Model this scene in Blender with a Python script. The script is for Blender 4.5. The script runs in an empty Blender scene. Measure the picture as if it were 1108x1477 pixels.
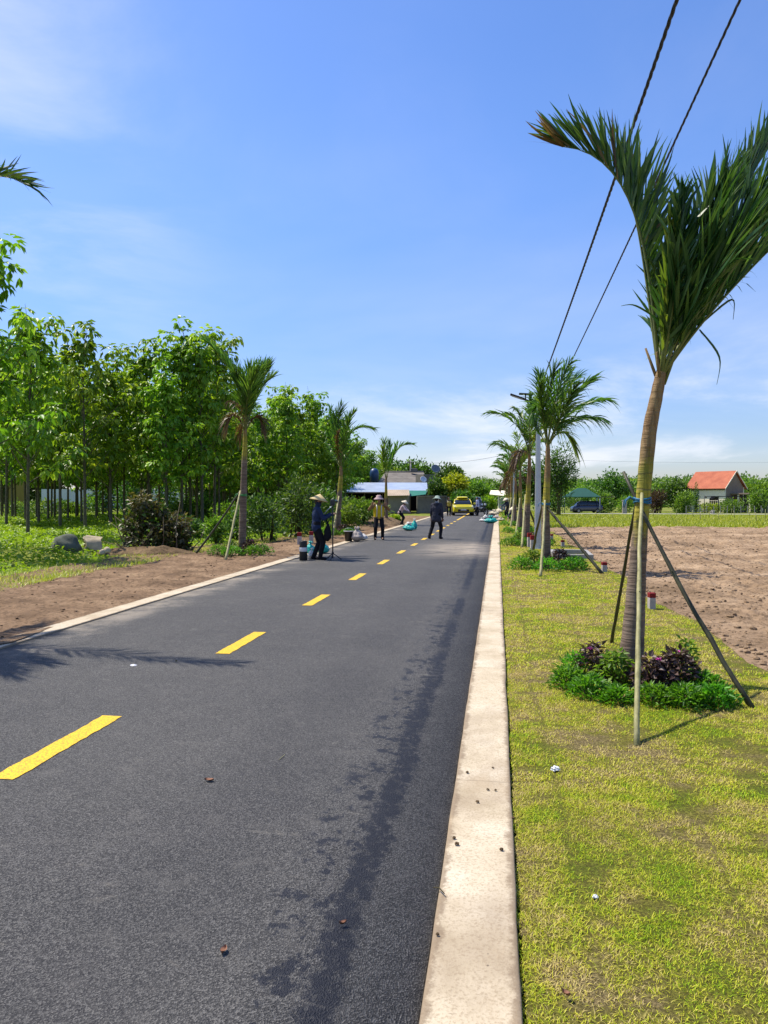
SKY_SAT, SKY_VAL, SKY_HUE, SKY_STR = 1.16, 1.0, .503, .12
SKY_LOW, SKY_HIGH = (.80, .755, .86, 1), (1.16, 1.09, 1.19, 1)
CLOUD_COL = (5.8, 5.9, 6.3, 1)
SUN_STR, EXPOSURE = 4.4, .58
import bpy, bmesh, math, random
import numpy as np
from mathutils import Vector, Matrix

scene = bpy.context.scene
COL = scene.collection
RNG = np.random.default_rng(7)
random.seed(7)
PI = math.pi
rad = math.radians

# ------------------------------------------------------------------ camera model
CAM_H, FPX, W0, H0 = 1.55, 1100.0, 1108.0, 1477.0
HOR = 717.0
YAW = math.atan2(718 - 554, FPX)
PITCH = math.atan2(H0 / 2 - HOR, FPX)
CF = np.array([-math.sin(YAW), math.cos(YAW)])
CR = np.array([math.cos(YAW), math.sin(YAW)])


def pt(u, v, z):
    """World point at camera depth z seen at photo position (u, v)."""
    X = (u - 554) / FPX * z
    h = CAM_H + (HOR - v) / FPX * z
    p = CR * X + CF * z
    return np.array([p[0], p[1], h])


def gp(u, v, g=0.0):
    """Ground point (height g) seen at photo position (u, v)."""
    return pt(u, v, (CAM_H - g) * FPX / (v - HOR))


cd = bpy.data.cameras.new('camera')
cam = bpy.data.objects.new('camera', cd)
COL.objects.link(cam)
cd.sensor_fit = 'VERTICAL'
cd.sensor_height = 36
cd.sensor_width = 27
cd.lens = FPX / H0 * 36
cd.clip_start = 0.05
cd.clip_end = 6000
cam.location = (0, 0, CAM_H)
cam.rotation_euler = (PI / 2 - PITCH, 0, YAW)
scene.camera = cam

# ------------------------------------------------------------------ noise
def hash2(i, j, s):
    n = (i * 374761393 + j * 668265263 + s * 982451653) & 0x7fffffff
    n = ((n ^ (n >> 13)) * 1274126177) & 0x7fffffff
    n = (n ^ (n >> 16)) & 0xffff
    return n / 65535.0


def vnoise(x, y, s=0):
    xi = np.floor(x).astype(np.int64); yi = np.floor(y).astype(np.int64)
    fx = x - xi; fy = y - yi
    fx = fx * fx * (3 - 2 * fx); fy = fy * fy * (3 - 2 * fy)
    a = hash2(xi, yi, s); b = hash2(xi + 1, yi, s)
    c = hash2(xi, yi + 1, s); d = hash2(xi + 1, yi + 1, s)
    return (a * (1 - fx) + b * fx) * (1 - fy) + (c * (1 - fx) + d * fx) * fy


def fbm(x, y, s=0, o=4):
    t = 0; a = .5; f = 1.0
    for k in range(o):
        t = t + a * vnoise(x * f + 17.3 * k, y * f - 9.1 * k, s + k)
        a *= .5; f *= 2.07
    return t


def smooth(a, b, x):
    t = np.clip((x - a) / (b - a), 0, 1)
    return t * t * (3 - 2 * t)


def terrain(x, y):
    return -0.72 * smooth(38, 112, np.asarray(y, float)) * smooth(2.6, 9, np.asarray(x, float))


# ------------------------------------------------------------------ mesh helpers
def link(o, parent=None):
    COL.objects.link(o)
    if parent is not None:
        o.parent = parent
    return o


def mesh_np(name, V, F, mats, rnd=None, smoothf=False, midx=None, attrs=None):
    """V (n,3), F list of index arrays or one (m,k) array."""
    me = bpy.data.meshes.new(name)
    V = np.asarray(V, np.float32)
    if isinstance(F, np.ndarray):
        F = [F]
    F = [np.asarray(f, np.int32) for f in F if len(f)]
    nl = sum(f.size for f in F); nf = sum(len(f) for f in F)
    me.vertices.add(len(V)); me.vertices.foreach_set('co', V.ravel())
    me.loops.add(nl); me.polygons.add(nf)
    me.loops.foreach_set('vertex_index', np.concatenate([f.ravel() for f in F]))
    st = []; k = 0
    for f in F:
        st.append(k + np.arange(len(f)) * f.shape[1]); k += f.size
    me.polygons.foreach_set('loop_start', np.concatenate(st).astype(np.int32))
    if midx is not None:
        me.polygons.foreach_set('material_index', np.asarray(midx, np.int32))
    if smoothf:
        me.polygons.foreach_set('use_smooth', np.ones(nf, bool))
    for m in (mats if isinstance(mats, (list, tuple)) else [mats]):
        me.materials.append(m)
    if rnd is not None:
        a = me.attributes.new('rnd', 'FLOAT', 'POINT'); a.data.foreach_set('value', np.asarray(rnd, np.float32))
    if attrs:
        for nm, arr in attrs.items():
            a = me.attributes.new(nm, 'FLOAT', 'POINT'); a.data.foreach_set('value', np.asarray(arr, np.float32))
    me.update(calc_edges=True)
    me.validate()
    return me


def obj(name, me, parent=None):
    return link(bpy.data.objects.new(name, me), parent)


def tag(o, label=None, cat=None, group=None, kind=None):
    if label: o['label'] = label
    if cat: o['category'] = cat
    if group: o['group'] = group
    if kind: o['kind'] = kind
    return o


def empty(name, loc=(0, 0, 0), rz=0.0, label=None, cat=None, group=None):
    o = bpy.data.objects.new(name, None)
    o.empty_display_size = .2
    COL.objects.link(o)
    o.location = loc; o.rotation_euler = (0, 0, rz)
    return tag(o, label, cat, group)


def kids(o):
    return [c for c in bpy.data.objects if c.parent == o]


def copy_tree(o, parent=None):
    c = o.copy(); COL.objects.link(c); c.parent = parent
    for ch in list(o.children):
        copy_tree(ch, c)
    return c


class MB:
    """Collects simple shapes in python lists; build() links ONE mesh."""
    def __init__(s):
        s.v = []; s.f = []; s.m = []; s.sm = []

    def add(s, V, F, m=0, sm=False):
        b = len(s.v)
        s.v += [tuple(map(float, p)) for p in V]
        for f in F:
            s.f.append([b + int(i) for i in f]); s.m.append(m); s.sm.append(sm)
        return s

    def box(s, c, d, m=0, rz=0.0, bev=0.0, M=None):
        bm = bmesh.new()
        bmesh.ops.create_cube(bm, size=1.0)
        for v in bm.verts:
            v.co = Vector((v.co.x * d[0], v.co.y * d[1], v.co.z * d[2]))
        if bev > 0:
            bmesh.ops.bevel(bm, geom=list(bm.edges), offset=bev, segments=2, profile=.5, affect='EDGES', clamp_overlap=True)
        R = M if M is not None else Matrix.Rotation(rz, 3, 'Z')
        bm.verts.ensure_lookup_table(); bm.verts.index_update()
        V = [R @ v.co + Vector(c) for v in bm.verts]
        F = [[v.index for v in f.verts] for f in bm.faces]
        bm.free()
        return s.add(V, F, m)

    def tube(s, pts, radii, n=8, m=0, cap=True, sm=True, ref=None):
        pts = [np.asarray(p, float) for p in pts]
        if np.isscalar(radii): radii = [radii] * len(pts)
        V = []; F = []
        up = np.array([0, 0, 1.0]) if ref is None else np.asarray(ref, float)
        for i, p in enumerate(pts):
            t = pts[min(i + 1, len(pts) - 1)] - pts[max(i - 1, 0)]
            t = t / (np.linalg.norm(t) + 1e-9)
            a = np.cross(t, up)
            if np.linalg.norm(a) < .05: a = np.cross(t, np.array([0, 1.0, 0.01]))
            a /= np.linalg.norm(a); b = np.cross(a, t)
            for k in range(n):
                an = 2 * PI * k / n
                V.append(p + radii[i] * (math.cos(an) * a + math.sin(an) * b))
        for i in range(len(pts) - 1):
            for k in range(n):
                k2 = (k + 1) % n
                F.append([i * n + k, i * n + k2, (i + 1) * n + k2, (i + 1) * n + k])
        s.add(V, F, m, sm)
        if cap:
            b = len(s.v) - len(V)
            s.f.append([b + k for k in range(n)][::-1]); s.m.append(m); s.sm.append(False)
            s.f.append([b + (len(pts) - 1) * n + k for k in range(n)]); s.m.append(m); s.sm.append(False)
        return s

    def lathe(s, prof, c=(0, 0, 0), n=24, m=0, sm=True, M=None, closed=False):
        V = []; F = []
        R = M if M is not None else Matrix.Identity(3)
        for (r, z) in prof:
            for k in range(n):
                a = 2 * PI * k / n
                V.append(R @ Vector((r * math.cos(a), r * math.sin(a), z)) + Vector(c))
        L = len(prof)
        for i in range(L - 1 if not closed else L):
            j = (i + 1) % L
            for k in range(n):
                k2 = (k + 1) % n
                F.append([i * n + k, i * n + k2, j * n + k2, j * n + k])
        return s.add(V, F, m, sm)

    def prism(s, poly, axis_vec, m=0):
        """poly: list of 3d points, extruded along axis_vec."""
        P = [np.asarray(p, float) for p in poly]; a = np.asarray(axis_vec, float)
        n = len(P)
        V = P + [p + a for p in P]
        F = [list(range(n))[::-1], list(range(n, 2 * n))] + [[i, (i + 1) % n, n + (i + 1) % n, n + i] for i in range(n)]
        return s.add(V, F, m)

    def build(s, name, mats, parent=None):
        me = bpy.data.meshes.new(name)
        me.from_pydata(s.v, [], s.f)
        for mt in (mats if isinstance(mats, (list, tuple)) else [mats]):
            me.materials.append(mt)
        me.polygons.foreach_set('material_index', s.m)
        me.polygons.foreach_set('use_smooth', s.sm)
        me.update()
        bm = bmesh.new(); bm.from_mesh(me)
        bmesh.ops.recalc_face_normals(bm, faces=bm.faces)
        bm.to_mesh(me); bm.free()
        return obj(name, me, parent)


# ------------------------------------------------------------------ leaves
def norm(a):
    return a / (np.linalg.norm(a, axis=-1, keepdims=True) + 1e-9)


def leaves(P, D, N, L, Wd, fold=.18, droop=.12):
    """Diamond leaves folded along the midrib. Returns V, F(tri)."""
    P = np.asarray(P, float); n = len(P)
    D = norm(D); S = norm(np.cross(D, N)); N = norm(np.cross(S, D))
    L = np.broadcast_to(np.asarray(L, float), (n,))[:, None]; Wd = np.broadcast_to(np.asarray(Wd, float), (n,))[:, None]
    mid = P + D * L * .45
    V = np.stack([P, mid + S * Wd * .5 + N * Wd * fold, P + D * L - N * L * droop, mid - S * Wd * .5 + N * Wd * fold], 1).reshape(-1, 3)
    b = np.arange(n)[:, None] * 4
    F = np.concatenate([b + np.array([[0, 1, 2]]), b + np.array([[0, 2, 3]])], 0)
    return V, F


def rdir(n, rng):
    d = rng.normal(size=(n, 3))
    return norm(d)


def clump_leaves(rng, lumps, per, size, width, up=.35, shell=.55, flat=1.0):
    """Leaves spread in overlapping ellipsoidal lumps [(c, r)], denser toward the outside. Returns P, D, N."""
    Ps = []; Ds = []; Ns = []
    for (c, r) in lumps:
        c = np.asarray(c, float); r = np.asarray(r, float)
        d = rdir(per, rng)
        k = shell + (1 - shell) * rng.random((per, 1)) ** .6
        k *= (1 + .18 * rng.normal(size=(per, 1)))
        Ps.append(c + d * r * k)
        out = d + .55 * rng.normal(size=(per, 3)) + np.array([0, 0, up])
        nn = norm(d * .7 + np.array([0, 0, .8]) + .5 * rng.normal(size=(per, 3)))
        Ds.append(norm(out)); Ns.append(nn)
    return np.concatenate(Ps), np.concatenate(Ds), np.concatenate(Ns)
# ------------------------------------------------------------------ materials
class NT:
    def __init__(s, name):
        s.m = bpy.data.materials.new(name); s.m.use_nodes = True
        s.t = s.m.node_tree; s.t.nodes.clear()
        s.out = s.t.nodes.new('ShaderNodeOutputMaterial')

    def n(s, typ, **kw):
        nd = s.t.nodes.new(typ)
        for k, v in kw.items():
            if k.startswith('_'):
                nd.inputs[k[1:].replace('_', ' ')].default_value = v
            else:
                setattr(nd, k, v)
        return nd

    def l(s, a, b):
        s.t.links.new(a, b)

    def coord(s, kind='Object', scale=(1, 1, 1), loc=(0, 0, 0)):
        tc = s.n('ShaderNodeTexCoord'); mp = s.n('ShaderNodeMapping')
        mp.inputs['Scale'].default_value = scale; mp.inputs['Location'].default_value = loc
        s.l(tc.outputs[kind], mp.inputs['Vector'])
        return mp.outputs['Vector']

    def noise(s, scale, detail=4, rough=.6, vec=None, kind='Fac'):
        nd = s.n('ShaderNodeTexNoise')
        nd.inputs['Scale'].default_value = scale; nd.inputs['Detail'].default_value = detail; nd.inputs['Roughness'].default_value = rough
        if vec is not None: s.l(vec, nd.inputs['Vector'])
        return nd.outputs[kind]

    def ramp(s, fac, stops, interp='LINEAR'):
        r = s.n('ShaderNodeValToRGB'); r.color_ramp.interpolation = interp
        e = r.color_ramp.elements
        while len(e) < len(stops): e.new(.5)
        for i, (p, c) in enumerate(stops):
            e[i].position = p; e[i].color = (*c, 1) if len(c) == 3 else c
        s.l(fac, r.inputs['Fac'])
        return r.outputs['Color']

    def mix(s, fac, a, b, blend='MIX'):
        m = s.n('ShaderNodeMix', data_type='RGBA', blend_type=blend)
        for val, sock in ((fac, m.inputs[0]), (a, m.inputs[6]), (b, m.inputs[7])):
            if isinstance(val, bpy.types.NodeSocket): s.l(val, sock)
            elif isinstance(val, (int, float)): sock.default_value = val
            else: sock.default_value = (*val, 1)
        return m.outputs[2]

    def math(s, op, a, b=None, c=None, clamp=False):
        m = s.n('ShaderNodeMath', operation=op); m.use_clamp = clamp
        for i, val in enumerate((a, b, c)):
            if val is None: continue
            if isinstance(val, bpy.types.NodeSocket): s.l(val, m.inputs[i])
            else: m.inputs[i].default_value = val
        return m.outputs[0]

    def range(s, x, a, b, c=0.0, d=1.0):
        m = s.n('ShaderNodeMapRange'); m.interpolation_type = 'SMOOTHSTEP'
        s.l(x, m.inputs[0])
        for i, v in enumerate((a, b, c, d)): m.inputs[i + 1].default_value = v
        return m.outputs[0]

    def sep(s, vec):
        x = s.n('ShaderNodeSeparateXYZ'); s.l(vec, x.inputs[0]); return x.outputs

    def attr(s, name='rnd'):
        a = s.n('ShaderNodeAttribute'); a.attribute_name = name; return a.outputs['Fac']

    def bump(s, h, strength=.5, dist=.01):
        b = s.n('ShaderNodeBump'); b.inputs['Strength'].default_value = strength; b.inputs['Distance'].default_value = dist
        s.l(h, b.inputs['Height']); return b.outputs['Normal']

    def princ(s, color, rough=.6, spec=.5, normal=None, metal=0.0, **kw):
        p = s.n('ShaderNodeBsdfPrincipled')
        def setv(nm, v):
            if isinstance(v, bpy.types.NodeSocket): s.l(v, p.inputs[nm])
            elif isinstance(v, (int, float)): p.inputs[nm].default_value = v
            else: p.inputs[nm].default_value = (*v, 1)
        setv('Base Color', color); setv('Roughness', rough); setv('Specular IOR Level', spec); setv('Metallic', metal)
        if normal is not None: s.l(normal, p.inputs['Normal'])
        for k, v in kw.items(): setv(k.replace('_', ' '), v)
        return p.outputs[0]

    def done(s, sh):
        s.l(sh, s.out.inputs['Surface']); return s.m


def solid(name, color, rough=.55, spec=.4, var=.12, scale=6.0, metal=0.0, bump=0.0, bscale=40.0, coat=0.0):
    t = NT(name); vec = t.coord()
    f = t.noise(scale, 5, .65, vec)
    lo = tuple(c * (1 - var) for c in color); hi = tuple(min(1, c * (1 + var)) for c in color)
    col = t.ramp(f, [(.3, lo), (.7, hi)])
    nrm = t.bump(t.noise(bscale, 4, .6, vec), bump, .01) if bump > 0 else None
    return t.done(t.princ(col, rough, spec, nrm, metal, Coat_Weight=coat))


def leaf_mat(name, c0, c1, c2, trans=.35, rough=.45, spec=.35, tcol=(1.25, 1.35, .55)):
    """Leaf colours by per-leaf random value, with light passing through the blade."""
    t = NT(name)
    col = t.ramp(t.attr('rnd'), [(0, c0), (.5, c1), (1, c2)])
    oi = t.n('ShaderNodeObjectInfo')
    hsv = t.n('ShaderNodeHueSaturation')
    t.l(t.math('MULTIPLY_ADD', oi.outputs['Random'], .03, .485), hsv.inputs['Hue'])
    t.l(t.math('MULTIPLY_ADD', oi.outputs['Random'], .35, .82), hsv.inputs['Value'])
    t.l(col, hsv.inputs['Color'])
    c = hsv.outputs['Color']
    p = t.princ(c, rough, spec)
    tr = t.n('ShaderNodeBsdfTranslucent')
    t.l(t.mix(1.0, c, tcol, 'MULTIPLY'), tr.inputs['Color'])
    mx = t.n('ShaderNodeMixShader'); mx.inputs[0].default_value = trans
    t.l(p, mx.inputs[1]); t.l(tr.outputs[0], mx.inputs[2])
    return t.done(mx.outputs[0])


M = {}
# asphalt -----------------------------------------------------------
t = NT('asphalt'); v = t.coord()
vo = t.n('ShaderNodeTexVoronoi'); vo.inputs['Scale'].default_value = 190; t.l(v, vo.inputs['Vector'])
chip = t.ramp(vo.outputs['Color'], [(.12, (.008, .008, .010)), (.5, (.058, .056, .053)), (.9, (.22, .21, .19))])
big = t.noise(.55, 4, .6, v); med = t.noise(5, 5, .7, v)
base = t.mix(t.range(big, .35, .7), (.034, .033, .032), (.078, .074, .066))
col = t.mix(.64, base, chip)
fleck = t.noise(38, 6, .85, v)
col = t.mix(t.math('MULTIPLY', t.range(fleck, .60, .70), .45), col, (.19, .18, .165))
col = t.mix(t.math('MULTIPLY', t.range(fleck, .40, .30, 0, 1), .55), col, (.016, .016, .02))
col = t.mix(t.math('MULTIPLY', t.range(med, .52, .72), .45), col, (.13, .122, .108))
sx = t.sep(v)
# bitumen streak parallel with the right kerb
wob = t.noise(1.3, 3, .5, t.coord(scale=(.3, 1, 1)))
off = t.math('ADD', t.math('ADD', sx[0], .545), t.math('MULTIPLY_ADD', wob, .12, -.06))
dist = t.math('ABSOLUTE', off)
edge = t.noise(10, 9, .8, t.coord(scale=(1, .8, 1)))
core = t.range(t.math('ADD', dist, t.math('MULTIPLY_ADD', edge, .34, -.17)), .048, .078, 1, 0)
holes = t.noise(16, 8, .8, t.coord(scale=(1, .7, 1), loc=(1, 2, 0)))
core = t.math('MULTIPLY', core, t.math('MULTIPLY_ADD', t.range(holes, .40, .50), .65, .35))
# ragged spots beside the band, on its road side
brk = t.noise(7.5, 7, .72, t.coord(scale=(1, .8, 1), loc=(5, 5, 0)))
spots = t.math('MULTIPLY', t.range(brk, .52, .57), t.range(t.math('ABSOLUTE', t.math('ADD', off, .13)), .12, .22, 1, 0))
gate = t.range(t.noise(.55, 3, .6, t.coord(scale=(.1, 1, 1), loc=(3, 1.2, 0))), .34, .42)
streak = t.math('MULTIPLY', t.math('MAXIMUM', core, spots), t.math('MULTIPLY_ADD', gate, .6, .4))
col = t.mix(t.math('MULTIPLY', streak, .88), col, (.007, .009, .017))
# dusty concrete-coloured scuffs, denser around the crossing place
sc = t.noise(1.6, 6, .75, t.coord(scale=(.55, 1.6, 1)))
yc = t.range(t.math('ABSOLUTE', t.math('SUBTRACT', sx[1], 23.0)), 1.0, 4.5, 1, 0)
xr = t.range(sx[0], -2.9, -.9)
dust = t.math('MULTIPLY', t.math('MULTIPLY', yc, xr), t.range(sc, .36, .54))
dust2 = t.math('MULTIPLY', t.range(t.noise(2.4, 8, .82, t.coord(scale=(.8, 1.8, 1), loc=(9, 4, 0))), .58, .70), .6)
dl = t.math('MULTIPLY', t.range(sx[0], -4.95, -4.2, 1, 0), t.range(t.noise(1.1, 5, .7, v), .42, .65))
col = t.mix(t.math('MULTIPLY', t.math('MAXIMUM', dust, t.math('MULTIPLY', dl, .6)), .85), col, (.38, .32, .24))
col = t.mix(t.math('MULTIPLY', dust2, .9), col, (.22, .20, .165))
# tyre marks
col = t.mix(t.math('MULTIPLY', t.range(t.math('ABSOLUTE', t.math('ADD', sx[0], 1.25)), .1, .5, 1, 0), .16), col, (.02, .02, .024))
hb = t.math('ADD', vo.outputs['Distance'], t.math('MULTIPLY', med, .4))
M['asphalt'] = t.done(t.princ(col, t.math('MULTIPLY_ADD', streak, -.12, .80), .30, t.bump(hb, 1.0, .0045)))

# concrete ----------------------------------------------------------
t = NT('concrete'); v = t.coord()
a = t.noise(2.2, 6, .65, v); b = t.noise(90, 3, .6, v); c = t.noise(.9, 4, .6, t.coord(scale=(1, .6, 1), loc=(4, 2, 0)))
col = t.ramp(a, [(.3, (.40, .325, .21)), (.5, (.53, .445, .31)), (.72, (.62, .545, .41))])
col = t.mix(t.math('MULTIPLY', t.range(b, .45, .7), .6), col, (.27, .205, .125))
col = t.mix(t.math('MULTIPLY', t.range(c, .54, .70), .55), col, (.25, .185, .12))
oi = t.n('ShaderNodeObjectInfo')
sp = t.n('ShaderNodeTexVoronoi'); sp.inputs['Scale'].default_value = 9; t.l(v, sp.inputs['Vector'])
fl = t.noise(26, 7, .8, t.coord(loc=(2, 7, 0)))
col = t.mix(t.math('MULTIPLY', t.range(fl, .60, .70), .6), col, (.20, .15, .10))
ef = t.attr('edge')
grime = t.math('MULTIPLY', t.range(t.math('ADD', ef, t.math('MULTIPLY_ADD', t.noise(7, 8, .8, v), 1.5, -.75)), .62, .92), .8)
col = t.mix(grime, col, (.20, .145, .09))
jy = t.sep(v)[1]
jf = t.math('ABSOLUTE', t.math('SUBTRACT', t.math('FRACT', t.math('ADD', t.math('MULTIPLY', jy, .36), t.math('MULTIPLY', a, .012))), .5))
col = t.mix(t.math('MULTIPLY', t.range(jf, .0012, .003, 1, 0), .45), col, (.12, .09, .06))
pat = t.noise(1.9, 7, .7, t.coord(scale=(1, .5, 1), loc=(8, 3, 0)))
col = t.mix(t.math('MULTIPLY', t.range(pat, .54, .66), .4), col, (.36, .27, .165))
col = t.mix(t.math('MULTIPLY', t.range(sp.outputs['Distance'], .03, .07, 1, 0), .8), col, (.07, .055, .04))
M['concrete'] = t.done(t.princ(col, .85, .25, t.bump(t.math('ADD', b, a), .5, .004)))

# yellow road paint -------------------------------------------------
t = NT('road_paint'); v = t.coord()
f = t.noise(120, 3, .6, v); g = t.noise(7, 5, .7, v)
col = t.mix(t.range(g, .4, .75), (.80, .49, .004), (.70, .42, .006))
col = t.mix(t.math('MULTIPLY', t.range(f, .56, .70), .7), col, (.16, .12, .05))
pv = t.n('ShaderNodeTexVoronoi'); pv.inputs['Scale'].default_value = 150; t.l(v, pv.inputs['Vector'])
col = t.mix(t.math('MULTIPLY', t.range(t.sep(pv.outputs['Color'])[0], .30, .12), .6), col, (.10, .075, .03))
col = t.mix(t.math('MULTIPLY', t.range(t.noise(16, 8, .85, v), .60, .68), .7), col, (.20, .15, .06))
M['paint'] = t.done(t.princ(col, .6, .4, t.bump(f, .5, .004)))

# bare earth --------------------------------------------------------
def earth(name, c0, c1, c2, scale=1.0, clod=14):
    t = NT(name); v = t.coord()
    a = t.noise(.55 * scale, 6, .65, v); b = t.noise(clod, 6, .7, v); c = t.noise(70, 4, .7, v)
    col = t.ramp(a, [(.3, c0), (.5, c1), (.7, c2)])
    col = t.mix(t.math('MULTIPLY', t.range(b, .46, .66), .75), col, tuple(x * .42 for x in c0))
    col = t.mix(t.math('MULTIPLY', t.range(c, .5, .75), .35), col, tuple(min(1, x * 1.35) for x in c2))
    return t.done(t.princ(col, .95, .1, t.bump(t.math('ADD', b, t.math('MULTIPLY', c, .5)), .9, .03)))


M['field'] = earth('field_earth', (.16, .105, .058), (.31, .21, .125), (.50, .36, .225))
M['verge'] = earth('verge_earth', (.115, .073, .042), (.225, .145, .084), (.34, .23, .135), 2.2)
M['mound'] = earth('mound_earth', (.10, .066, .036), (.18, .122, .066), (.28, .19, .105), 2.0)

# far ground: grass and weeds --------------------------------------
t = NT('meadow'); v = t.coord()
a = t.noise(.12, 6, .6, v); b = t.noise(2.2, 6, .7, v)
col = t.ramp(a, [(.3, (.13, .17, .025)), (.5, (.20, .23, .035)), (.7, (.30, .27, .08))])
col = t.mix(t.math('MULTIPLY', t.range(b, .4, .7), .6), col, (.04, .06, .012))
M['meadow'] = t.done(t.princ(col, .95, .1, t.bump(b, 1, .1)))
t = NT('hill_forest'); v = t.coord()
a = t.noise(.04, 6, .7, v)
M['hill'] = t.done(t.princ(t.ramp(a, [(.35, (.03, .05, .018)), (.65, (.07, .105, .03))]), .95, .1, t.bump(a, 1, 2)))

# lawn --------------------------------------------------------------
def lawn_colour(t, v):
    a = t.noise(1.15, 5, .62, v); b = t.noise(4.6, 5, .65, v)
    s = t.math('ADD', t.math('MULTIPLY', a, .72), t.math('MULTIPLY', b, .28))
    return s


t = NT('turf_soil'); v = t.coord()
s_ = lawn_colour(t, v)
col = t.ramp(s_, [(.38, (.14, .18, .014)), (.50, (.22, .205, .038)), (.60, (.26, .20, .09))])
fine = t.noise(60, 5, .75, v)
col = t.mix(t.math('MULTIPLY', t.range(fine, .38, .58), .7), col, (.055, .042, .015))
M['turf_soil'] = t.done(t.princ(col, .95, .1, t.bump(fine, 1, .02)))
t = NT('grass_blade'); v = t.coord()
s_ = t.math('ADD', lawn_colour(t, v), t.math('MULTIPLY_ADD', t.attr('rnd'), .22, -.11))
col = t.ramp(s_, [(.36, (.27, .43, .010)), (.45, (.55, .61, .020)), (.52, (.64, .59, .06)), (.60, (.62, .50, .20))])
p = t.princ(col, .6, .25); tr = t.n('ShaderNodeBsdfTranslucent'); t.l(t.mix(1, col, (1.2, 1.15, .6), 'MULTIPLY'), tr.inputs['Color'])
mx = t.n('ShaderNodeMixShader'); mx.inputs[0].default_value = .3; t.l(p, mx.inputs[1]); t.l(tr.outputs[0], mx.inputs[2])
M['blade'] = t.done(mx.outputs[0])

# foliage -----------------------------------------------------------
M['rubber_leaf'] = leaf_mat('rubber_leaf', (.06, .14, .016), (.20, .355, .030), (.58, .68, .09), .40, .40, .35, (1.3, 1.4, .5))
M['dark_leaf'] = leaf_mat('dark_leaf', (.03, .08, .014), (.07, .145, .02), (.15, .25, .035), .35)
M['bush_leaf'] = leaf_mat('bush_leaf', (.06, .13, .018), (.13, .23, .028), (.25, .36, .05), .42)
M['lime_leaf'] = leaf_mat('lime_leaf', (.16, .24, .02), (.38, .45, .025), (.62, .62, .04), .4)
M['weed_leaf'] = leaf_mat('weed_leaf', (.11, .22, .016), (.25, .38, .025), (.48, .54, .05), .42)
M['cover_leaf'] = leaf_mat('cover_leaf', (.035, .12, .012), (.085, .25, .016), (.20, .42, .035), .4)
M['purple_leaf'] = leaf_mat('purple_leaf', (.034, .018, .018), (.075, .042, .04), (.15, .10, .085), .2)
M['dry_leaf'] = leaf_mat('dry_leaf', (.045, .040, .016), (.11, .095, .032), (.25, .21, .085), .25)
M['red_leaf'] = leaf_mat('red_leaf', (.05, .03, .022), (.10, .05, .035), (.12, .10, .04), .25)
M['frond'] = leaf_mat('frond_leaf', (.018, .066, .018), (.046, .12, .028), (.13, .22, .045), .32, .38, .5)
M['frond_mid'] = leaf_mat('frond_mid_leaf', (.035, .10, .018), (.085, .19, .028), (.20, .33, .05), .38, .4, .45)
M['frond_pale'] = leaf_mat('frond_pale_leaf', (.09, .16, .025), (.17, .26, .036), (.30, .37, .06), .38, .4, .45)
M['frond_dead'] = leaf_mat('frond_dead_leaf', (.07, .045, .02), (.14, .085, .035), (.25, .17, .07), .25)
M['flower'] = solid('pink_petal', (.62, .10, .42), .6, .2)
M['hay'] = leaf_mat('hay_grass', (.20, .26, .02), (.36, .40, .035), (.52, .46, .12), .35)
# bark ----------------------------------------------------------------
t = NT('rubber_bark'); v = t.coord(scale=(1, 1, .5))
f = t.noise(14, 6, .7, v)
M['bark'] = t.done(t.princ(t.ramp(f, [(.3, (.055, .048, .03)), (.6, (.14, .125, .08)), (.8, (.24, .21, .14))]), .9, .15, t.bump(f, .7, .01)))
t = NT('palm_bark'); v = t.coord()
z = t.sep(v)[2]
ringsn = t.noise(1.0, 4, .65, t.coord(scale=(1.5, 1.5, 24)))
rings = t.range(ringsn, .40, .62)
ftr = t.noise(30, 5, .7, t.coord(scale=(1, 1, .12)))
blot = t.noise(5, 4, .6, v)
brown = t.mix(rings, (.115, .080, .055), (.215, .155, .108))
brown = t.mix(t.math('MULTIPLY', t.range(blot, .45, .7), .5), brown, (.27, .215, .16))
scar = t.range(t.math('ABSOLUTE', t.math('SUBTRACT', t.math('FRACT', t.math('MULTIPLY', t.math('ADD', z, t.math('MULTIPLY', blot, .05)), 7.0)), .5)), .02, .09, 1, 0)
green = t.mix(t.range(ftr, .35, .65), (.22, .20, .022), (.42, .35, .045))
green = t.mix(t.math('MULTIPLY', scar, .7), green, (.13, .10, .05))
green = t.mix(t.math('MULTIPLY', t.range(blot, .5, .7), .5), green, (.14, .15, .03))
sheath = t.mix(t.range(ftr, .35, .65), (.17, .095, .04), (.30, .20, .09))
zz = t.math('ADD', z, t.math('MULTIPLY_ADD', ftr, .5, -.25))
att = t.attr('shaft')   # where the green shaft begins, in metres above the base
rel = t.math('SUBTRACT', zz, att)
col = t.mix(t.range(rel, -.12, .12), brown, green)
col = t.mix(t.range(rel, .5, .75), col, sheath)
M['palm_bark'] = t.done(t.princ(col, .75, .25, t.bump(t.math('ADD', rings, ftr), .5, .008)))
M['sheath'] = solid('dry_sheath', (.20, .13, .055), .8, .2, .3, 22, bump=.5)
M['rachis'] = solid('frond_stalk', (.13, .15, .035), .5, .35, .2, 9)
M['stem'] = solid('plant_stem', (.07, .06, .03), .8, .2)
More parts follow.
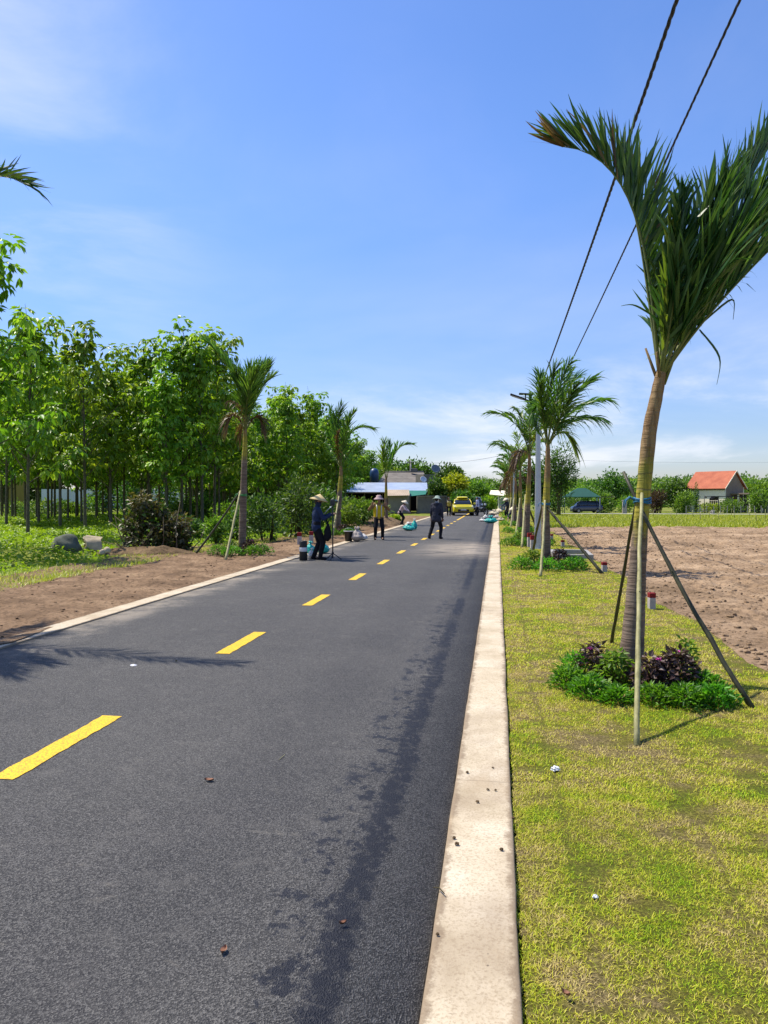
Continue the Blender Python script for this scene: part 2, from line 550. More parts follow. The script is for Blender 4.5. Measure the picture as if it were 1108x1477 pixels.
# poles
t = NT('dark_bamboo'); v = t.coord(scale=(1, 1, .3)); f = t.noise(20, 5, .7, v)
M['pole_dark'] = t.done(t.princ(t.ramp(f, [(.3, (.022, .022, .014)), (.55, (.05, .05, .024)), (.8, (.10, .10, .045))]), .6, .35, t.bump(f, .5, .006)))
t = NT('pale_stick'); v = t.coord(scale=(1, 1, .3)); f = t.noise(16, 5, .7, v)
M['pole_pale'] = t.done(t.princ(t.ramp(f, [(.3, (.16, .15, .06)), (.5, (.30, .28, .12)), (.75, (.42, .38, .20))]), .65, .3, t.bump(f, .6, .006)))
M['tie'] = solid('blue_cord', (.012, .13, .24), .55, .4, .25, 20)
M['tie_green'] = solid('green_cord', (.04, .32, .07), .55, .4, .25, 20)
# painted and plain things
M['steel'] = solid('galvanised_steel', (.40, .43, .46), .42, .5, .12, 3, .55)
M['panel'] = solid('solar_glass', (.012, .016, .035), .12, .6, .1)
M['dark_metal'] = solid('dark_metal', (.02, .021, .024), .45, .5)
M['cable'] = solid('cable_sheath', (.012, .013, .018), .5, .4)
M['white_post'] = solid('whitewashed_concrete', (.40, .36, .33), .85, .2, .2, 12, bump=.4)
M['red_paint'] = solid('red_paint', (.20, .012, .012), .7, .25, .25, 14)
M['grey_concrete'] = solid('grey_concrete', (.30, .29, .27), .9, .15, .2, 5, bump=.5)
M['pale_stone'] = solid('weathered_stone', (.46, .38, .25), .9, .15, .25, 6, bump=.6)
M['dark_stone'] = solid('mossy_stone', (.11, .12, .09), .9, .15, .3, 6, bump=.6)
M['black_plastic'] = solid('black_plastic', (.012, .012, .013), .5, .4)
M['white_band'] = solid('white_band', (.62, .62, .62), .5, .4)
M['teal'] = solid('teal_plastic', (.012, .34, .29), .35, .5, .25, 9)
M['white_sack'] = solid('white_sack', (.62, .60, .56), .75, .25, .12, 10, bump=.5)
M['cream_sack'] = solid('cream_sack', (.55, .48, .34), .8, .2, .15, 10, bump=.5)
M['grey_sack'] = solid('grey_sack', (.34, .30, .27), .8, .2, .2, 10, bump=.5)
# people
M['skin'] = solid('skin', (.30, .165, .105), .55, .35, .08, 14)
M['hair'] = solid('black_hair', (.012, .010, .009), .5, .4)
M['eye'] = solid('eye', (.012, .010, .010), .25, .5)
M['navy'] = solid('navy_cloth', (.022, .036, .085), .85, .15, .2, 9, bump=.3, bscale=60)
M['black_cloth'] = solid('black_cloth', (.012, .012, .015), .85, .15, .25, 9, bump=.3, bscale=60)
M['slate_cloth'] = solid('slate_cloth', (.040, .042, .058), .85, .15, .2, 9, bump=.3, bscale=60)
M['yellow_cloth'] = solid('yellow_cloth', (.62, .46, .02), .8, .2, .12, 9, bump=.3)
M['silver_tape'] = solid('reflective_tape', (.55, .55, .55), .35, .6)
M['tan_cloth'] = solid('tan_cloth', (.24, .15, .07), .85, .15, .2, 9, bump=.3)
M['pink_cloth'] = solid('pale_pink_cloth', (.56, .44, .46), .85, .15, .15, 20, bump=.3)
M['lilac_cloth'] = solid('pale_lilac_cloth', (.50, .50, .66), .85, .15, .15, 12)
M['straw'] = solid('palm_leaf_straw', (.66, .50, .22), .6, .3, .12, 26, bump=.4)
M['pale_straw'] = solid('pale_straw', (.70, .62, .46), .6, .3, .12, 26, bump=.4)
M['hat_pink'] = solid('faded_pink_hat', (.42, .30, .29), .85, .15)
M['hat_green'] = solid('sage_hat', (.27, .34, .29), .85, .15)
M['hat_white'] = solid('white_cloth', (.62, .63, .66), .8, .2)
# vehicles
M['car_yellow'] = solid('yellow_car_paint', (.72, .62, .004), .3, .5, .03, 3, coat=.8)
M['car_navy'] = solid('navy_car_paint', (.012, .014, .045), .3, .5, .03, 3, coat=.8)
M['car_grey'] = solid('dark_car_paint', (.04, .05, .07), .3, .5, .03, 3, coat=.8)
M['car_glass'] = solid('tinted_glass', (.012, .018, .028), .08, .7, .05)
M['lamp_glass'] = solid('lamp_lens', (.60, .62, .64), .15, .6, .05)
M['rubber'] = solid('tyre_rubber', (.012, .012, .012), .8, .2)
M['rim'] = solid('alloy', (.42, .43, .45), .35, .5, .1, 5, .7)
# buildings
def corr(name, c0, c1, rough=.45, metal=.0, period=12.0, axis=0, rust=(.20, .12, .07), amt=.3):
    t = NT(name); v = t.coord()
    w = t.n('ShaderNodeTexWave'); w.bands_direction = 'XYZ'[axis]; w.inputs['Scale'].default_value = period
    t.l(v, w.inputs['Vector'])
    f = t.noise(.8, 6, .7, v)
    col = t.ramp(f, [(.35, c0), (.65, c1)])
    col = t.mix(t.math('MULTIPLY', t.range(t.noise(1.7, 6, .75, v), .55, .75), amt), col, rust)
    return t.done(t.princ(col, rough, .4, t.bump(w.outputs['Fac'], .6, .03), metal))


M['tin_blue'] = corr('blue_grey_sheet_metal', (.36, .42, .50), (.50, .56, .64), .4, .3, 4, 0, (.30, .26, .22), .2)
M['tin_tan'] = corr('tan_fibre_cement', (.34, .26, .18), (.46, .36, .26), .8, 0, 1.6, 0)
M['tile_old'] = corr('weathered_roof_tile', (.13, .115, .095), (.22, .195, .165), .9, 0, 1.2, 2, (.07, .065, .05), .5)
M['tile_red'] = corr('red_roof_tile', (.34, .085, .038), (.46, .135, .062), .8, 0, 3.0, 2, (.22, .085, .05), .65)
M['plaster_grey'] = solid('grey_plaster', (.24, .22, .19), .9, .15, .2, 1.5, bump=.3)
M['plaster_dark'] = solid('stained_plaster', (.17, .16, .14), .9, .15, .25, 1.5, bump=.3)
M['cream'] = solid('cream_plaster', (.84, .76, .56), .85, .2, .05, 1.2)
M['shade_brown_wall'] = solid('shade_brown_plaster', (.26, .20, .15), .9, .15, .12, 1.2)  # gable's shade put into this brown; the porch roof shares it
M['white_wall'] = solid('pale_blue_wall', (.50, .56, .58), .8, .2, .08, .6)
M['ochre_wall'] = solid('ochre_wall', (.28, .22, .06), .85, .2, .1, .6)
M['maroon'] = solid('maroon_boards', (.08, .022, .015), .8, .2, .2, 4)
M['green_awning'] = solid('green_awning', (.02, .16, .11), .6, .3, .15, 2)
M['green_canvas'] = solid('dark_green_canvas', (.010, .075, .055), .6, .3, .15, 2)
M['opening_shade'] = solid('opening_shade_black', (.012, .011, .010), .9, .1)  # near-black stands in for the shade inside shed, window and drain openings
M['tank_blue'] = solid('blue_tank', (.015, .05, .13), .4, .5)
M['dish'] = solid('dish_grey', (.16, .18, .20), .5, .4)
M['dish_white'] = solid('dish_white', (.65, .66, .68), .5, .4)
M['wood'] = solid('weathered_wood', (.17, .13, .09), .85, .2, .25, 8)
M['road_pale'] = solid('pale_concrete_road', (.40, .38, .34), .9, .15, .12, .8)
M['iron'] = solid('black_iron', (.015, .015, .016), .5, .4)
M['pebble'] = solid('fallen_leaf', (.26, .13, .08), .8, .2, .2, 30)
M['paper'] = solid('crumpled_paper', (.72, .72, .74), .7, .2, .06, 30)
# ------------------------------------------------------------------ world and sun
SUN_EL, SUN_TRAVEL = rad(60), rad(-19.5)     # direction the light travels, measured from +X
w = bpy.data.worlds.new('World'); scene.world = w; w.use_nodes = True
nt = w.node_tree; nt.nodes.clear()
def wn(typ, **kw):
    n = nt.nodes.new(typ)
    for k, v in kw.items(): setattr(n, k, v)
    return n
def wm(op, a, b=None, c=None):
    m = wn('ShaderNodeMath', operation=op)
    for i, x in enumerate((a, b, c)):
        if x is None: continue
        if isinstance(x, bpy.types.NodeSocket): nt.links.new(x, m.inputs[i])
        else: m.inputs[i].default_value = x
    return m.outputs[0]
def wr(x, a, b, c=0., d=1.):
    m = wn('ShaderNodeMapRange'); m.interpolation_type = 'SMOOTHSTEP'; nt.links.new(x, m.inputs[0])
    for i, q in enumerate((a, b, c, d)): m.inputs[i + 1].default_value = q
    return m.outputs[0]
sky = wn('ShaderNodeTexSky', sky_type='NISHITA')
sky.sun_disc = False; sky.sun_elevation = SUN_EL
to_sun = np.array([-math.cos(SUN_TRAVEL), -math.sin(SUN_TRAVEL)])
sky.sun_rotation = math.atan2(to_sun[0], to_sun[1])
sky.air_density = 1.0; sky.dust_density = .6; sky.ozone_density = 5.0
hs = wn('ShaderNodeHueSaturation'); hs.inputs['Saturation'].default_value = SKY_SAT; hs.inputs['Value'].default_value = SKY_VAL; hs.inputs['Hue'].default_value = SKY_HUE
nt.links.new(sky.outputs[0], hs.inputs['Color'])
geo = wn('ShaderNodeTexCoord')
sepd = wn('ShaderNodeSeparateXYZ'); nt.links.new(geo.outputs['Generated'], sepd.inputs[0])
dz = sepd.outputs[2]
# clouds live on a horizontal layer: direction divided by its height
inv = wm('DIVIDE', 1.0, wm('MAXIMUM', wm('ADD', dz, .06), .03))
cmb = wn('ShaderNodeCombineXYZ')
nt.links.new(wm('MULTIPLY', sepd.outputs[0], inv), cmb.inputs[0]); nt.links.new(wm('MULTIPLY', sepd.outputs[1], inv), cmb.inputs[1])
def cloud(scale, loc, lo, hi, detail=7, rough=.6, stretch=(1, 1, 1)):
    mp = wn('ShaderNodeMapping'); mp.inputs['Location'].default_value = loc; mp.inputs['Scale'].default_value = stretch
    nt.links.new(cmb.outputs[0], mp.inputs['Vector'])
    n = wn('ShaderNodeTexNoise'); n.inputs['Scale'].default_value = scale; n.inputs['Detail'].default_value = detail; n.inputs['Roughness'].default_value = rough
    n.inputs['Distortion'].default_value = .4
    nt.links.new(mp.outputs[0], n.inputs['Vector'])
    return wr(n.outputs['Fac'], lo, hi)
low = wm('MULTIPLY', cloud(.42, (3.1, 1.7, 0), .46, .66, stretch=(1, .6, 1)), wm('MULTIPLY', wr(dz, .0, .05), wr(dz, .10, .26, 1, 0)))
wisp = wm('MULTIPLY', cloud(1.1, (.4, 2.6, 0), .40, .72, stretch=(1.0, .8, 1)), wr(dz, .15, .32))
left = wr(sepd.outputs[0], -.30, -.55)
wisp = wm('MULTIPLY', wisp, wm('MULTIPLY_ADD', left, .72, .08))
veil = wm('MULTIPLY', cloud(.25, (7, 3, 0), .35, .75, 5), wm('MULTIPLY', wr(dz, .7, .1), .22))
fac = wm('MINIMUM', wm('ADD', wm('ADD', wm('MULTIPLY', low, .6), wm('MULTIPLY', wisp, .62)), veil), .85)
mx = wn('ShaderNodeMix', data_type='RGBA')
nt.links.new(fac, mx.inputs[0]); tint = wn('ShaderNodeMix', data_type='RGBA', blend_type='MULTIPLY'); tint.inputs[0].default_value = 1.0
grad = wn('ShaderNodeMix', data_type='RGBA'); nt.links.new(wr(dz, .0, .42), grad.inputs[0])
grad.inputs[6].default_value = SKY_LOW; grad.inputs[7].default_value = SKY_HIGH
nt.links.new(hs.outputs[0], tint.inputs[6]); nt.links.new(grad.outputs[2], tint.inputs[7])
nt.links.new(tint.outputs[2], mx.inputs[6]); mx.inputs[7].default_value = CLOUD_COL
bg = wn('ShaderNodeBackground'); bg.inputs['Strength'].default_value = SKY_STR
nt.links.new(mx.outputs[2], bg.inputs['Color'])
wo = wn('ShaderNodeOutputWorld'); nt.links.new(bg.outputs[0], wo.inputs['Surface'])

sl = bpy.data.lights.new('sun', 'SUN'); sl.energy = SUN_STR; sl.angle = rad(.55); sl.color = (1.0, .93, .82)
so = bpy.data.objects.new('sun', sl); COL.objects.link(so)
dv = Vector((math.cos(SUN_EL) * math.cos(SUN_TRAVEL), math.cos(SUN_EL) * math.sin(SUN_TRAVEL), -math.sin(SUN_EL)))
so.rotation_euler = dv.to_track_quat('-Z', 'Y').to_euler(); so.location = (-20, 10, 30)
scene.view_settings.view_transform = 'Standard'; scene.view_settings.look = 'None'
scene.view_settings.exposure = EXPOSURE; scene.view_settings.gamma = 1.0; scene.view_settings.use_curve_mapping = False
scene.cycles.max_bounces = 8; scene.cycles.transparent_max_bounces = 8
scene.cycles.use_denoising = True
scene.cycles.caustics_reflective = False; scene.cycles.caustics_refractive = False

# ------------------------------------------------------------------ setting
def grid(xs, ys, zf):
    X, Y = np.meshgrid(xs, ys)
    V = np.stack([X, Y, zf(X, Y)], -1).reshape(-1, 3)
    nx, ny = len(xs), len(ys)
    i = (np.arange(ny - 1)[:, None] * nx + np.arange(nx - 1)[None]).ravel()
    return V, np.stack([i, i + 1, i + nx + 1, i + nx], 1)


xs = np.concatenate([[-3000, -1200, -500, -250], np.linspace(-150, -40, 12), np.linspace(-36, 36, 73), np.linspace(40, 150, 23), [250, 500, 1200, 3000]])
ys = np.concatenate([[-1500, -300, -60, -20], np.linspace(-8, 130, 70), [150, 200, 300, 500, 1000, 3000]])
V, F = grid(xs, ys, lambda x, y: terrain(x, y) - .16 + .0 * x)
tag(obj('ground', mesh_np('ground', V, F, M['meadow'], smoothf=True)), kind='structure')

def hill_z(x, y):
    r = np.hypot(x, y)
    return -3 + 8.5 * smooth(170, 420, r) * (.55 + .7 * fbm(x / 130, y / 130, 31, 3))
an = np.linspace(rad(-60), rad(70), 100); rr = np.linspace(150, 900, 30)
A, R_ = np.meshgrid(an, rr)
hx, hy = np.sin(A) * R_, np.cos(A) * R_
nx = len(an); i = (np.arange(len(rr) - 1)[:, None] * nx + np.arange(nx - 1)[None]).ravel()
tag(obj('hills', mesh_np('hills', np.stack([hx, hy, hill_z(hx, hy)], -1).reshape(-1, 3), np.stack([i, i + 1, i + nx + 1, i + nx], 1), M['hill'], smoothf=True)), kind='structure')

RX0, RX1 = -5.04, -.224
ys = np.concatenate([np.linspace(-6, 12, 60), np.linspace(12.6, 92, 60)])
ysE = ys
def strip(name, x0, x1, ys, top, bot, mats, wob0=0., wob1=0., seed=0, nx=7, kind='structure', crown=0.0):
    """A slab between x0 and x1 that follows slightly wobbly edges, with sides."""
    e0 = x0 + wob0 * (fbm(ys * 2.2, ys * 0 + seed, seed, 4) - .47) * 2
    e1 = x1 + wob1 * (fbm(ys * 2.2, ys * 0 + seed + 5, seed + 9, 4) - .47) * 2
    T = np.concatenate([[0, .02], np.linspace(.06, .94, nx - 4), [.98, 1]]) if kind == 'structure' and name == 'kerb' else np.linspace(0, 1, nx)
    V = []; n = nx + 2
    for k, y in enumerate(ys):
        V.append((e0[k], y, bot))
        for tt in T:
            b = (.006 if name == 'kerb' else .012) if tt in (0, 1) else 0
            V.append((e0[k] * (1 - tt) + e1[k] * tt, y, top - b + crown * (1 - (2 * tt - 1) ** 2)))
        V.append((e1[k], y, bot))
    F = []
    for k in range(len(ys) - 1):
        for j in range(n - 1):
            a = k * n + j
            F.append((a, a + 1, a + n + 1, a + n))
    eg = np.tile(np.concatenate([[1], np.abs(2 * T - 1) ** 1.6, [1]]), len(ys))
    me = mesh_np(name, V, np.array(F), mats, smoothf=False, attrs={'edge': eg})
    return tag(obj(name, me), kind=kind)


road = strip('road', RX0, RX1 - .004, ys, 0.0, -.12, M['asphalt'], 0, 0, 1, 9)
yk = np.concatenate([np.linspace(-6, 14, 260), np.linspace(14.2, 92, 160)])
strip('kerb', RX1, .075, yk, .007, -.14, M['concrete'], .005, .008, 3, 12)
strip('kerb', -5.32, RX0 - .003, yk, .007, -.14, M['concrete'], .02, .006, 6, 12)

# dashes: 1.2 m painted, 3.39 m apart, children of the road
CX = -2.69
y0 = gp(83, 1074)[1] - .62
for k in range(14):
    ya, yb = y0 + 3.39 * k, y0 + 3.39 * k + 1.22
    yy = np.linspace(ya, yb, 24)
    l_ = CX - .072 + .012 * (RNG.random(24) - .5); r_ = CX + .072 + .012 * (RNG.random(24) - .5)
    tp = .004
    V = np.concatenate([np.stack([l_, yy, yy * 0 + tp], 1), np.stack([r_, yy, yy * 0 + tp], 1)])
    i = np.arange(23)
    obj('road_marking', mesh_np('road_marking', V, np.stack([i, i + 24, i + 25, i + 1], 1), M['paint']), road)
# continuous line beyond
V = [(CX - .07, y0 + 3.39 * 14, .004), (CX + .07, y0 + 3.39 * 14, .004), (CX + .07, 91, .004), (CX - .07, 91, .004)]
obj('road_marking', mesh_np('road_marking', V, np.array([[0, 1, 2, 3]]), M['paint']), road)

# lawn --------------------------------------------------------------
def lawn_edge(y):
    return 2.42 + .22 * (fbm(y * .8, y * 0 + 3, 41, 4) - .47) * 2
def lawn_z(x, y):
    return -.016 + .03 * (fbm(x * 2.3, y * 2.3, 12, 4) - .47) - .006 * smooth(.2, .08, x)
ys = np.concatenate([np.linspace(-3, 14, 200), np.linspace(14.2, 90, 220)])
ts = np.linspace(0, 1, 34)
X = .09 + (lawn_edge(ys)[:, None] - .09) * ts[None]
Y = np.repeat(ys[:, None], 34, 1)
i = (np.arange(len(ys) - 1)[:, None] * 34 + np.arange(33)[None]).ravel()
tag(obj('lawn', mesh_np('lawn', np.stack([X, Y, lawn_z(X, Y)], -1).reshape(-1, 3), np.stack([i, i + 1, i + 35, i + 34], 1), M['turf_soil'], smoothf=True)), kind='structure')

def blades(x, y, z, ln, wd, rng, lean=.75):
    n = len(x)
    a = rng.random(n) * 2 * PI
    d = np.stack([np.cos(a), np.sin(a)], 1)
    s = np.stack([-np.sin(a), np.cos(a)], 1)
    le = np.clip((rng.random(n) * .85 + .25) * lean, 0, 1.15)
    P = np.stack([x, y, z], 1)
    mid = P + np.concatenate([d * (ln * .45 * le)[:, None], (ln * .5 * (1 - .3 * le))[:, None]], 1)
    tip = P + np.concatenate([d * (ln * 1.0 * le)[:, None], (ln * (1 - .62 * le))[:, None]], 1)
    S = np.concatenate([s * (wd * .5)[:, None], np.zeros((n, 1))], 1)
    V = np.stack([P - S, P + S, mid + S * .8, mid - S * .8, tip], 1).reshape(-1, 3)
    b = np.arange(n)[:, None] * 5
    return V, b + np.array([[0, 1, 2, 3]]), b + np.array([[3, 2, 4]])


def seam(x, y):
    """Dark joints between the squares of laid turf."""
    yy = y + .12 * (vnoise(x * 1.2, y * .8, 77) - .5) + .35 * np.floor(x / .62)
    xx = x + .1 * (vnoise(x * .9, y * 1.1, 78) - .5)
    g = np.minimum(np.abs((xx / .62) % 1 - .5) * .62, np.abs((yy / .95) % 1 - .5) * .95)
    return smooth(.0, .035, np.abs(.0 + g))


gv = []; gq = []; gt = []; gr = []; off = 0
for (ya, yb, dens, l0, l1, w0) in ((.8, 1.7, 9000, .018, .042, .003), (1.7, 4.2, 19000, .018, .042, .0023), (4.2, 7, 9500, .020, .044, .0034), (7, 12, 3200, .024, .050, .0060), (12, 24, 1300, .03, .055, .010), (24, 48, 340, .035, .065, .02), (48, 88, 90, .04, .08, .04)):
    xmax = 2.7 if yb < 30 else min(2.7, .42 * yb + .3)
    n = int((yb - ya) * (xmax - .06) * dens)
    x = .074 + RNG.random(n) ** 1.03 * (xmax - .074); y = ya + RNG.random(n) * (yb - ya)
    ed = lawn_edge(y)
    patch = fbm(x * 1.7, y * 1.7, 55, 4)
    hole = fbm(x * 5, y * 7, 91, 4)
    keep = (x < ed - .1 * RNG.random(n)) & (RNG.random(n) < .25 + .75 * seam(x, y)) & (RNG.random(n) < smooth(.26, .42, hole) + .06)
    x = x[keep]; y = y[keep]; patch = patch[keep]; n = len(x)
    ln = (l0 + (l1 - l0) * RNG.random(n)) * (.55 + .9 * patch) * .85
    V, q, tr_ = blades(x, y, lawn_z(x, y) - .004, ln, w0 * (.7 + .6 * RNG.random(n)), RNG, 1.15)
    gv.append(V); gq.append(q + off); gt.append(tr_ + off); gr.append(np.repeat(RNG.random(n), 5)); off += len(V)
tag(obj('lawn_grass', mesh_np('lawn_grass', np.concatenate(gv), [np.concatenate(gq), np.concatenate(gt)], M['blade'], rnd=np.concatenate(gr))),
    'short yellow green turf with straw coloured patches beside the pale kerb', 'grass', kind='stuff')

# ploughed field ------------------------------------------------------
def field_far(x):
    return 43 + 4 * (fbm(x * .3, x * 0, 14, 3) - .47) + .12 * x
def field_z(x, y):
    e = smooth(0, 1.2, x - lawn_edge(y))
    big = fbm(x * .35, y * .35, 21, 3) - .47
    med = fbm(x * 1.5, y * 1.1, 22, 4) - .47
    fine = fbm(x * 7, y * 9, 23, 4) - .47
    fur = np.abs(fbm(x * 2.0 + y * .4, y * .9, 24, 4) - .47)
    return terrain(x, y) - .06 + e * (.10 * big + .15 * med + .11 * fine - .18 * fur + .04)
ys = np.concatenate([np.linspace(1.5, 16, 330), np.linspace(16.08, 52, 330)])
ts = np.concatenate([np.linspace(0, .3, 170), np.linspace(.303, 1, 200)])
Y = np.repeat(ys[:, None], len(ts), 1)
X = lawn_edge(ys)[:, None] - .12 + ts[None] ** 1.25 * 30
Z = field_z(X, Y)
Z = Z - .5 * smooth(-1.5, 1.5, Y - field_far(X))
nx = len(ts); i = (np.arange(len(ys) - 1)[:, None] * nx + np.arange(nx - 1)[None]).ravel()
tag(obj('field', mesh_np('field', np.stack([X, Y, Z], -1).reshape(-1, 3), np.stack([i, i + 1, i + nx + 1, i + nx], 1), M['field'], smoothf=True)), kind='structure')
# loose clods
def clods(n, xf, yf, zf, smin, smax, mat, name, label):
    ico = bmesh.new(); bmesh.ops.create_icosphere(ico, subdivisions=2, radius=1); bv = np.array([v.co for v in ico.verts]); bf = np.array([[v.index for v in f.verts] for f in ico.faces]); ico.free()
    x = xf(n); y = yf(n)
    s = smin + (smax - smin) * RNG.random(n) ** 3
    V = bv[None] * (1 + .75 * (RNG.random((n, len(bv), 1)) - .5)) * (s[:, None, None]) * (.7 + .6 * RNG.random((n, 1, 3))) * np.array([1, 1, .65])
    V = V + np.stack([x, y, zf(x, y) + s * .2], 1)[:, None]
    F = (np.arange(n) * len(bv))[:, None, None] + bf[None]
    return tag(obj(name, mesh_np(name, V.reshape(-1, 3), F.reshape(-1, 3), mat)), label, 'clods', kind='stuff')
clods(9000, lambda n: 2.5 + 15 * RNG.random(n) ** 1.6, lambda n: 4 + 34 * RNG.random(n) ** 1.3, field_z, .006, .036, M['field'], 'earth_clods', 'loose pinkish brown clods of ploughed earth over the bare field')

# left verge -----------------------------------------------------------
def verge_edge(y):
    return -8.25 + .5 * (fbm(y * .6, y * 0 + 8, 61, 4) - .47) * 2 + 1.2 * smooth(22, 30, y) + .9 * smooth(36, 46, y)
def verge_z(x, y):
    over = smooth(8.6, 6.2, y) * smooth(-5.9, -5.3, x)
    b = .07 * (fbm(x * 1.3, y * 1.3, 71, 4) - .47) * 2 + .06 * (fbm(x * 7, y * 7, 72, 3) - .47)
    e = smooth(-5.3, -5.7, x)
    return -.012 + e * (b + .03) + .05 * over * fbm(x * 5, y * 3, 73, 3) + .0
ys = np.concatenate([np.linspace(3, 24, 260), np.linspace(24.1, 62, 160)])
ts = np.linspace(0, 1, 70)
R1 = np.where(ys < 9.5, -5.30 + .42 * smooth(9.5, 6.0, ys) * (fbm(ys * 2.2, ys * 0, 74, 4) + .35), -5.30)
X = R1[:, None] + (verge_edge(ys) - 1.2 - R1)[:, None] * ts[None]
Y = np.repeat(ys[:, None], 70, 1)
Z = verge_z(X, Y) + (.022 + 0 * X) * smooth(-5.36, -5.28, X) * smooth(9.5, 8, Y)
nx = 70; i = (np.arange(len(ys) - 1)[:, None] * nx + np.arange(nx - 1)[None]).ravel()
tag(obj('verge', mesh_np('verge', np.stack([X, Y, Z], -1).reshape(-1, 3), np.stack([i, i + nx, i + nx + 1, i + 1], 1), M['verge'], smoothf=True)), kind='structure')
clods(1700, lambda n: -8.6 + 3.2 * RNG.random(n), lambda n: 5 + 40 * RNG.random(n) ** 1.4, verge_z, .004, .024, M['verge'], 'verge_clods', 'small brown clods scattered on the dirt verge beside the road')

# weeds under and before the plantation --------------------------------
n = 150000
x = -8.0 - 27 * RNG.random(n) ** 1.15; y = 8 + 44 * RNG.random(n) ** 1.25
ok = (x < verge_edge(y) + .15 * RNG.random(n)) & (x > -.72 * y - 3)
x, y = x[ok], y[ok]; n = len(x)
hh = (.12 + .55 * fbm(x * .5, y * .5, 81, 4) ** 1.3 + .15 * (fbm(x * 2.5, y * 2.5, 82, 3))) * (.25 + .75 * smooth(.6, 5.0, verge_edge(y) - x)) * smooth(-.3, .4, verge_edge(y) - x)
hh = hh * (.55 + .45 * smooth(-8.5, -12, x))
P = np.stack([x, y, -.12 + hh * (.45 + .6 * RNG.random(n) ** .5)], 1)
D = norm(np.stack([RNG.normal(size=n), RNG.normal(size=n), .35 + .5 * RNG.normal(size=n)], 1))
N = norm(np.stack([.45 * RNG.normal(size=n), .45 * RNG.normal(size=n), np.ones(n)], 1))
sz = (.05 + .07 * RNG.random(n)) * (1 + .012 * y)
V, F = leaves(P, D, N, sz, sz * .62)
tint = np.clip(.15 + .7 * fbm(x * .8, y * .8, 83, 4) + .35 * (RNG.random(n) - .5), 0, 1)
tag(obj('weeds', mesh_np('weeds', V, F, M['weed_leaf'], rnd=np.repeat(tint, 4))), 'low bright green weeds covering the ground in front of the plantation', 'weeds', kind='stuff')
# paler dry grass along the edge of the weeds
n = 15000
y = 8 + 26 * RNG.random(n) ** 1.3; x = verge_edge(y) - 1.7 * RNG.random(n) ** 1.5 + .1
V, q, tr_ = blades(x, y, -.03 + 0 * x, .06 + .16 * RNG.random(n), .007 + .009 * RNG.random(n), RNG, 1.0)
tag(obj('verge_grass', mesh_np('verge_grass', V, [q, tr_], M['hay'], rnd=np.repeat(RNG.random(n), 5))), 'yellowing grass along the edge of the dirt verge', 'grass', kind='stuff')
# rough grass beyond the field
n = 52000
y = 42 + 62 * RNG.random(n) ** 1.2; x = 2.6 + RNG.random(n) * (y * .42)
ok = y > field_far(x) - 2.5 + 4 * RNG.random(n) ** 2
x, y = x[ok], y[ok]; n = len(x)
pz = fbm(x * .25, y * .25, 15, 4)
V, q, tr_ = blades(x, y, terrain(x, y) - .17, (.15 + .25 * RNG.random(n)) * (.5 + pz), .03 + .05 * RNG.random(n), RNG, .7)
tag(obj('meadow_grass', mesh_np('meadow_grass', V, [q, tr_], M['hay'], rnd=np.repeat(np.clip(.1 + 1.1 * pz * RNG.random(n) + .1, 0, 1), 5))), 'pale green rough grass between the bare field and the far lane', 'grass', kind='stuff')

# far lane on the right ------------------------------------------------
V, F = grid(np.linspace(1.2, 90, 60), np.array([108.0, 109.5, 111.0]), lambda x, y: terrain(x, y) - .03)
tag(obj('far_lane', mesh_np('far_lane', V, F, M['road_pale'])), kind='structure')
# ------------------------------------------------------------------ palms
def bez(P, t):
    P = np.asarray(P, float); t = np.asarray(t)[:, None]
    return (1 - t) ** 3 * P[0] + 3 * (1 - t) ** 2 * t * P[1] + 3 * (1 - t) * t * t * P[2] + t ** 3 * P[3]


def bezd(P, t):
    P = np.asarray(P, float); t = np.asarray(t)[:, None]
    return 3 * (1 - t) ** 2 * (P[1] - P[0]) + 6 * (1 - t) * t * (P[2] - P[1]) + 3 * t * t * (P[3] - P[2])


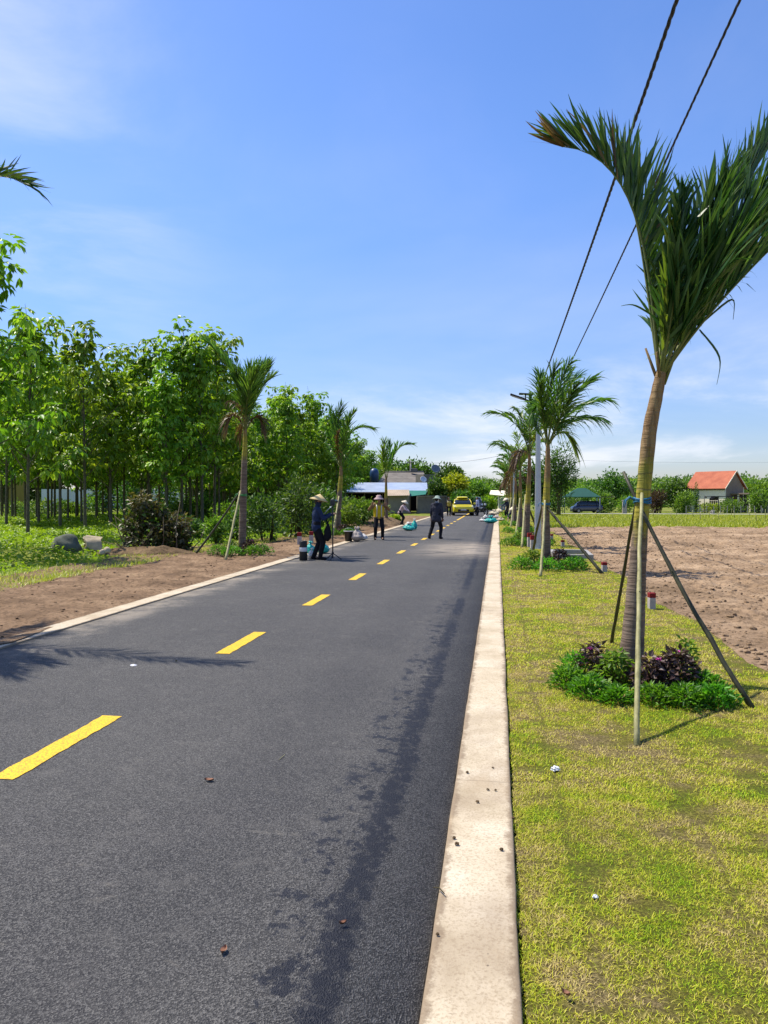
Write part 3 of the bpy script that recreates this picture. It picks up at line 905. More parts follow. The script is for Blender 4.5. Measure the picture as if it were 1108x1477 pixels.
def frond(name, P, parent, rng, up=(0, 0, 1), L=.55, pairs=46, wid=.030, t0=.18, ang=(58, 18), vee=25, droop=.25, mat='frond', rr=.016, tipdry=False, keep=.97, seg=4, one=0):
    """One feathered frond: a tapering stalk with two rows of long folded leaflets; P are four Bezier points (parent space)."""
    P = np.asarray(P, float)
    up = np.asarray(up, float)
    t = np.repeat(np.linspace(t0, 1, pairs), 2)
    side = np.tile([1., -1.], pairs)
    n = len(t)
    t = np.clip(t + rng.normal(size=n) * .25 / pairs, 0, 1)
    C = bez(P, t); T = norm(bezd(P, t))
    S = norm(np.cross(T, up[None])); N = norm(np.cross(S, T))
    f = np.clip((t - t0) / (1 - t0), 0, 1)
    a = np.radians(ang[0] + (ang[1] - ang[0]) * f ** .8 + rng.normal(size=n) * 8)
    vv = np.radians(vee + rng.normal(size=n) * 12)
    if one:
        vv = np.radians(one + rng.normal(size=n) * 14)
    D = norm(T * np.cos(a)[:, None] + (S * (side * np.cos(vv))[:, None] + N * np.sin(vv)[:, None]) * np.sin(a)[:, None])
    ln = L * (.42 + .58 * np.sin(np.clip(f * 1.0 + .22, 0, 1) * PI * .82)) * (.85 + .3 * rng.random(n))
    ln *= np.where(f > .93, .8, 1)
    kp = rng.random(n) < keep
    C, T, S, N, D, ln, f = C[kp], T[kp], S[kp], N[kp], D[kp], ln[kp], f[kp]; n = len(f)
    Wv = T - D * np.sum(T * D, 1, keepdims=True)
    Wv = norm(Wv * .75 + N * (.35 * rng.normal(size=(n, 1))) + S * .2 * rng.normal(size=(n, 1)))
    Wv = norm(Wv - D * np.sum(Wv * D, 1, keepdims=True))
    dr = droop * (.5 + .9 * rng.random(n)) + np.where(rng.random(n) < .07, .5, 0.)
    curl = .10 * rng.normal(size=(n, 1))
    V = []
    prof = {4: [(.0, .45), (.25, .95), (.55, 1.0), (.82, .55), (1.0, .06)], 2: [(.0, .6), (.5, 1.0), (1.0, .08)]}[seg]
    for s_, w_ in prof:
        p = C + D * (ln * s_)[:, None] + Wv * curl * (ln * s_ * s_)[:, None]
        p[:, 2] -= dr * ln * s_ ** 2.2
        ww = wid * w_ * .5
        V += [p - Wv * ww, p + Wv * ww]
    k = len(V)
    V = np.stack(V, 1).reshape(-1, 3)
    b = np.arange(n)[:, None] * k
    F = np.concatenate([b + np.array([[2 * j, 2 * j + 1, 2 * j + 3, 2 * j + 2]]) for j in range(k // 2 - 1)])
    r = np.clip(.5 + .28 * rng.normal(size=n), 0, 1)
    rnd = np.repeat(r, k)
    mi = np.zeros(len(F), int)
    if tipdry:
        dry = (f > .955) | (rng.random(n) < .04)
        mi = np.tile(np.where(dry, 2, 0), k // 2 - 1)
    # stalk
    m = 18; tt = np.linspace(0, 1, m); cc = bez(P, tt); td = norm(bezd(P, tt))
    sd = norm(np.cross(td, up[None])); nd = norm(np.cross(sd, td))
    rad_ = rr * (1 - tt * .85)
    ring = [cc + (sd * math.cos(q) + nd * math.sin(q)) * rad_[:, None] for q in np.linspace(0, 2 * PI, 7)[:-1]]
    RV = np.stack(ring, 1).reshape(-1, 3)
    RF = []
    for i in range(m - 1):
        for q in range(6):
            RF.append((i * 6 + q, i * 6 + (q + 1) % 6, (i + 1) * 6 + (q + 1) % 6, (i + 1) * 6 + q))
    RF = np.array(RF) + len(V)
    o = obj(name, mesh_np(name, V, F, [M[mat], M['rachis'], M['frond_dead']], rnd=rnd, midx=mi), parent)
    obj('stalk', mesh_np('stalk', RV, RF - len(V), M['rachis'], smoothf=True), o)
    return o


def palm_trunk(parent, pts, radii, shaft):
    """pts relative to the palm's base; shaft = height where the green shaft begins."""
    P = np.asarray(pts, float); r = np.asarray(radii, float)
    # resample smoothly
    k = np.linspace(0, len(P) - 1, 42)
    zi = np.stack([np.interp(k, np.arange(len(P)), P[:, j]) for j in range(3)], 1); ri = np.interp(k, np.arange(len(P)), r)
    for _ in range(3):
        zi[1:-1] = .5 * zi[1:-1] + .25 * (zi[:-2] + zi[2:]); ri[1:-1] = .5 * ri[1:-1] + .25 * (ri[:-2] + ri[2:])
    ri = ri * (1 + .025 * np.sin(np.arange(42) * 2.1))
    mb = MB().tube(list(zi), list(ri), 14)
    o = mb.build('trunk', M['palm_bark'], parent)
    a = o.data.attributes.new('shaft', 'FLOAT', 'POINT'); a.data.foreach_set('value', np.full(len(o.data.vertices), shaft, np.float32))
    return o


def crown_stubs(parent, c, r, rng, n=4):
    """Cut stalk ends left round the top of the shaft."""
    for k in range(n):
        a = rng.random() * 2 * PI
        d = np.array([math.cos(a) * .35, math.sin(a) * .35, 1.0]); d /= np.linalg.norm(d)
        p0 = np.asarray(c) + np.array([math.cos(a), math.sin(a), 0]) * r * .5 - np.array([0, 0, .12])
        MB().tube([p0, p0 + d * .16, p0 + d * (.26 + .1 * rng.random())], [.015, .013, .009], 7).build('cut_stalk', M['sheath'] if rng.random() < .6 else M['rachis'], parent)


def cam_off(du, dv_, dd, z):
    """Offset in metres of a photo offset (du, dv) at depth z, plus dd metres away from the camera."""
    a = CR * (du * z / FPX) + CF * dd
    return np.array([a[0], a[1], -dv_ * z / FPX])


def traced_palm(base_uv, trunk, fronds, label, shaft, depth=None, rng=None, stubs=4, name='palm_tree', grp='palms planted along the road'):
    b = gp(*base_uv); z = (CAM_H) * FPX / (base_uv[1] - HOR)
    root = empty(name, tuple(b), 0, label, 'palm', grp)
    pts = [(0, 0, -.05)] + [tuple(cam_off(u - base_uv[0], v - base_uv[1], 0, z)) for (u, v, r) in trunk]
    radii = [trunk[0][2] * 1.04] + [r for (_, _, r) in trunk]
    palm_trunk(root, pts, radii, shaft)
    top = trunk[-1]
    for fr in fronds:
        px, kw = fr[:-1], fr[-1]
        P = [cam_off(p[0] - base_uv[0], p[1] - base_uv[1], p[2], z) for p in px]
        kw = dict(kw)
        if 'up' in kw:
            q = kw['up']; a = CR * q[0] + CF * q[1]; kw['up'] = (a[0], a[1], q[2])
        frond('frond', P, root, rng or RNG, **kw)
    crown_stubs(root, pts[-1], trunk[-1][2], rng or RNG, stubs)
    return root, b, z


rp = np.random.default_rng(5)
c0 = (951, 548, 0)
big = dict(L=.74, pairs=82, wid=.024, ang=(36, 13), vee=55, droop=.08, rr=.017, t0=.18)
P1, P1b, P1z = traced_palm((910, 975), [(911, 955, .105), (914, 930, .10), (917, 877, .085), (921, 806, .070), (926, 736, .060), (929, 701, .060), (932, 666, .062), (937, 613, .060), (945, 578, .054), (949, 555, .050), (953, 535, .042)], [
    (c0, (934, 440, -.05), (930, 232, -.10), (801, 233, -.22), dict(big, up=(.95, .05, .30), L=.66, vee=80, ang=(44, 24), tipdry=True, wid=.025, t0=.26)),
    (c0, (940, 440, .12), (938, 320, .22), (905, 215, .28), dict(big, up=(.9, -.3, .2), L=.60, ang=(32, 15), vee=55)),
    (c0, (955, 450, -.25), (960, 385, -.32), (960, 305, -.30), dict(big, up=(0, -1, .2), L=.40, ang=(24, 10), vee=6, wid=.030)),
    (c0, (962, 450, -.12), (985, 370, -.2), (1022, 290, -.25), dict(big, up=(-.6, -.7, .3), L=.70, ang=(24, 10), vee=40, wid=.030)),
    (c0, (965, 450, .3), (985, 380, .4), (1000, 330, .5), dict(big, up=(-.4, -.9, .2), L=.46, ang=(26, 12), vee=25)),
    (c0, (985, 455, .02), (1045, 340, .1), (1108, 215, .18), dict(big, up=(-.85, -.25, .4), L=.84, vee=70, ang=(32, 13), wid=.029)),
    (c0, (990, 462, -.2), (1060, 360, -.3), (1165, 235, -.35), dict(big, up=(-.8, -.2, .5), L=.85, vee=74, ang=(36, 14), wid=.029)),
    (c0, (985, 468, .25), (1065, 385, .4), (1150, 290, .6), dict(big, up=(-.75, -.2, .6), L=.74, vee=70, ang=(34, 14))),
    (c0, (990, 478, -.12), (1055, 405, -.2), (1135, 330, -.2), dict(big, up=(-.75, -.15, .65), L=.60, vee=76, ang=(38, 16), droop=.22)),
    (c0, (985, 485, .10), (1040, 425, .2), (1125, 345, .25), dict(big, up=(-.7, -.4, .6), L=.44, vee=60, ang=(38, 18), droop=.3)),
    (c0, (968, 470, -.2), (1005, 405, -.35), (1060, 310, -.45), dict(big, up=(-.6, -.7, .4), L=.74, vee=45, ang=(26, 11), wid=.029)),
    (c0, (962, 500, .1), (985, 445, .2), (1012, 400, .3), dict(big, up=(-.5, -.6, .5), L=.40, pairs=30, vee=40, mat='frond_pale', droop=.25, ang=(30, 14))),
    (c0, (950, 480, -.15), (950, 420, -.25), (946, 345, -.3), dict(big, up=(.3, -1, .2), L=.36, pairs=44, vee=15, mat='frond_pale', ang=(20, 10))),
], 'tall palm', 1.22, rng=rp, stubs=5)
P1['label'] = 'largest palm with wide upright dark fronds and a brown tipped arching frond, on the lawn'
# hair-thin loose threads and a stray leaf
for (a, b_, c_) in (((948, 470), (905, 445), (884, 451)), ((1000, 480), (1030, 520), (1018, 560)), ((1005, 470), (1048, 430), (1040, 470)), ((942, 415), (928, 385), (915, 385)), ((944, 440), (930, 418), (924, 412))):
    pp = bez([cam_off(a[0] - 910, a[1] - 975, -.1, P1z), cam_off(b_[0] - 910, b_[1] - 975, -.15, P1z), cam_off(b_[0] - 910, b_[1] - 975, -.15, P1z), cam_off(c_[0] - 910, c_[1] - 975, -.2, P1z)], np.linspace(0, 1, 9))
    MB().tube(list(pp), [.006, .008, .009, .009, .008, .006, .004, .003, .002], 4).build('loose_leaflet', M['frond_pale'], P1)

c0 = (790, 645, 0)
md = dict(L=.66, pairs=54, wid=.026, ang=(38, 13), vee=35, droop=.38, mat='frond_mid', rr=.016, t0=.2)
P2, P2b, P2z = traced_palm((788, 818), [(788, 812, .105), (788, 780, .10), (787, 745, .088), (788, 725, .078), (789, 700, .070), (790, 672, .062), (790, 650, .05), (790, 640, .04)], [
    (c0, (782, 610, 0), (775, 575, -.1), (768, 595, -.2), dict(md, L=.42, droop=.5)),
    (c0, (785, 600, .1), (783, 560, .2), (782, 540, .3), dict(md, up=(0, -1, .3), vee=15)),
    (c0, (792, 600, -.2), (798, 560, -.3), (812, 532, -.4), dict(md, up=(0, -1, .3), vee=15)),
    (c0, (797, 600, .2), (812, 565, .3), (828, 536, .4), dict(md, up=(-.6, -.6, .4), ang=(28, 11), vee=50)),
    (c0, (800, 605, -.1), (825, 570, -.2), (848, 553, -.2), dict(md, up=(-.6, -.4, .5), L=.72, ang=(32, 12), vee=60)),
    (c0, (803, 610, .1), (832, 580, .1), (872, 576, .1), dict(md, up=(-.3, -.3, .9), droop=.6)),
    (c0, (803, 615, -.2), (828, 600, -.3), (855, 606, -.4), dict(md, up=(-.2, -.4, .9), droop=.7, L=.55)),
    (c0, (798, 615, -.3), (810, 590, -.5), (818, 565, -.6), dict(md, up=(-.2, -.9, .3), vee=10)),
    (c0, (780, 620, .3), (770, 600, .5), (772, 570, .6), dict(md, up=(.2, -.6, .7), L=.5)),
    (c0, (800, 622, .1), (815, 612, .2), (830, 640, .2), dict(md, L=.45, pairs=24, droop=.9, mat='frond_pale')),
    (c0, (786, 600, 0), (788, 565, -.1), (797, 536, -.1), dict(md, up=(.1, -1, .3), vee=15, L=.75, ang=(26, 10))),
    (c0, (795, 602, .3), (806, 572, .4), (838, 542, .5), dict(md, up=(-.5, -.6, .5), vee=40, L=.72, ang=(28, 10))),
    (c0, (780, 608, -.2), (776, 585, -.3), (773, 560, -.4), dict(md, up=(.3, -.9, .3), vee=30, L=.6, ang=(30, 12))),
], 'palm', 1.30, rng=rp)
P2['label'] = 'palm with a thick shaggy crown leaning right, directly in front of the nearer street lamp'

c0 = (354, 622, 0)
lf = dict(L=.74, pairs=58, wid=.027, ang=(34, 12), vee=45, droop=.16, mat='frond_mid', rr=.018, t0=.2)
L1, L1b, L1z = traced_palm((349, 800), [(349, 793, .105), (350, 760, .10), (351, 720, .092), (352, 690, .085), (353, 660, .075), (354, 640, .062), (354, 618, .045)], [
    (c0, (350, 580, 0), (345, 535, 0), (303, 498, -.2), dict(lf, up=(.5, -.2, .8), L=.68, vee=55)),
    (c0, (349, 585, .3), (340, 545, .5), (318, 515, .7), dict(lf, up=(.4, -.3, .8))),
    (c0, (357, 580, -.2), (363, 555, -.2), (366, 538, -.3), dict(lf, up=(-.1, -1, .3), vee=15, L=.80)),
    (c0, (360, 582, -.3), (369, 558, -.4), (378, 542, -.5), dict(lf, up=(-.3, -1, .3), vee=20, L=.80)),
    (c0, (355, 582, .2), (357, 560, .2), (356, 545, .2), dict(lf, up=(.1, -1, .2), vee=15, L=.7)),
    (c0, (363, 585, 0), (376, 556, 0), (386, 536, 0), dict(lf, up=(-.8, -.4, .4), L=.8, vee=60)),
    (c0, (360, 585, .4), (370, 555, .6), (384, 540, .8), dict(lf, up=(-.4, -.6, .6), L=.7)),
    (c0, (358, 590, -.4), (364, 565, -.6), (378, 545, -.9), dict(lf, up=(-.1, -1, .4), vee=15, L=.65)),
    (c0, (347, 605, 0), (338, 590, -.2), (333, 612, -.2), dict(lf, mat='frond_dead', L=.46, droop=.8, pairs=40, ang=(30, 14))),
    (c0, (362, 606, .1), (372, 592, .1), (376, 612, .1), dict(lf, mat='frond_dead', L=.46, droop=.8, pairs=40, ang=(30, 14))),
    (c0, (359, 583, .1), (368, 552, .15), (380, 530, .2), dict(lf, up=(-.5, -.8, .4), L=.8, vee=40)),
    (c0, (352, 583, -.1), (350, 560, -.2), (345, 545, -.3), dict(lf, up=(.3, -1, .3), vee=25, L=.7)),
    (c0, (349, 612, .4), (342, 600, .6), (338, 625, .8), dict(lf, mat='frond_dead', L=.4, droop=.9, pairs=26)),
    (c0, (354, 600, -.3), (350, 580, -.5), (340, 585, -.9), dict(lf, mat='frond_dead', L=.35, droop=.9, pairs=26)),
], 'palm', 2.6, rng=rp)
L1['label'] = 'palm with one long frond arching left and a dry brown skirt, on the dirt verge'

c0 = (491, 675, 0)
l2 = dict(lf, L=.74, pairs=48, wid=.034)
L2, L2b, L2z = traced_palm((487, 772), [(487, 767, .13), (488, 745, .115), (489, 725, .105), (491, 700, .095), (492, 685, .08), (492, 672, .05)], [
    (c0, (488, 640, 0), (486, 605, 0), (492, 588, 0), dict(l2, up=(0, -1, .3), vee=15)),
    (c0, (484, 640, .2), (478, 612, .3), (476, 592, .3), dict(l2, up=(.4, -.6, .6))),
    (c0, (496, 640, .1), (503, 610, .1), (536, 617, .1), dict(l2, up=(-.5, -.1, .8), L=.62, vee=50, droop=.5)),
    (c0, (495, 640, -.3), (500, 615, -.4), (510, 600, -.5), dict(l2, up=(-.2, -.8, .5))),
    (c0, (484, 655, -.3), (478, 640, -.5), (474, 622, -.8), dict(l2, up=(.2, -.8, .5), L=.55, droop=.5)),
    (c0, (490, 645, .1), (488, 618, .1), (484, 600, .1), dict(l2, up=(.1, -1, .3), vee=20)),
    (c0, (494, 645, -.1), (498, 620, -.1), (503, 604, -.1), dict(l2, up=(-.2, -1, .3), vee=25)),
    (c0, (482, 660, .3), (474, 650, .4), (470, 640, .6), dict(l2, L=.5, droop=.6)),
    (c0, (500, 660, 0), (508, 648, 0), (512, 640, .2), dict(l2, L=.5, droop=.8)),
    (c0, (488, 655, -.4), (485, 635, -.6), (490, 625, -.8), dict(l2, mat='frond_dead', L=.45, droop=.5, up=(0, -1, .3))),
], 'palm with a full bushy crown, behind the worker in the yellow conical hat', 1.8, rng=rp)
L2['label'] = 'bushy palm with a full round crown, behind the stand of the worker in navy'

c0 = (557, 692, 0)
l3 = dict(lf, L=.80, pairs=40, wid=.042)
L3, L3b, L3z = traced_palm((558, 757), [(558, 753, .10), (557, 735, .09), (557, 715, .085), (557, 703, .075), (557, 690, .055)], [
    (c0, (555, 670, 0), (554, 652, 0), (554, 638, 0), dict(l3, up=(0, -1, .3), vee=15, mat='frond_pale')),
    (c0, (559, 670, .3), (562, 655, .4), (562, 640, .5), dict(l3, up=(-.3, -1, .3), vee=20)),
    (c0, (563, 670, 0), (570, 640, 0), (591, 641, 0), dict(l3, up=(-.5, -.2, .8), vee=50, droop=.4)),
    (c0, (562, 675, -.3), (566, 660, -.4), (572, 645, -.6), dict(l3, up=(-.4, -.6, .6))),
    (c0, (553, 675, -.3), (551, 662, -.3), (552, 650, -.5), dict(l3, up=(.2, -1, .3), mat='frond_pale')),
], 'smaller palm with two pale green frond tufts, in front of the sheet metal roof', 1.5, rng=rp, stubs=2)
L3['label'] = 'slim palm with a forked pale green crown, in front of the blue grey metal roof'

# the palm whose frond tip reaches into the frame at the left; its shadow lies on the road
q = np.array([-7.75, 8.15, 0])
L0 = empty('palm_tree', tuple(q), 0, 'palm mostly out of view, one frond tip showing at the left edge of the sky', 'palm', 'palms planted along the road')
palm_trunk(L0, [(0, 0, -.05), (0, 0, .3), (.02, 0, 1.5), (.03, 0, 2.6), (.02, 0, 3.3)], [.11, .11, .085, .07, .045], 1.6)
top = np.array([.02, 0, 3.2])
tipw = pt(40, 270, 8.45) - q
for P, kw in (
    ([top, top + (.25, 0, 1.1), tipw + (-.75, .1, .55), tipw], dict(big, L=.52, vee=40, ang=(52, 22), up=(-.3, 0, 1))),
    ([top, top + (-.1, .1, .9), top + (-.4, .3, 1.8), top + (-1.2, .5, 2.0)], dict(big)),
    ([top, top + (.05, -.2, .9), top + (-.1, -.5, 1.6), top + (-.3, -1.2, 1.8)], dict(big)),
    ([top, top + (.05, .3, .9), top + (-.1, .5, 1.6), top + (-.2, .9, 2.0)], dict(big)),
    ([top, top + (-.2, -.1, .7), top + (-.6, -.3, 1.3), top + (-1.2, -.5, 1.2)], dict(big)),
    ([top, top + (-.1, .3, .8), top + (-.3, .7, 1.3), top + (-.4, 1.3, 1.5)], dict(big)),
    ([top, top + (0, 0, .8), top + (-.1, .1, 1.5), top + (-.2, 0, 2.2)], dict(big)),
    ([top, top + (.2, -.25, .8), top + (.5, -.7, 1.3), top + (1.1, -1.2, 1.2)], dict(big)),
    ([top, top + (.25, -.1, .7), top + (.6, -.45, 1.1), top + (1.25, -.75, .9)], dict(big)),
    ([top, top + (.1, -.35, .8), top + (.25, -.9, 1.3), top + (.5, -1.6, 1.1)], dict(big)),
    ([top, top + (.1, -.2, .9), top + (.3, -.5, 1.5), top + (.6, -.8, 1.8)], dict(big)),
):
    frond('frond', P, L0, rp, **kw)

# palms farther along on the right: three forms, then copies with their own parts
def generic_palm(b, seed, H, label, nf=9, spread=1.0, pale=.3, wid=.05):
    rng = np.random.default_rng(seed)
    root = empty('palm_tree', tuple(b), 0, label, 'palm', 'palms planted along the road')
    lean = rng.normal(size=2) * .06
    palm_trunk(root, [(0, 0, -.05), (0, 0, .2), (lean[0] * .5, lean[1] * .5, H * .5), (lean[0], lean[1], H * .85), (lean[0], lean[1], H)], [.115, .11, .085, .065, .042], H * .45)
    c = np.array([lean[0], lean[1], H - .05])
    for k in range(nf):
        a = k * 2.399 + rng.random() * .5; el = (.35 + .55 * rng.random())
        d = np.array([math.cos(a), math.sin(a)]) * spread
        ln = 1.25 + .45 * rng.random()
        P = [c, c + np.array([*(d * .12 * ln), .55 * ln]), c + np.array([*(d * (.30 + .25 * (1 - el)) * ln), .95 * ln * (.7 + .4 * el)]), c + np.array([*(d * (.55 + .5 * (1 - el)) * ln), ln * (.55 + .65 * el)])]
        frond('frond', P, root, rng, L=.66, pairs=36, wid=wid * .8, ang=(42, 14), vee=30, droop=.45, rr=.018, seg=2, up=(-d[0] * .3, -d[1] * .3, 1), mat='frond_pale' if rng.random() < pale else 'frond_mid')
    for k in range(2):
        a = rng.random() * 6.28; d = np.array([math.cos(a), math.sin(a)])
        P = [c, c + np.array([*(d * .25), .25]), c + np.array([*(d * .5), .2]), c + np.array([*(d * .62), -.25])]
        frond('frond', P, root, rng, L=.4, pairs=18, wid=wid, droop=.9, mat='frond_dead', seg=2)
    return root


far_spots = [(.93, 25.4, 3.0, 'palm with a loose pale crown just past the nearer street lamp'), (1.0, 34.2, 2.7, 'palm third beyond the nearer street lamp, crown merging with the next'), (.92, 42.5, 2.6, 'palm beside the farther street lamp'), (.9, 51, 2.8, None), (.9, 59.5, 2.7, None), (.85, 68, 2.7, None), (.85, 76.5, 2.7, None)]
far_spots[1] = (1.0, 34.2, 2.7, 'palm between the two street lamps, crown touching the paler palm before it')
g = [generic_palm((x, y, -.03), 30 + i, H, lab, 9, .95, .6 if i == 0 else .35, .05 if i < 2 else .07) for i, (x, y, H, lab) in enumerate(far_spots[:3])]
for i, (x, y, H, lab) in enumerate(far_spots[3:]):
    c = copy_tree(g[(i + 1) % 3]); c.location = (x, y, -.03); c.rotation_euler = (0, 0, 1.3 + 1.9 * i)
    c['label'] = 'distant small palm in the row beyond the farther street lamp'
    c['group'] = 'distant palms at the end of the row'
CAB1 = ((2.0, -12, 8.0), (1.33, 99, 7.05), 1.6)
CAB2 = ((2.8, -12, 8.5), (2.17, 99, 7.05), 1.75)
# ------------------------------------------------------------------ poles that hold the palms up
def support_pole(p0, p1, r, mat, label, seed=0, grp='poles propping up the palms'):
    p0 = np.asarray(p0, float); p1 = np.asarray(p1, float)
    rng = np.random.default_rng(seed)
    n = 12; t = np.linspace(0, 1, n)[:, None]
    P = p0 - (p1 - p0) * .02 + (p1 - p0) * 1.02 * t
    off = rng.normal(size=(n, 3)) * .0016 + np.sin(t * PI) * rng.normal(size=(1, 3)) * .009
    P = P + off * np.linalg.norm(p1 - p0) * .6
    R = r * (1.12 - .3 * t[:, 0]) * (1 + .14 * (np.arange(n) % 3 == 0))
    mb = MB().tube(list(P), list(R), 8)
    for k in (3, 6, 9):      # knots where twigs were cut off
        d = rdir(1, rng)[0]
        mb.tube([P[k], P[k] + d * r * 2.0], [r * .5, r * .28], 6)
    o = mb.build('support_pole', mat, None)
    tag(o, label, 'pole', grp)
    return o


def tie(parent, h, r, mat, c=(0, 0), tails=True):
    """Cord wound round the trunk, with loose ends."""
    mb = MB()
    for k in range(3):
        pts = [(c[0] + (r + .004) * math.cos(a), c[1] + (r + .004) * math.sin(a), h + .016 * (k - 1) + .008 * math.sin(2 * a + k)) for a in np.linspace(0, 2 * PI, 20)]
        mb.tube(pts, .0085, 6, cap=True)
    for k in range(2):
        a = PI + .5 * k
        s = np.array([c[0] - CR[0] * (r + .02) - CF[0] * .06, c[1] - CR[1] * (r + .02) - CF[1] * .06, h])
        mb.tube([s, s + (-.04, -.02 + .05 * k, .03), s + (-.075, -.02 + .08 * k, .0), s + (-.09, -.03 + .08 * k, -.06)], [.010, .008, .006, .004], 6)
    return mb.build('cord_tie', mat, parent)


tb = cam_off(926.5 - 910, 722 - 975, 0, P1z)
tie(P1, tb[2], .066, M['tie'], (tb[0], tb[1]))
support_pole(gp(921, 1070), pt(925, 712, 6.50), .0165, M['pole_pale'], 'pale knotty stick in front of the largest palm, nearest pole to the viewer', 1)
support_pole(gp(884, 926), pt(919, 716, 6.66), .016, M['pole_dark'], 'dark thin pole leaning on the largest palm from its road side, between trunk and road', 2)
support_pole(gp(1085, 1018), pt(899, 681, 6.76), .0175, M['pole_dark'], 'long dark bamboo pole slanting down to the right from the largest palm', 3)
tb = cam_off(0, 727 - 818, 0, P2z)
tie(P2, tb[2], .085, M['tie'], (tb[0], tb[1]))
support_pole(gp(780, 830), pt(786, 722, 16.7), .026, M['pole_pale'], 'pale stick in front of the palm beside the nearer street lamp', 4)
support_pole(gp(769, 799), pt(785, 722, 17.0), .03, M['pole_dark'], 'dark pole leaning on the palm beside the nearer street lamp, on its road side', 5)
support_pole(gp(868, 826), pt(784, 726, 16.9), .03, M['pole_dark'], 'dark pole slanting right from the palm beside the nearer street lamp to the field edge', 6)
support_pole(gp(325, 808), pt(347, 708, L1z - .2), .03, M['pole_pale'], 'pale stick with a green cord in front of the palm on the dirt verge', 7)
support_pole(gp(281, 800), pt(347, 708, L1z), .027, M['pole_dark'], 'dark pole slanting left from the palm on the dirt verge', 8)
tb = cam_off(1.5, 714 - 800, 0, L1z); tie(L1, tb[2], .098, M['tie_green'], (tb[0], tb[1]))
support_pole(gp(479, 777), pt(489, 716, L2z - .2), .033, M['pole_pale'], 'pale crooked stick against the bushy palm behind the tripod', 9)
tb = cam_off(1, 722 - 772, 0, L2z); tie(L2, tb[2], .11, M['tie'], (tb[0], tb[1]))
support_pole(gp(753, 789), pt(758, 714, 25.6), .034, M['pole_pale'], 'pale stick in front of the loose pale palm past the nearer street lamp', 10)
support_pole(gp(779, 777), pt(757, 716, 26.0), .034, M['pole_dark'], 'dark pole slanting right from the loose pale palm past the nearer street lamp', 11)
for i, (x, y, H, lab) in enumerate(far_spots[1:6]):
    support_pole((x - .25, y - 1.75, -.03), (x - .03, y - .12, 1.5), .036, M['pole_pale'], 'pale stick propping a palm far along the right hand lawn', 20 + i, 'poles propping up the distant palms')

# ------------------------------------------------------------------ planted rings of flowers round the palms
def dome_mesh(name, rng, rx, ry, h, n, size, mat, width=.45, up=.5, tmin=.0):
    a = rng.random(n) * 2 * PI; cz = rng.random(n) ** .8
    rr_ = np.sqrt(np.clip(1 - cz ** 2, 0, 1)) * (.72 + .36 * rng.random(n))
    rr_ = np.where(rng.random(n) < .3, rr_ * rng.random(n), rr_)
    lump = 1 + .16 * np.sin(a * 5 + rng.random() * 6) + .1 * np.sin(a * 9 + rng.random() * 6)
    P = np.stack([np.cos(a) * rr_ * rx * lump, np.sin(a) * rr_ * ry * lump, (.08 + cz * .92 * (.8 + .35 * rng.random(n))) * h], 1)
    D = norm(np.stack([np.cos(a), np.sin(a), up + .0 * a], 1) * (.5 + rng.random((n, 1))) + .6 * rng.normal(size=(n, 3)))
    N = norm(np.stack([.5 * rng.normal(size=n), .5 * rng.normal(size=n), np.ones(n)], 1))
    sz = size * (.7 + .6 * rng.random(n))
    V, F = leaves(P, D, N, sz, sz * width, droop=.2)
    r = np.clip(rng.random(n) * .8 + .25 * cz - .05, 0, 1)
    return mesh_np(name, V, F, mat, rnd=np.repeat(r, 4))


def flower_on(parent, p, r, rng):
    n = 12
    a = np.linspace(0, 2 * PI, n, endpoint=False) + .3 * rng.random(n)
    el = .3 + .9 * rng.random(n)
    D = np.stack([np.cos(a) * np.cos(el), np.sin(a) * np.cos(el), np.sin(el)], 1)
    V, F = leaves(np.repeat(np.asarray(p)[None], n, 0), D, np.tile([0, 0, 1.], (n, 1)) + .2 * rng.normal(size=(n, 3)), r, r * .7)
    return obj('flower', mesh_np('flower', V, F, M['flower']), parent)


def shrub(u, v, z0, r, h, kind, n, size, label, grp, seed, flowers=0, pos=None, fr=.034):
    rng = np.random.default_rng(seed)
    b = np.array(pos) if pos is not None else gp(u, v)
    mat = {'g': 'cover_leaf', 'p': 'purple_leaf', 'b': 'bush_leaf'}[kind]
    wd = .30 if kind == 'g' else .5
    root = empty('flower_bed_shrub', (b[0], b[1], z0), rng.random() * 6, label, 'shrub', grp)
    obj('foliage', dome_mesh('foliage', rng, r, r * .85, h, n, size, M[mat], wd, .9 if kind == 'g' else .4), root)
    st = MB()
    for k in range(7):
        a = rng.random() * 6.28; d = r * .55 * rng.random()
        st.tube([(d * .3 * math.cos(a), d * .3 * math.sin(a), -.02), (d * math.cos(a), d * math.sin(a), h * .7)], [.007, .004], 5)
    st.build('stems', M['stem'], root)
    for k in range(flowers):
        a = rng.random() * 6.28
        flower_on(root, (r * .5 * math.cos(a), r * .5 * math.sin(a), h * (.95 + .1 * rng.random())), fr, rng)
    return root


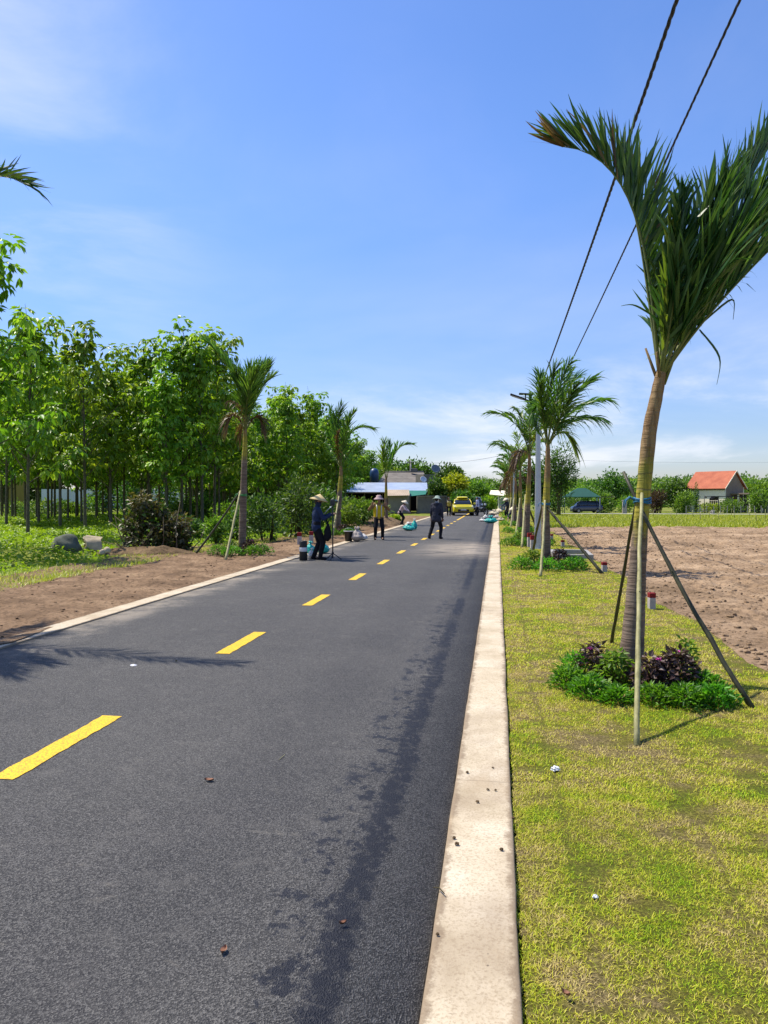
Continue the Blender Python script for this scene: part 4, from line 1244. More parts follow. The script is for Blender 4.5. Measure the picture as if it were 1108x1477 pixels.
gb = 'plants in the ring under the largest palm'
LZ = -.04
bed1 = [
    (822, 990, .17, .17, 'g', 520, .055, 0, 'bright green ground cover at the road end of the ring under the largest palm'),
    (853, 1004, .18, .16, 'g', 560, .055, 0, 'bright green ground cover second from the road end, under the largest palm'),
    (893, 1012, .14, .13, 'g', 460, .052, 0, 'small green ground cover left of the pale stick, under the largest palm'),
    (945, 1013, .17, .14, 'g', 560, .052, 0, 'green ground cover right of the pale stick, in front of the purple shrubs'),
    (991, 1016, .18, .15, 'g', 600, .055, 0, 'green ground cover in front of the larger purple shrub'),
    (1032, 1016, .17, .15, 'g', 560, .055, 0, 'green ground cover nearest the foot of the slanting dark pole'),
    (1012, 992, .19, .14, 'g', 520, .055, 0, 'green ground cover behind the ring at its field side'),
    (835, 972, .17, .2, 'g', 420, .05, 0, 'green ground cover behind, at the road side of the ring'),
    (858, 975, .16, .29, 'p', 330, .06, 1, 'purple leaved shrub with one pink flower, road side of the largest palm trunk'),
    (890, 984, .16, .27, 'b', 380, .06, 0, 'leafy mid green shrub at the foot of the largest palm trunk'),
    (938, 992, .15, .27, 'p', 330, .06, 1, 'purple leaved shrub just right of the largest palm trunk, pink flower on top'),
    (978, 990, .20, .30, 'p', 560, .062, 1, 'widest purple leaved shrub in the ring under the largest palm'),
    (992, 975, .10, .36, 'b', 130, .06, 0, 'taller pale green sprig behind the widest purple shrub'),
]
for i, (u, v, r, h, k, n, s, fl, lab) in enumerate(bed1):
    shrub(u, v, LZ, r, h, k, n, s, lab, gb, 100 + i, fl)
# rings under the other palms: three green, one purple each
def ring(c, ztop, where, seed, sc=1.0, fl=0, full=True, grp=None):
    rng = np.random.default_rng(seed)
    spots = [(-.55, -.45, 'g', 'road end'), (-.05, -.72, 'g', 'front'), (.5, -.55, 'g', 'field end'), (.28, -.2, 'p', 'middle')]
    if full: spots += [(-.3, -.15, 'b', 'back'), (.62, -.1, 'g', 'far side')]
    for k, (dx, dy, kd, wh) in enumerate(spots):
        kindname = {'g': 'green ground cover', 'p': 'purple leaved shrub', 'b': 'leafy green shrub'}[kd]
        r = (.30 if kd == 'g' else .24) * sc; h = {'g': .26, 'p': .42, 'b': .40}[kd] * sc
        shrub(0, 0, ztop, r, h, kd, 420, .075 * sc, f'{kindname} at the {wh} under {where}', grp or f'plants in the ring under {where}', seed * 10 + k, fl if kd == 'p' else 0, (c[0] + dx * sc, c[1] + dy * sc), .05)
ring(P2b, LZ, 'the palm by the nearer lamp', 21, 1.0)
ring(L1b, .0, 'the palm on the dirt verge', 22, .95, 1)
ring((far_spots[0][0], far_spots[0][1]), LZ, 'the loose pale palm', 23, 1.0, 0, True)
ring(L2b, .0, 'the bushy palm', 24, 1.05, 0, True)
ring((far_spots[1][0], far_spots[1][1]), LZ, 'the palm between the lamps', 25, 1.0, 0, False)
ring((far_spots[2][0], far_spots[2][1]), LZ, 'the palm at the farther lamp', 26, 1.0, 0, False)
for k, (x, y, _, _) in enumerate(far_spots[3:6]):
    shrub(0, 0, LZ, .7, .35, 'g', 380, .12, 'low green plants round a distant palm in the row', 'low plants round the distant palms', 400 + k, 0, (x, y - .3))

# ------------------------------------------------------------------ marker posts
def marker_post(p, w_, h, label, grp, rz=0.2):
    root = empty('marker_post', tuple(p), rz, label, 'marker post', grp)
    MB().box((0, 0, h * .36 - .03), (w_, w_, h * .72 + .06), bev=.006).build('shaft', M['white_post'], root)
    MB().box((0, 0, h * .86), (w_ + .004, w_ + .004, h * .28), bev=.008).build('painted_top', M['red_paint'], root)
    return root


marker_post(gp(941, 880, -.03), .088, .24, 'short white post with red top right of the largest palm, on the lawn edge', 'marker posts along the lawn edge')
marker_post(gp(872, 826, -.03), .10, .22, 'short white post with red top at the foot of the second slanting pole', 'marker posts along the lawn edge')
marker_post(gp(812, 789, -.03), .10, .22, 'short red topped post behind the concrete drain frame, nearer of two', 'marker posts along the lawn edge')
marker_post(gp(796, 779, -.03), .10, .22, 'short red topped post behind the concrete drain frame, farther of two', 'marker posts along the lawn edge')
marker_post(gp(768.5, 795, -.03), .125, .46, 'tall grey post with dark red top beside the steel lamp, nearer of the pair', 'pair of posts by the steel lamp')
marker_post(gp(764, 790, -.03), .125, .46, 'tall grey post with dark red top beside the steel lamp, farther of the pair', 'pair of posts by the steel lamp')
marker_post(gp(432, 787), .14, .42, 'white post with red top on the verge, beside the black banded cylinder', 'pair of posts on the left verge')
marker_post(gp(449, 785), .14, .42, 'white post with red top on the verge, partly behind the worker in navy', 'pair of posts on the left verge')
# drain frame
dr = empty('drain_frame', (1.92, 20.7, -.03), -.03, 'open rectangular concrete drain frame on the lawn behind the second palm', 'drain frame')
for k, (c, d) in enumerate((((0, .9, .05), (1.0, .12, .16)), ((0, -.9, .05), (1.0, .12, .16)), ((-.44, 0, .05), (.12, 1.68, .155)), ((.44, 0, .05), (.12, 1.68, .155)))):
    MB().box(c, d, bev=.008).build('side', M['grey_concrete'], dr)
MB().box((0, 0, -.02), (.76, 1.68, .01)).build('bottom', M['opening_shade'], dr)

# ------------------------------------------------------------------ street lamps
def street_lamp(loc, label, H=4.75, arm=True):
    root = empty('street_lamp', loc, 0, label, 'street lamp', 'solar street lamps on the right lawn')
    mb = MB()
    prof = [(0.0, .105), (1.5, .092), (3.2, .072), (H, .05)]
    n = 8
    mb.tube([(0, 0, z) for z, _ in prof], [r for _, r in prof], n, sm=False)
    mb.build('pole', M['steel'], root)
    mb = MB(); mb.box((0, 0, .012), (.34, .34, .024), bev=.004)
    for sx_ in (-1, 1):
        for sy in (-1, 1): mb.tube([(sx_ * .13, sy * .13, .02), (sx_ * .13, sy * .13, .07)], .014, 6)
    mb.build('base_plate', M['steel'], root)
    MB().box((.0, -.097, .95), (.11, .012, .34), bev=.004).build('hatch', M['steel'], root)
    a = MB(); a.tube([(.02, 0, H - .10), (-.10, -.02, H - .02), (-.30, -.04, H + .06), (-.46, -.05, H + .12)], [.034, .032, .03, .028], 8)
    a.build('arm', M['dark_metal'], root)
    hd = MB()
    hd.box((-.62, -.06, H + .185), (.46, .22, .05), bev=.018, M=Matrix.Rotation(rad(20), 3, 'Y'))
    h = hd.build('lamp_head', M['dark_metal'], root)
    MB().box((-.63, -.06, H + .157), (.34, .17, .012), M=Matrix.Rotation(rad(20), 3, 'Y')).build('lens', M['lamp_glass'], h)
    sp_ = MB(); sp_.box((-.36, -.05, H + .26), (.44, .34, .024), bev=.006, M=Matrix.Rotation(rad(4), 3, 'Y'))
    sp_.tube([(-.38, -.05, H + .09), (-.38, -.05, H + .25)], .02, 6)
    sp_.build('solar_panel', M['panel'], root)
    return root


q = gp(776, 791)
street_lamp((q[0], q[1], -.03), 'nearer galvanised steel street lamp with solar panel, behind the shaggy palm', 4.42)
street_lamp((.93, 43.8, -.03), 'farther steel street lamp standing among the distant palms', 4.2)

# ------------------------------------------------------------------ overhead cables and their poles
def utility_pole(x, y, H, label, g=0.0):
    root = empty('utility_pole', (x, y, g), 0, label, 'utility pole')
    MB().tube([(0, 0, -.3), (0, 0, H * .5), (0, 0, H)], [.16, .13, .10], 12).build('pole', M['grey_concrete'], root)
    MB().box((0, -.12, H - .35), (1.0, .09, .10), bev=.01).build('crossarm', M['dark_metal'], root)
    for sx_ in (-.42, .42):
        MB().lathe([(.0, 0), (.05, .0), (.055, .05), (.03, .08), (.05, .11), (.0, .14)], (sx_, -.12, H - .30), 10).build('insulator', M['dark_metal'], root)
    return root


utility_pole(1.75, 99, 7.4, 'grey concrete utility pole far along the right side, above the distant palms')
utility_pole(-11.8, 104, 6.6, 'thin dark utility pole behind the old tiled roof')

def twisted_cable(name, p0, p1, sag, r, strands, label, pitch=.62):
    p0 = np.asarray(p0, float); p1 = np.asarray(p1, float); Ln = np.linalg.norm(p1 - p0)
    n = int(Ln / .055); t = np.linspace(0, 1, n)
    C = p0 + (p1 - p0) * t[:, None]; C[:, 2] -= 4 * sag * t * (1 - t)
    d = norm(p1 - p0); s = norm(np.cross(d, [0, 0, 1.])); u = np.cross(s, d)
    Vs = []; Fs = []; off = 0
    for k in range(strands):
        ph = 2 * PI * k / strands + t * Ln / pitch * 2 * PI + 1.2 * np.sin(t * 37) + .8 * np.sin(t * 61)
        cc = C + (np.cos(ph)[:, None] * s + np.sin(ph)[:, None] * u) * r * .42
        ring = [cc + (math.cos(q) * s + math.sin(q) * u) * r * .52 for q in np.linspace(0, 2 * PI, 6)[:-1]]
        Vs.append(np.stack(ring, 1).reshape(-1, 3))
        i = np.arange(n - 1)[:, None]
        for q in range(5):
            q2 = (q + 1) % 5
            Fs.append(np.concatenate([i * 5 + q, i * 5 + q2, (i + 1) * 5 + q2, (i + 1) * 5 + q], 1) + off)
        off += n * 5
    return tag(obj(name, mesh_np(name, np.concatenate(Vs), np.concatenate(Fs), M['cable'], smoothf=True)), label, 'cable', 'overhead cables above the right lawn')


twisted_cable('overhead_cable', CAB1[0], CAB1[1], CAB1[2], .027, 3, 'thicker twisted black cable running overhead, nearer to the road')
twisted_cable('overhead_cable', CAB2[0], CAB2[1], CAB2[2], .020, 3, 'thinner twisted black cable running overhead, farther from the road')
def thin_wire(p0, p1, sag, r, label):
    t = np.linspace(0, 1, 30)
    P = np.asarray(p0)[None] + (np.asarray(p1) - np.asarray(p0))[None] * t[:, None]; P[:, 2] -= 4 * sag * t * (1 - t)
    return tag(MB().tube(list(P), r, 5).build('overhead_wire', M['cable'], None), label, 'wire')
thin_wire(pt(553, 660, 104), pt(731, 655, 90), .9, .017, 'thin dark wire crossing the sky above the road end')
thin_wire(pt(740, 661, 120), pt(1260, 664, 160), .6, .011, 'faint thin wire low in the sky above the far trees')

# ------------------------------------------------------------------ litter and small things
def crumple(u, v, r, mat, name, label, cat, z0=0.0, seed=0, flat=.7):
    rng = np.random.default_rng(seed)
    bm = bmesh.new(); bmesh.ops.create_icosphere(bm, subdivisions=3, radius=1)
    ph = rng.random(9) * 6
    for vv in bm.verts:
        c = vv.co
        am = .09 if name in ('stone', 'boulder') else .28
        k = 1 + am * math.sin(c.x * 5 + ph[0]) * math.sin(c.y * 6 + ph[1]) + am * .7 * math.sin(c.z * 9 + ph[2] + c.x * 4) + (.12 if name in ('paper_scrap', 'soil_crumb') else .02) * rng.normal()
        vv.co = Vector((c.x * k * r, c.y * k * r * .8, max(-.3, c.z) * k * r * flat))
    for f in bm.faces: f.smooth = name in ('stone', 'boulder')
    me = bpy.data.meshes.new(name); bm.to_mesh(me); bm.free(); me.materials.append(mat)
    o = obj(name, me); b = gp(u, v, z0); o.location = (b[0], b[1], z0 + r * flat * .3)
    return tag(o, label, cat)


crumple(803, 1113, .022, M['paper'], 'paper_scrap', 'crumpled white paper lying on the lawn below the pale stick', 'litter', -.01, 1)
crumple(862, 1300, .010, M['paper'], 'paper_scrap', 'small torn white scrap in the grass near the bottom of the picture', 'litter', -.01, 2)
crumple(191, 961, .026, M['paper'], 'paper_scrap', 'white scrap on the asphalt under the palm shadow', 'litter', 0, 3, .3)
def fallen_leaf(u, v, L, label, mat, seed):
    rng = np.random.default_rng(seed); b = gp(u, v)
    n = 9; t = np.linspace(0, 1, n); wv = np.sin(t * PI) ** .8 * L * .28
    a = rng.random() * 6
    V = []
    for i in range(n):
        for sgn in (-1, 0, 1):
            x = (t[i] - .5) * L; y = sgn * wv[i]; z = .004 + .010 * abs(sgn) + .02 * (t[i] - .5) ** 2
            V.append((b[0] + x * math.cos(a) - y * math.sin(a), b[1] + x * math.sin(a) + y * math.cos(a), z))
    F = []
    for i in range(n - 1):
        for j in range(2): F.append((i * 3 + j, i * 3 + j + 1, i * 3 + j + 4, i * 3 + j + 3))
    return tag(obj('fallen_leaf', mesh_np('fallen_leaf', V, np.array(F), mat)), label, 'leaf')
fallen_leaf(300, 1130, .055, 'pinkish dry leaf on the asphalt right of the nearest yellow dash', M['pebble'], 1)
fallen_leaf(320, 1382, .04, 'brown dry leaf on the asphalt near the bottom edge', M['pebble'], 2)
fallen_leaf(494, 1341, .028, 'tiny orange leaf on the asphalt beside the dark streak', M['pebble'], 3)
fallen_leaf(820, 1446, .03, 'curled brown leaf in the grass near the bottom edge', M['pebble'], 4)
fallen_leaf(253, 956, .03, 'dark speck of leaf on the asphalt below the second yellow dash', M['dry_leaf'], 5)
b = gp(626, 1290); c = gp(642, 1302)
tag(MB().tube([b + (0, 0, .012), (b + c) / 2 + (0, .01, .022), c + (0, 0, .02)], [.002, .003, .002], 6).build('twig', M['stem'], None), 'thin twig lying across the inner edge of the pale kerb', 'twig')
b = gp(402, 1099); c = gp(410, 1092)
tag(MB().tube([b + (0, 0, .005), c + (0, 0, .006)], [.002, .0015], 5).build('straw', M['pole_pale'], None), 'pale bit of straw on the asphalt left of the dark streak', 'straw')
for i, (u, v, r) in enumerate(((660, 1222, .009), (742, 1184, .008), (656, 1213, .007), (725, 1230, .008), (690, 1160, .008), (705, 1142, .007), (716, 1143, .006), (632, 1355, .006), (675, 1117, .008), (712, 1110, .006))):
    crumple(u, v, r, M['mound'], 'soil_crumb', 'dark crumb of soil on the near part of the pale kerb', 'soil crumb', .012, 20 + i, .8)['group'] = 'soil crumbs on the kerb'

# stones by the weeds
def ring_stone(u, v, R, L, th, mat, label, tilt, rz, lift=.14):
    """A cracked half of a concrete pipe lying arch side up."""
    b = gp(u, v)
    n = 36; V = []
    for k in range(n + 1):
        a = PI * k / n
        for (rr_, yy) in ((R, -L / 2), (R * 1.02, L / 2), (R - th, L / 2), (R - th, -L / 2)):
            j = 1 + .04 * math.sin(7 * a + yy * 9)
            V.append((rr_ * math.cos(a) * j, yy + .03 * math.sin(5 * a), rr_ * math.sin(a) * j))
    F = []
    for k in range(n):
        for j in range(4):
            F.append((k * 4 + j, k * 4 + (j + 1) % 4, (k + 1) * 4 + (j + 1) % 4, (k + 1) * 4 + j))
    F += [(0, 1, 2, 3), (n * 4, n * 4 + 1, n * 4 + 2, n * 4 + 3)]
    o = MB().add(V, F, 0, False).build('pipe_piece', mat, None)
    o.location = (b[0], b[1], lift); o.rotation_euler = (rad(tilt), 0, rz)
    return tag(o, label, 'concrete piece')
ring_stone(131, 797, .36, .42, .085, M['pale_stone'], 'pale broken half pipe of concrete, hollow side showing, at the edge of the weeds', -10, -.95, .10)
crumple(95, 797, .40, M['dark_stone'], 'boulder', 'dark mossy rounded boulder in the weeds, beside the pale half pipe', 'boulder', .06, 61, .95)
for i, (u, v, r, m, lab) in enumerate(((154, 797, .10, 'pale_stone', 'small upright pale stone right of the broken half pipe'), (77, 794, .13, 'pale_stone', 'small pale stone left of the mossy boulder'), (147, 799, .08, 'pale_stone', 'smallest pale stone against the broken half pipe'), (265, 771, .2, 'pale_stone', 'rounded pale stone right of the dry brush heap'))):
    crumple(u, v, r, M[m], 'stone', lab, 'stone', .10 if i < 3 else 0, 40 + i, 1.1)
# ------------------------------------------------------------------ rubber trees
def rubber_tree_meshes(seed, H, R, whorls=56, leaf=.20, low=.29):
    rng = np.random.default_rng(seed)
    lean = rng.normal(size=2) * .05 * H * .3
    def trunk_at(f):
        return np.array([lean[0] * f * f, lean[1] * f * f, H * .94 * f])
    tr = MB()
    fs = np.linspace(0, 1, 12)
    tr.tube([trunk_at(f) - (0, 0, .1 * (f == 0)) for f in fs], [.068 * (1 - .75 * f) + .008 for f in fs], 8)
    W = []
    nb = 23
    for k in range(nb):
        f = low + (.97 - low) * (k + rng.random() * .6) / nb
        a = k * 2.399 + rng.normal() * .3
        el = rad(28 + 40 * f + rng.normal() * 8)
        ln = R * (1.05 - .40 * f) * (.65 + .6 * rng.random())
        b0 = trunk_at(f)
        d = np.array([math.cos(a) * math.cos(el), math.sin(a) * math.cos(el), math.sin(el)])
        pts = [b0 + d * ln * s + np.array([0, 0, .10 * ln * s * s]) for s in (0, .35, .7, 1)]
        tr.tube(pts, [.026 * (1.2 - f * .6), .018, .012, .006], 5, cap=False)
        for s in (.45, .72, 1.0):
            if rng.random() < .93:
                W.append(b0 + d * ln * s + np.array([0, 0, .10 * ln * s * s]) + .10 * rng.normal(size=3))
    for q in range(4): W.append(trunk_at(1) + np.array([0, 0, .12 * q]) * .8 + .08 * rng.normal(size=3))
    W = np.array(W)
    P = []; D = []; N = []; r = []
    for w_ in W:
        m = 11 + int(rng.random() * 5); tint = rng.random()
        az = np.linspace(0, 2 * PI, m, endpoint=False) + rng.random() * 6 + .2 * rng.normal(size=m)
        el = rad(18) + .45 * rng.normal(size=m)
        pd = np.stack([np.cos(az) * np.cos(el), np.sin(az) * np.cos(el), np.sin(el)], 1)
        tip = w_ + pd * (.20 + .16 * rng.random((m, 1)))
        for da in (-.75, 0, .75):
            az2 = az + da + .15 * rng.normal(size=m); e2 = el - .75 - .35 * rng.random(m)
            dd = np.stack([np.cos(az2) * np.cos(e2), np.sin(az2) * np.cos(e2), np.sin(e2)], 1)
            P.append(tip); D.append(dd)
            nn = np.stack([np.cos(az2) * .45, np.sin(az2) * .45, np.ones(m)], 1) + .25 * rng.normal(size=(m, 3)); N.append(nn)
            r.append(np.clip(.25 + .45 * tint + .4 * (rng.random(m) - .5), 0, 1))
    P = np.concatenate(P); D = np.concatenate(D); N = np.concatenate(N); r = np.concatenate(r)
    sz = leaf * (.7 + .6 * rng.random(len(P)))
    V, F = leaves(P, D, N, sz, sz * .46, droop=.15)
    return tr, V, F, np.repeat(r, 4)


RT = []
for k, (H, R, lf_) in enumerate(((8.0, 2.3, .27), (7.3, 2.2, .27), (8.7, 2.4, .28), (7.7, 2.2, .26), (6.9, 2.2, .28), (8.2, 2.5, .28))):
    tr, V, F, r = rubber_tree_meshes(200 + k, H, R, leaf=lf_)
    to = tr.build('trunk', M['bark'], None); tm = to.data; bpy.data.objects.remove(to)
    RT.append((tm, mesh_np('crown', V, F, M['rubber_leaf'], rnd=r)))


def rubber_tree(x, y, k, s, rz, label, grp):
    root = empty('rubber_tree', (x, y, -.12), rz, label, 'tree', grp)
    root.scale = (s, s, s)
    t_ = obj('trunk', RT[k][0], root); c_ = obj('crown', RT[k][1], root)
    return root


rt = np.random.default_rng(77)
cnt = 0
for iy in range(0, 34):
    for ix in range(0, 16):
        x = -14.6 - ix * 2.6 + rt.normal() * .35; y = 32 + iy * 2.6 + rt.normal() * .3
        if x < -.70 * y - 1.5: continue
        layer = min(ix + (iy > 0) * 0, iy)
        if not (ix < 4 or iy < 8 or (ix + iy) % 3 == 0 and ix < 7): continue
        if iy > 18 and ix > 3: continue
        if rt.random() < .10: continue
        if y > 74 and x > -17.5: continue
        lab = 'slender young rubber tree inside the dense plantation left of the road'; gr = 'rubber trees of the plantation'
        s = .84 + .24 * rt.random()
        rubber_tree(x, y, int(rt.random() * 6), s, rt.random() * 6.28, lab, gr)
        cnt += 1
print('rubber trees', cnt)
# trees that stand out
b = pt(30, 760, 26); tr_ = rubber_tree(-15.9, 24.0, 2, .86, .4, 'tall dark rubber tree at the left edge, nearest tree of the plantation', 'rubber trees at the left edge')
rubber_tree(-13.35, 18.0, 2, .92, 2.1, 'rubber tree mostly out of view, one leafy branch showing high at the left edge', 'rubber trees at the left edge')
rubber_tree(-13.9, 34.6, 5, 1.08, 1.1, 'rubber tree rising highest behind the palm on the dirt verge', 'rubber trees at the road side')
rubber_tree(-16.9, 29.4, 0, 1.0, 3.9, 'rubber tree with a pointed top, second from the left edge of the plantation', 'rubber trees at the left edge')
rubber_tree(-12.8, 45.5, 3, .96, 5.0, 'rubber tree at the road side of the plantation just right of the verge palm', 'rubber trees at the road side')
rubber_tree(-12.4, 58.0, 4, 1.0, .7, 'rubber tree at the road side of the plantation left of the bushy palm', 'rubber trees at the road side')
rubber_tree(-13.3, 66.0, 1, 1.0, 2.7, 'rubber tree whose crown hangs out over the sheds, right of the bushy palm', 'rubber trees at the road side')

# ------------------------------------------------------------------ bushes and broad trees
def bush(pos, rx, ry, h, mat, n, size, label, seed, name='bush', grp=None, cat='bush', width=.5, lumps=5, z0=None):
    rng = np.random.default_rng(seed)
    root = empty(name, (pos[0], pos[1], pos[2] if z0 is None else z0), 0, label, cat, grp)
    L_ = []
    for k in range(lumps):
        a = rng.random() * 6.28; d = .55 * math.sqrt(rng.random())
        rs = .45 + .25 * rng.random()
        hz = h * (.25 + .45 * rng.random())
        L_.append(((rx * d * math.cos(a), ry * d * math.sin(a), hz), (rx * rs, ry * rs, min(h * .45, h - hz))))
    L_.append(((0, 0, h * .62), (rx * .5, ry * .5, h * .38)))
    P, D, N = clump_leaves(rng, L_, n // len(L_), size, width, shell=.45)
    ok = P[:, 2] > .0
    P, D, N = P[ok], D[ok], N[ok]
    sz = size * (.6 + .8 * rng.random(len(P)))
    V, F = leaves(P, D, N, sz, sz * width)
    r = np.clip(.5 + .25 * rng.normal(size=len(P)), 0, 1)
    obj('foliage', mesh_np('foliage', V, F, M[mat], rnd=np.repeat(r, 4)), root)
    st = MB()
    for k in range(8):
        a = rng.random() * 6.28; d = .6 * rng.random()
        st.tube([(rx * .15 * math.cos(a), ry * .15 * math.sin(a), -.1), (rx * d * .6 * math.cos(a), ry * d * .6 * math.sin(a), h * .45), (rx * d * math.cos(a + .2), ry * d * math.sin(a + .2), h * .85)], [.02 + .008 * h, .014, .006], 5)
    st.build('stems', M['stem'], root)
    return root


def broad_tree(pos, rx, h, mat, n, size, label, seed, grp=None, trunk=.3, lumps=12, base=.30, name='broad_tree', width=.55, ry=None, flat=1.0):
    rng = np.random.default_rng(seed); ry = ry or rx
    root = empty(name, tuple(pos), 0, label, 'tree', grp)
    L_ = []; st = MB()
    cz = h * (base + 1) / 2; hz = h * (1 - base) / 2
    for k in range(lumps):
        d = rdir(1, rng)[0]; q = .62 * rng.random() ** .4
        c = np.array([rx * d[0] * q, ry * d[1] * q, cz + hz * d[2] * q])
        rs = .34 + .2 * rng.random()
        L_.append((c, (rx * rs, ry * rs, hz * rs * 1.05 * flat)))
        st.tube([(0, 0, h * base * (.5 + .5 * rng.random())), tuple(c * np.array([.45, .45, 1]) - (0, 0, hz * .3)), tuple(c)], [h * .016, h * .01, h * .004], 5)
    L_.append(((0, 0, cz), (rx * .5, ry * .5, hz * .6)))
    P, D, N = clump_leaves(rng, L_, n // len(L_), size, width, shell=.6, up=.1)
    sz = size * (.6 + .8 * rng.random(len(P)))
    V, F = leaves(P, D, N, sz, sz * width)
    r = np.clip(.5 + .25 * rng.normal(size=len(P)), 0, 1)
    obj('crown', mesh_np('crown', V, F, M[mat], rnd=np.repeat(r, 4)), root)
    st.tube([(0, 0, -.3), (0, 0, h * .2), (.02 * h, .01 * h, h * .45), (0, 0, h * .7)], [h * .03, h * .024, h * .018, h * .008], 8)
    st.build('trunk', M['bark'], root)
    return root


def at(u, z, g=None):
    p = pt(u, 717, z); gg = float(terrain(p[0], p[1])) - .1 if g is None else g
    return np.array([p[0], p[1], gg])


def px_tree(u, z, w_px, top_v, mat, n, size, label, seed, fn='tree', g=None, **kw):
    p = at(u, z, g); h = CAM_H + (HOR - top_v) / FPX * z - p[2]; r = w_px * z / FPX / 2
    if fn == 'tree': return broad_tree(p, r, h, mat, n, size, label, seed, **kw)
    return bush(p, r, kw.pop('ry', r), h, mat, n, size, label, seed, **kw)


# dry brush heap on the verge
p = gp(222, 796)
rng = np.random.default_rng(300)
heap = empty('brush_heap', (p[0], p[1], 0), 0, 'heap of cut branches with brown withered leaves on the left verge', 'brush heap')
L_ = [((-.1, 0, .35), (.85, .6, .45)), ((.35, .1, .45), (.55, .5, .5)), ((-.6, .1, .75), (.36, .4, .4)), ((-.38, .1, 1.35), (.36, .3, .36)), ((.6, .1, .75), (.45, .4, .3)), ((-.05, .2, 1.1), (.3, .3, .3)), ((.1, .1, .8), (.55, .45, .45)), ((.7, 0, .3), (.4, .4, .35))]
P, D, N = clump_leaves(rng, L_, 430, .15, .5, up=-.3, shell=.3)
P[:, 2] = np.abs(P[:, 2])
sz = .08 + .11 * rng.random(len(P)); V, F = leaves(P, D, N, sz, sz * .5)
obj('withered_leaves', mesh_np('withered_leaves', V, F, M['dry_leaf'], rnd=np.repeat(np.clip(.1 + .55 * (P[:, 2] / 1.8) + .35 * rng.normal(size=len(P)) * .8, 0, 1), 4)), heap)
P, D, N = clump_leaves(rng, L_[:3] + L_[5:], 150, .15, .5, up=.1, shell=.3); P[:, 2] = np.abs(P[:, 2])
sz = .10 + .08 * rng.random(len(P)); V, F = leaves(P, D, N, sz, sz * .45)
obj('green_leaves', mesh_np('green_leaves', V, F, M['dark_leaf'], rnd=np.repeat(rng.random(len(P)), 4)), heap)
st = MB()
for k in range(44):
    a = rng.random() * 6.28; e = rad(10 + 60 * rng.random()); ln = .7 + .9 * rng.random()
    s = np.array([.5 * rng.normal(), .3 * rng.normal(), .05]); d = np.array([math.cos(a) * math.cos(e), math.sin(a) * math.cos(e) * .6, math.sin(e)])
    st.tube([s, s + d * ln * .5, s + d * ln + .06 * rng.normal(size=3)], [.018, .012, .005], 5)
st.build('branches', M['wood'], heap)
# a mound of dark soil under it
def soil_mound(u, v, rx, ry, h, mat, label, seed, pos=None):
    rng = np.random.default_rng(seed); b = gp(u, v) if pos is None else np.array(pos)
    n = 46; s = np.linspace(-1, 1, n); X, Y = np.meshgrid(s, s); R2 = np.sqrt(X * X + Y * Y)
    Z = h * np.clip(1 - R2 ** 2, 0, 1) ** .8 * (.45 + 1.1 * fbm(X * 3 + seed, Y * 3, seed, 4)) + h * .25 * (fbm(X * 11, Y * 11, seed + 1, 3) - .45) * (R2 < 1) - .04 * (R2 > .96)
    V = np.stack([b[0] + X * rx, b[1] + Y * ry, Z + .0], -1).reshape(-1, 3)
    i = (np.arange(n - 1)[:, None] * n + np.arange(n - 1)[None]).ravel()
    return tag(obj('soil_mound', mesh_np('soil_mound', V, np.stack([i, i + 1, i + n + 1, i + n], 1), M[mat])), label, 'soil mound')
soil_mound(0, 0, 1.5, .55, .22, 'mound', 'low ridge of dark soil in front of the dry brush heap', 3, (p[0] + .2, p[1] - .9, 0))
soil_mound(445, 782, 1.2, .6, .14, 'mound', 'lumpy soil bank on the verge left of the worker in navy', 5)
soil_mound(0, 0, 1.6, 5.5, .42, 'mound', 'reddish soil bank along the verge beside the small woman bending', 6, (-6.9, 43.0, 0))

vb = 'shrubs along the left verge'
left_bushes = [
    (385, 26.5, 90, 715, 'dark_leaf', 1500, .14, 'mid green shrub just right of the verge palm trunk'),
    (425, 29, 90, 690, 'dark_leaf', 1700, .16, 'tall dark shrub behind the red topped posts on the verge'),
    (312, 25, 40, 748, 'bush_leaf', 900, .13, 'light green sapling left of the verge palm'),
    (455, 33, 80, 700, 'dark_leaf', 1500, .17, 'dark shrub directly behind the worker in the yellow conical hat'),
    (520, 40, 52, 722, 'bush_leaf', 1500, .18, 'rounded shrub between the bushy palm and the man in the yellow vest'),
    (505, 48, 50, 720, 'dark_leaf', 1300, .2, 'dark shrub under the left end of the blue grey metal roof'),
    (545, 50, 40, 727, 'bush_leaf', 1200, .2, 'leafy shrub in front of the dark shed opening'),
    (498, 36, 50, 728, 'bush_leaf', 1000, .16, 'low shrub at the foot of the bushy palm'),
    (340, 27.5, 60, 738, 'dark_leaf', 1000, .13, 'low leafy shrub behind the verge palm trunk'),
    (270, 27, 60, 745, 'dark_leaf', 1000, .14, 'dark low shrub right behind the dry brush heap'),
    (570, 46, 24, 744, 'weed_leaf', 700, .14, 'small weedy clump at the feet of the man in the yellow vest'),
]
for i, (u, z, w_, tv, m, n, s, lab) in enumerate(left_bushes):
    px_tree(u, z, w_, tv, m, n, s, lab, 500 + i, 'bush', 0.0, grp=vb)

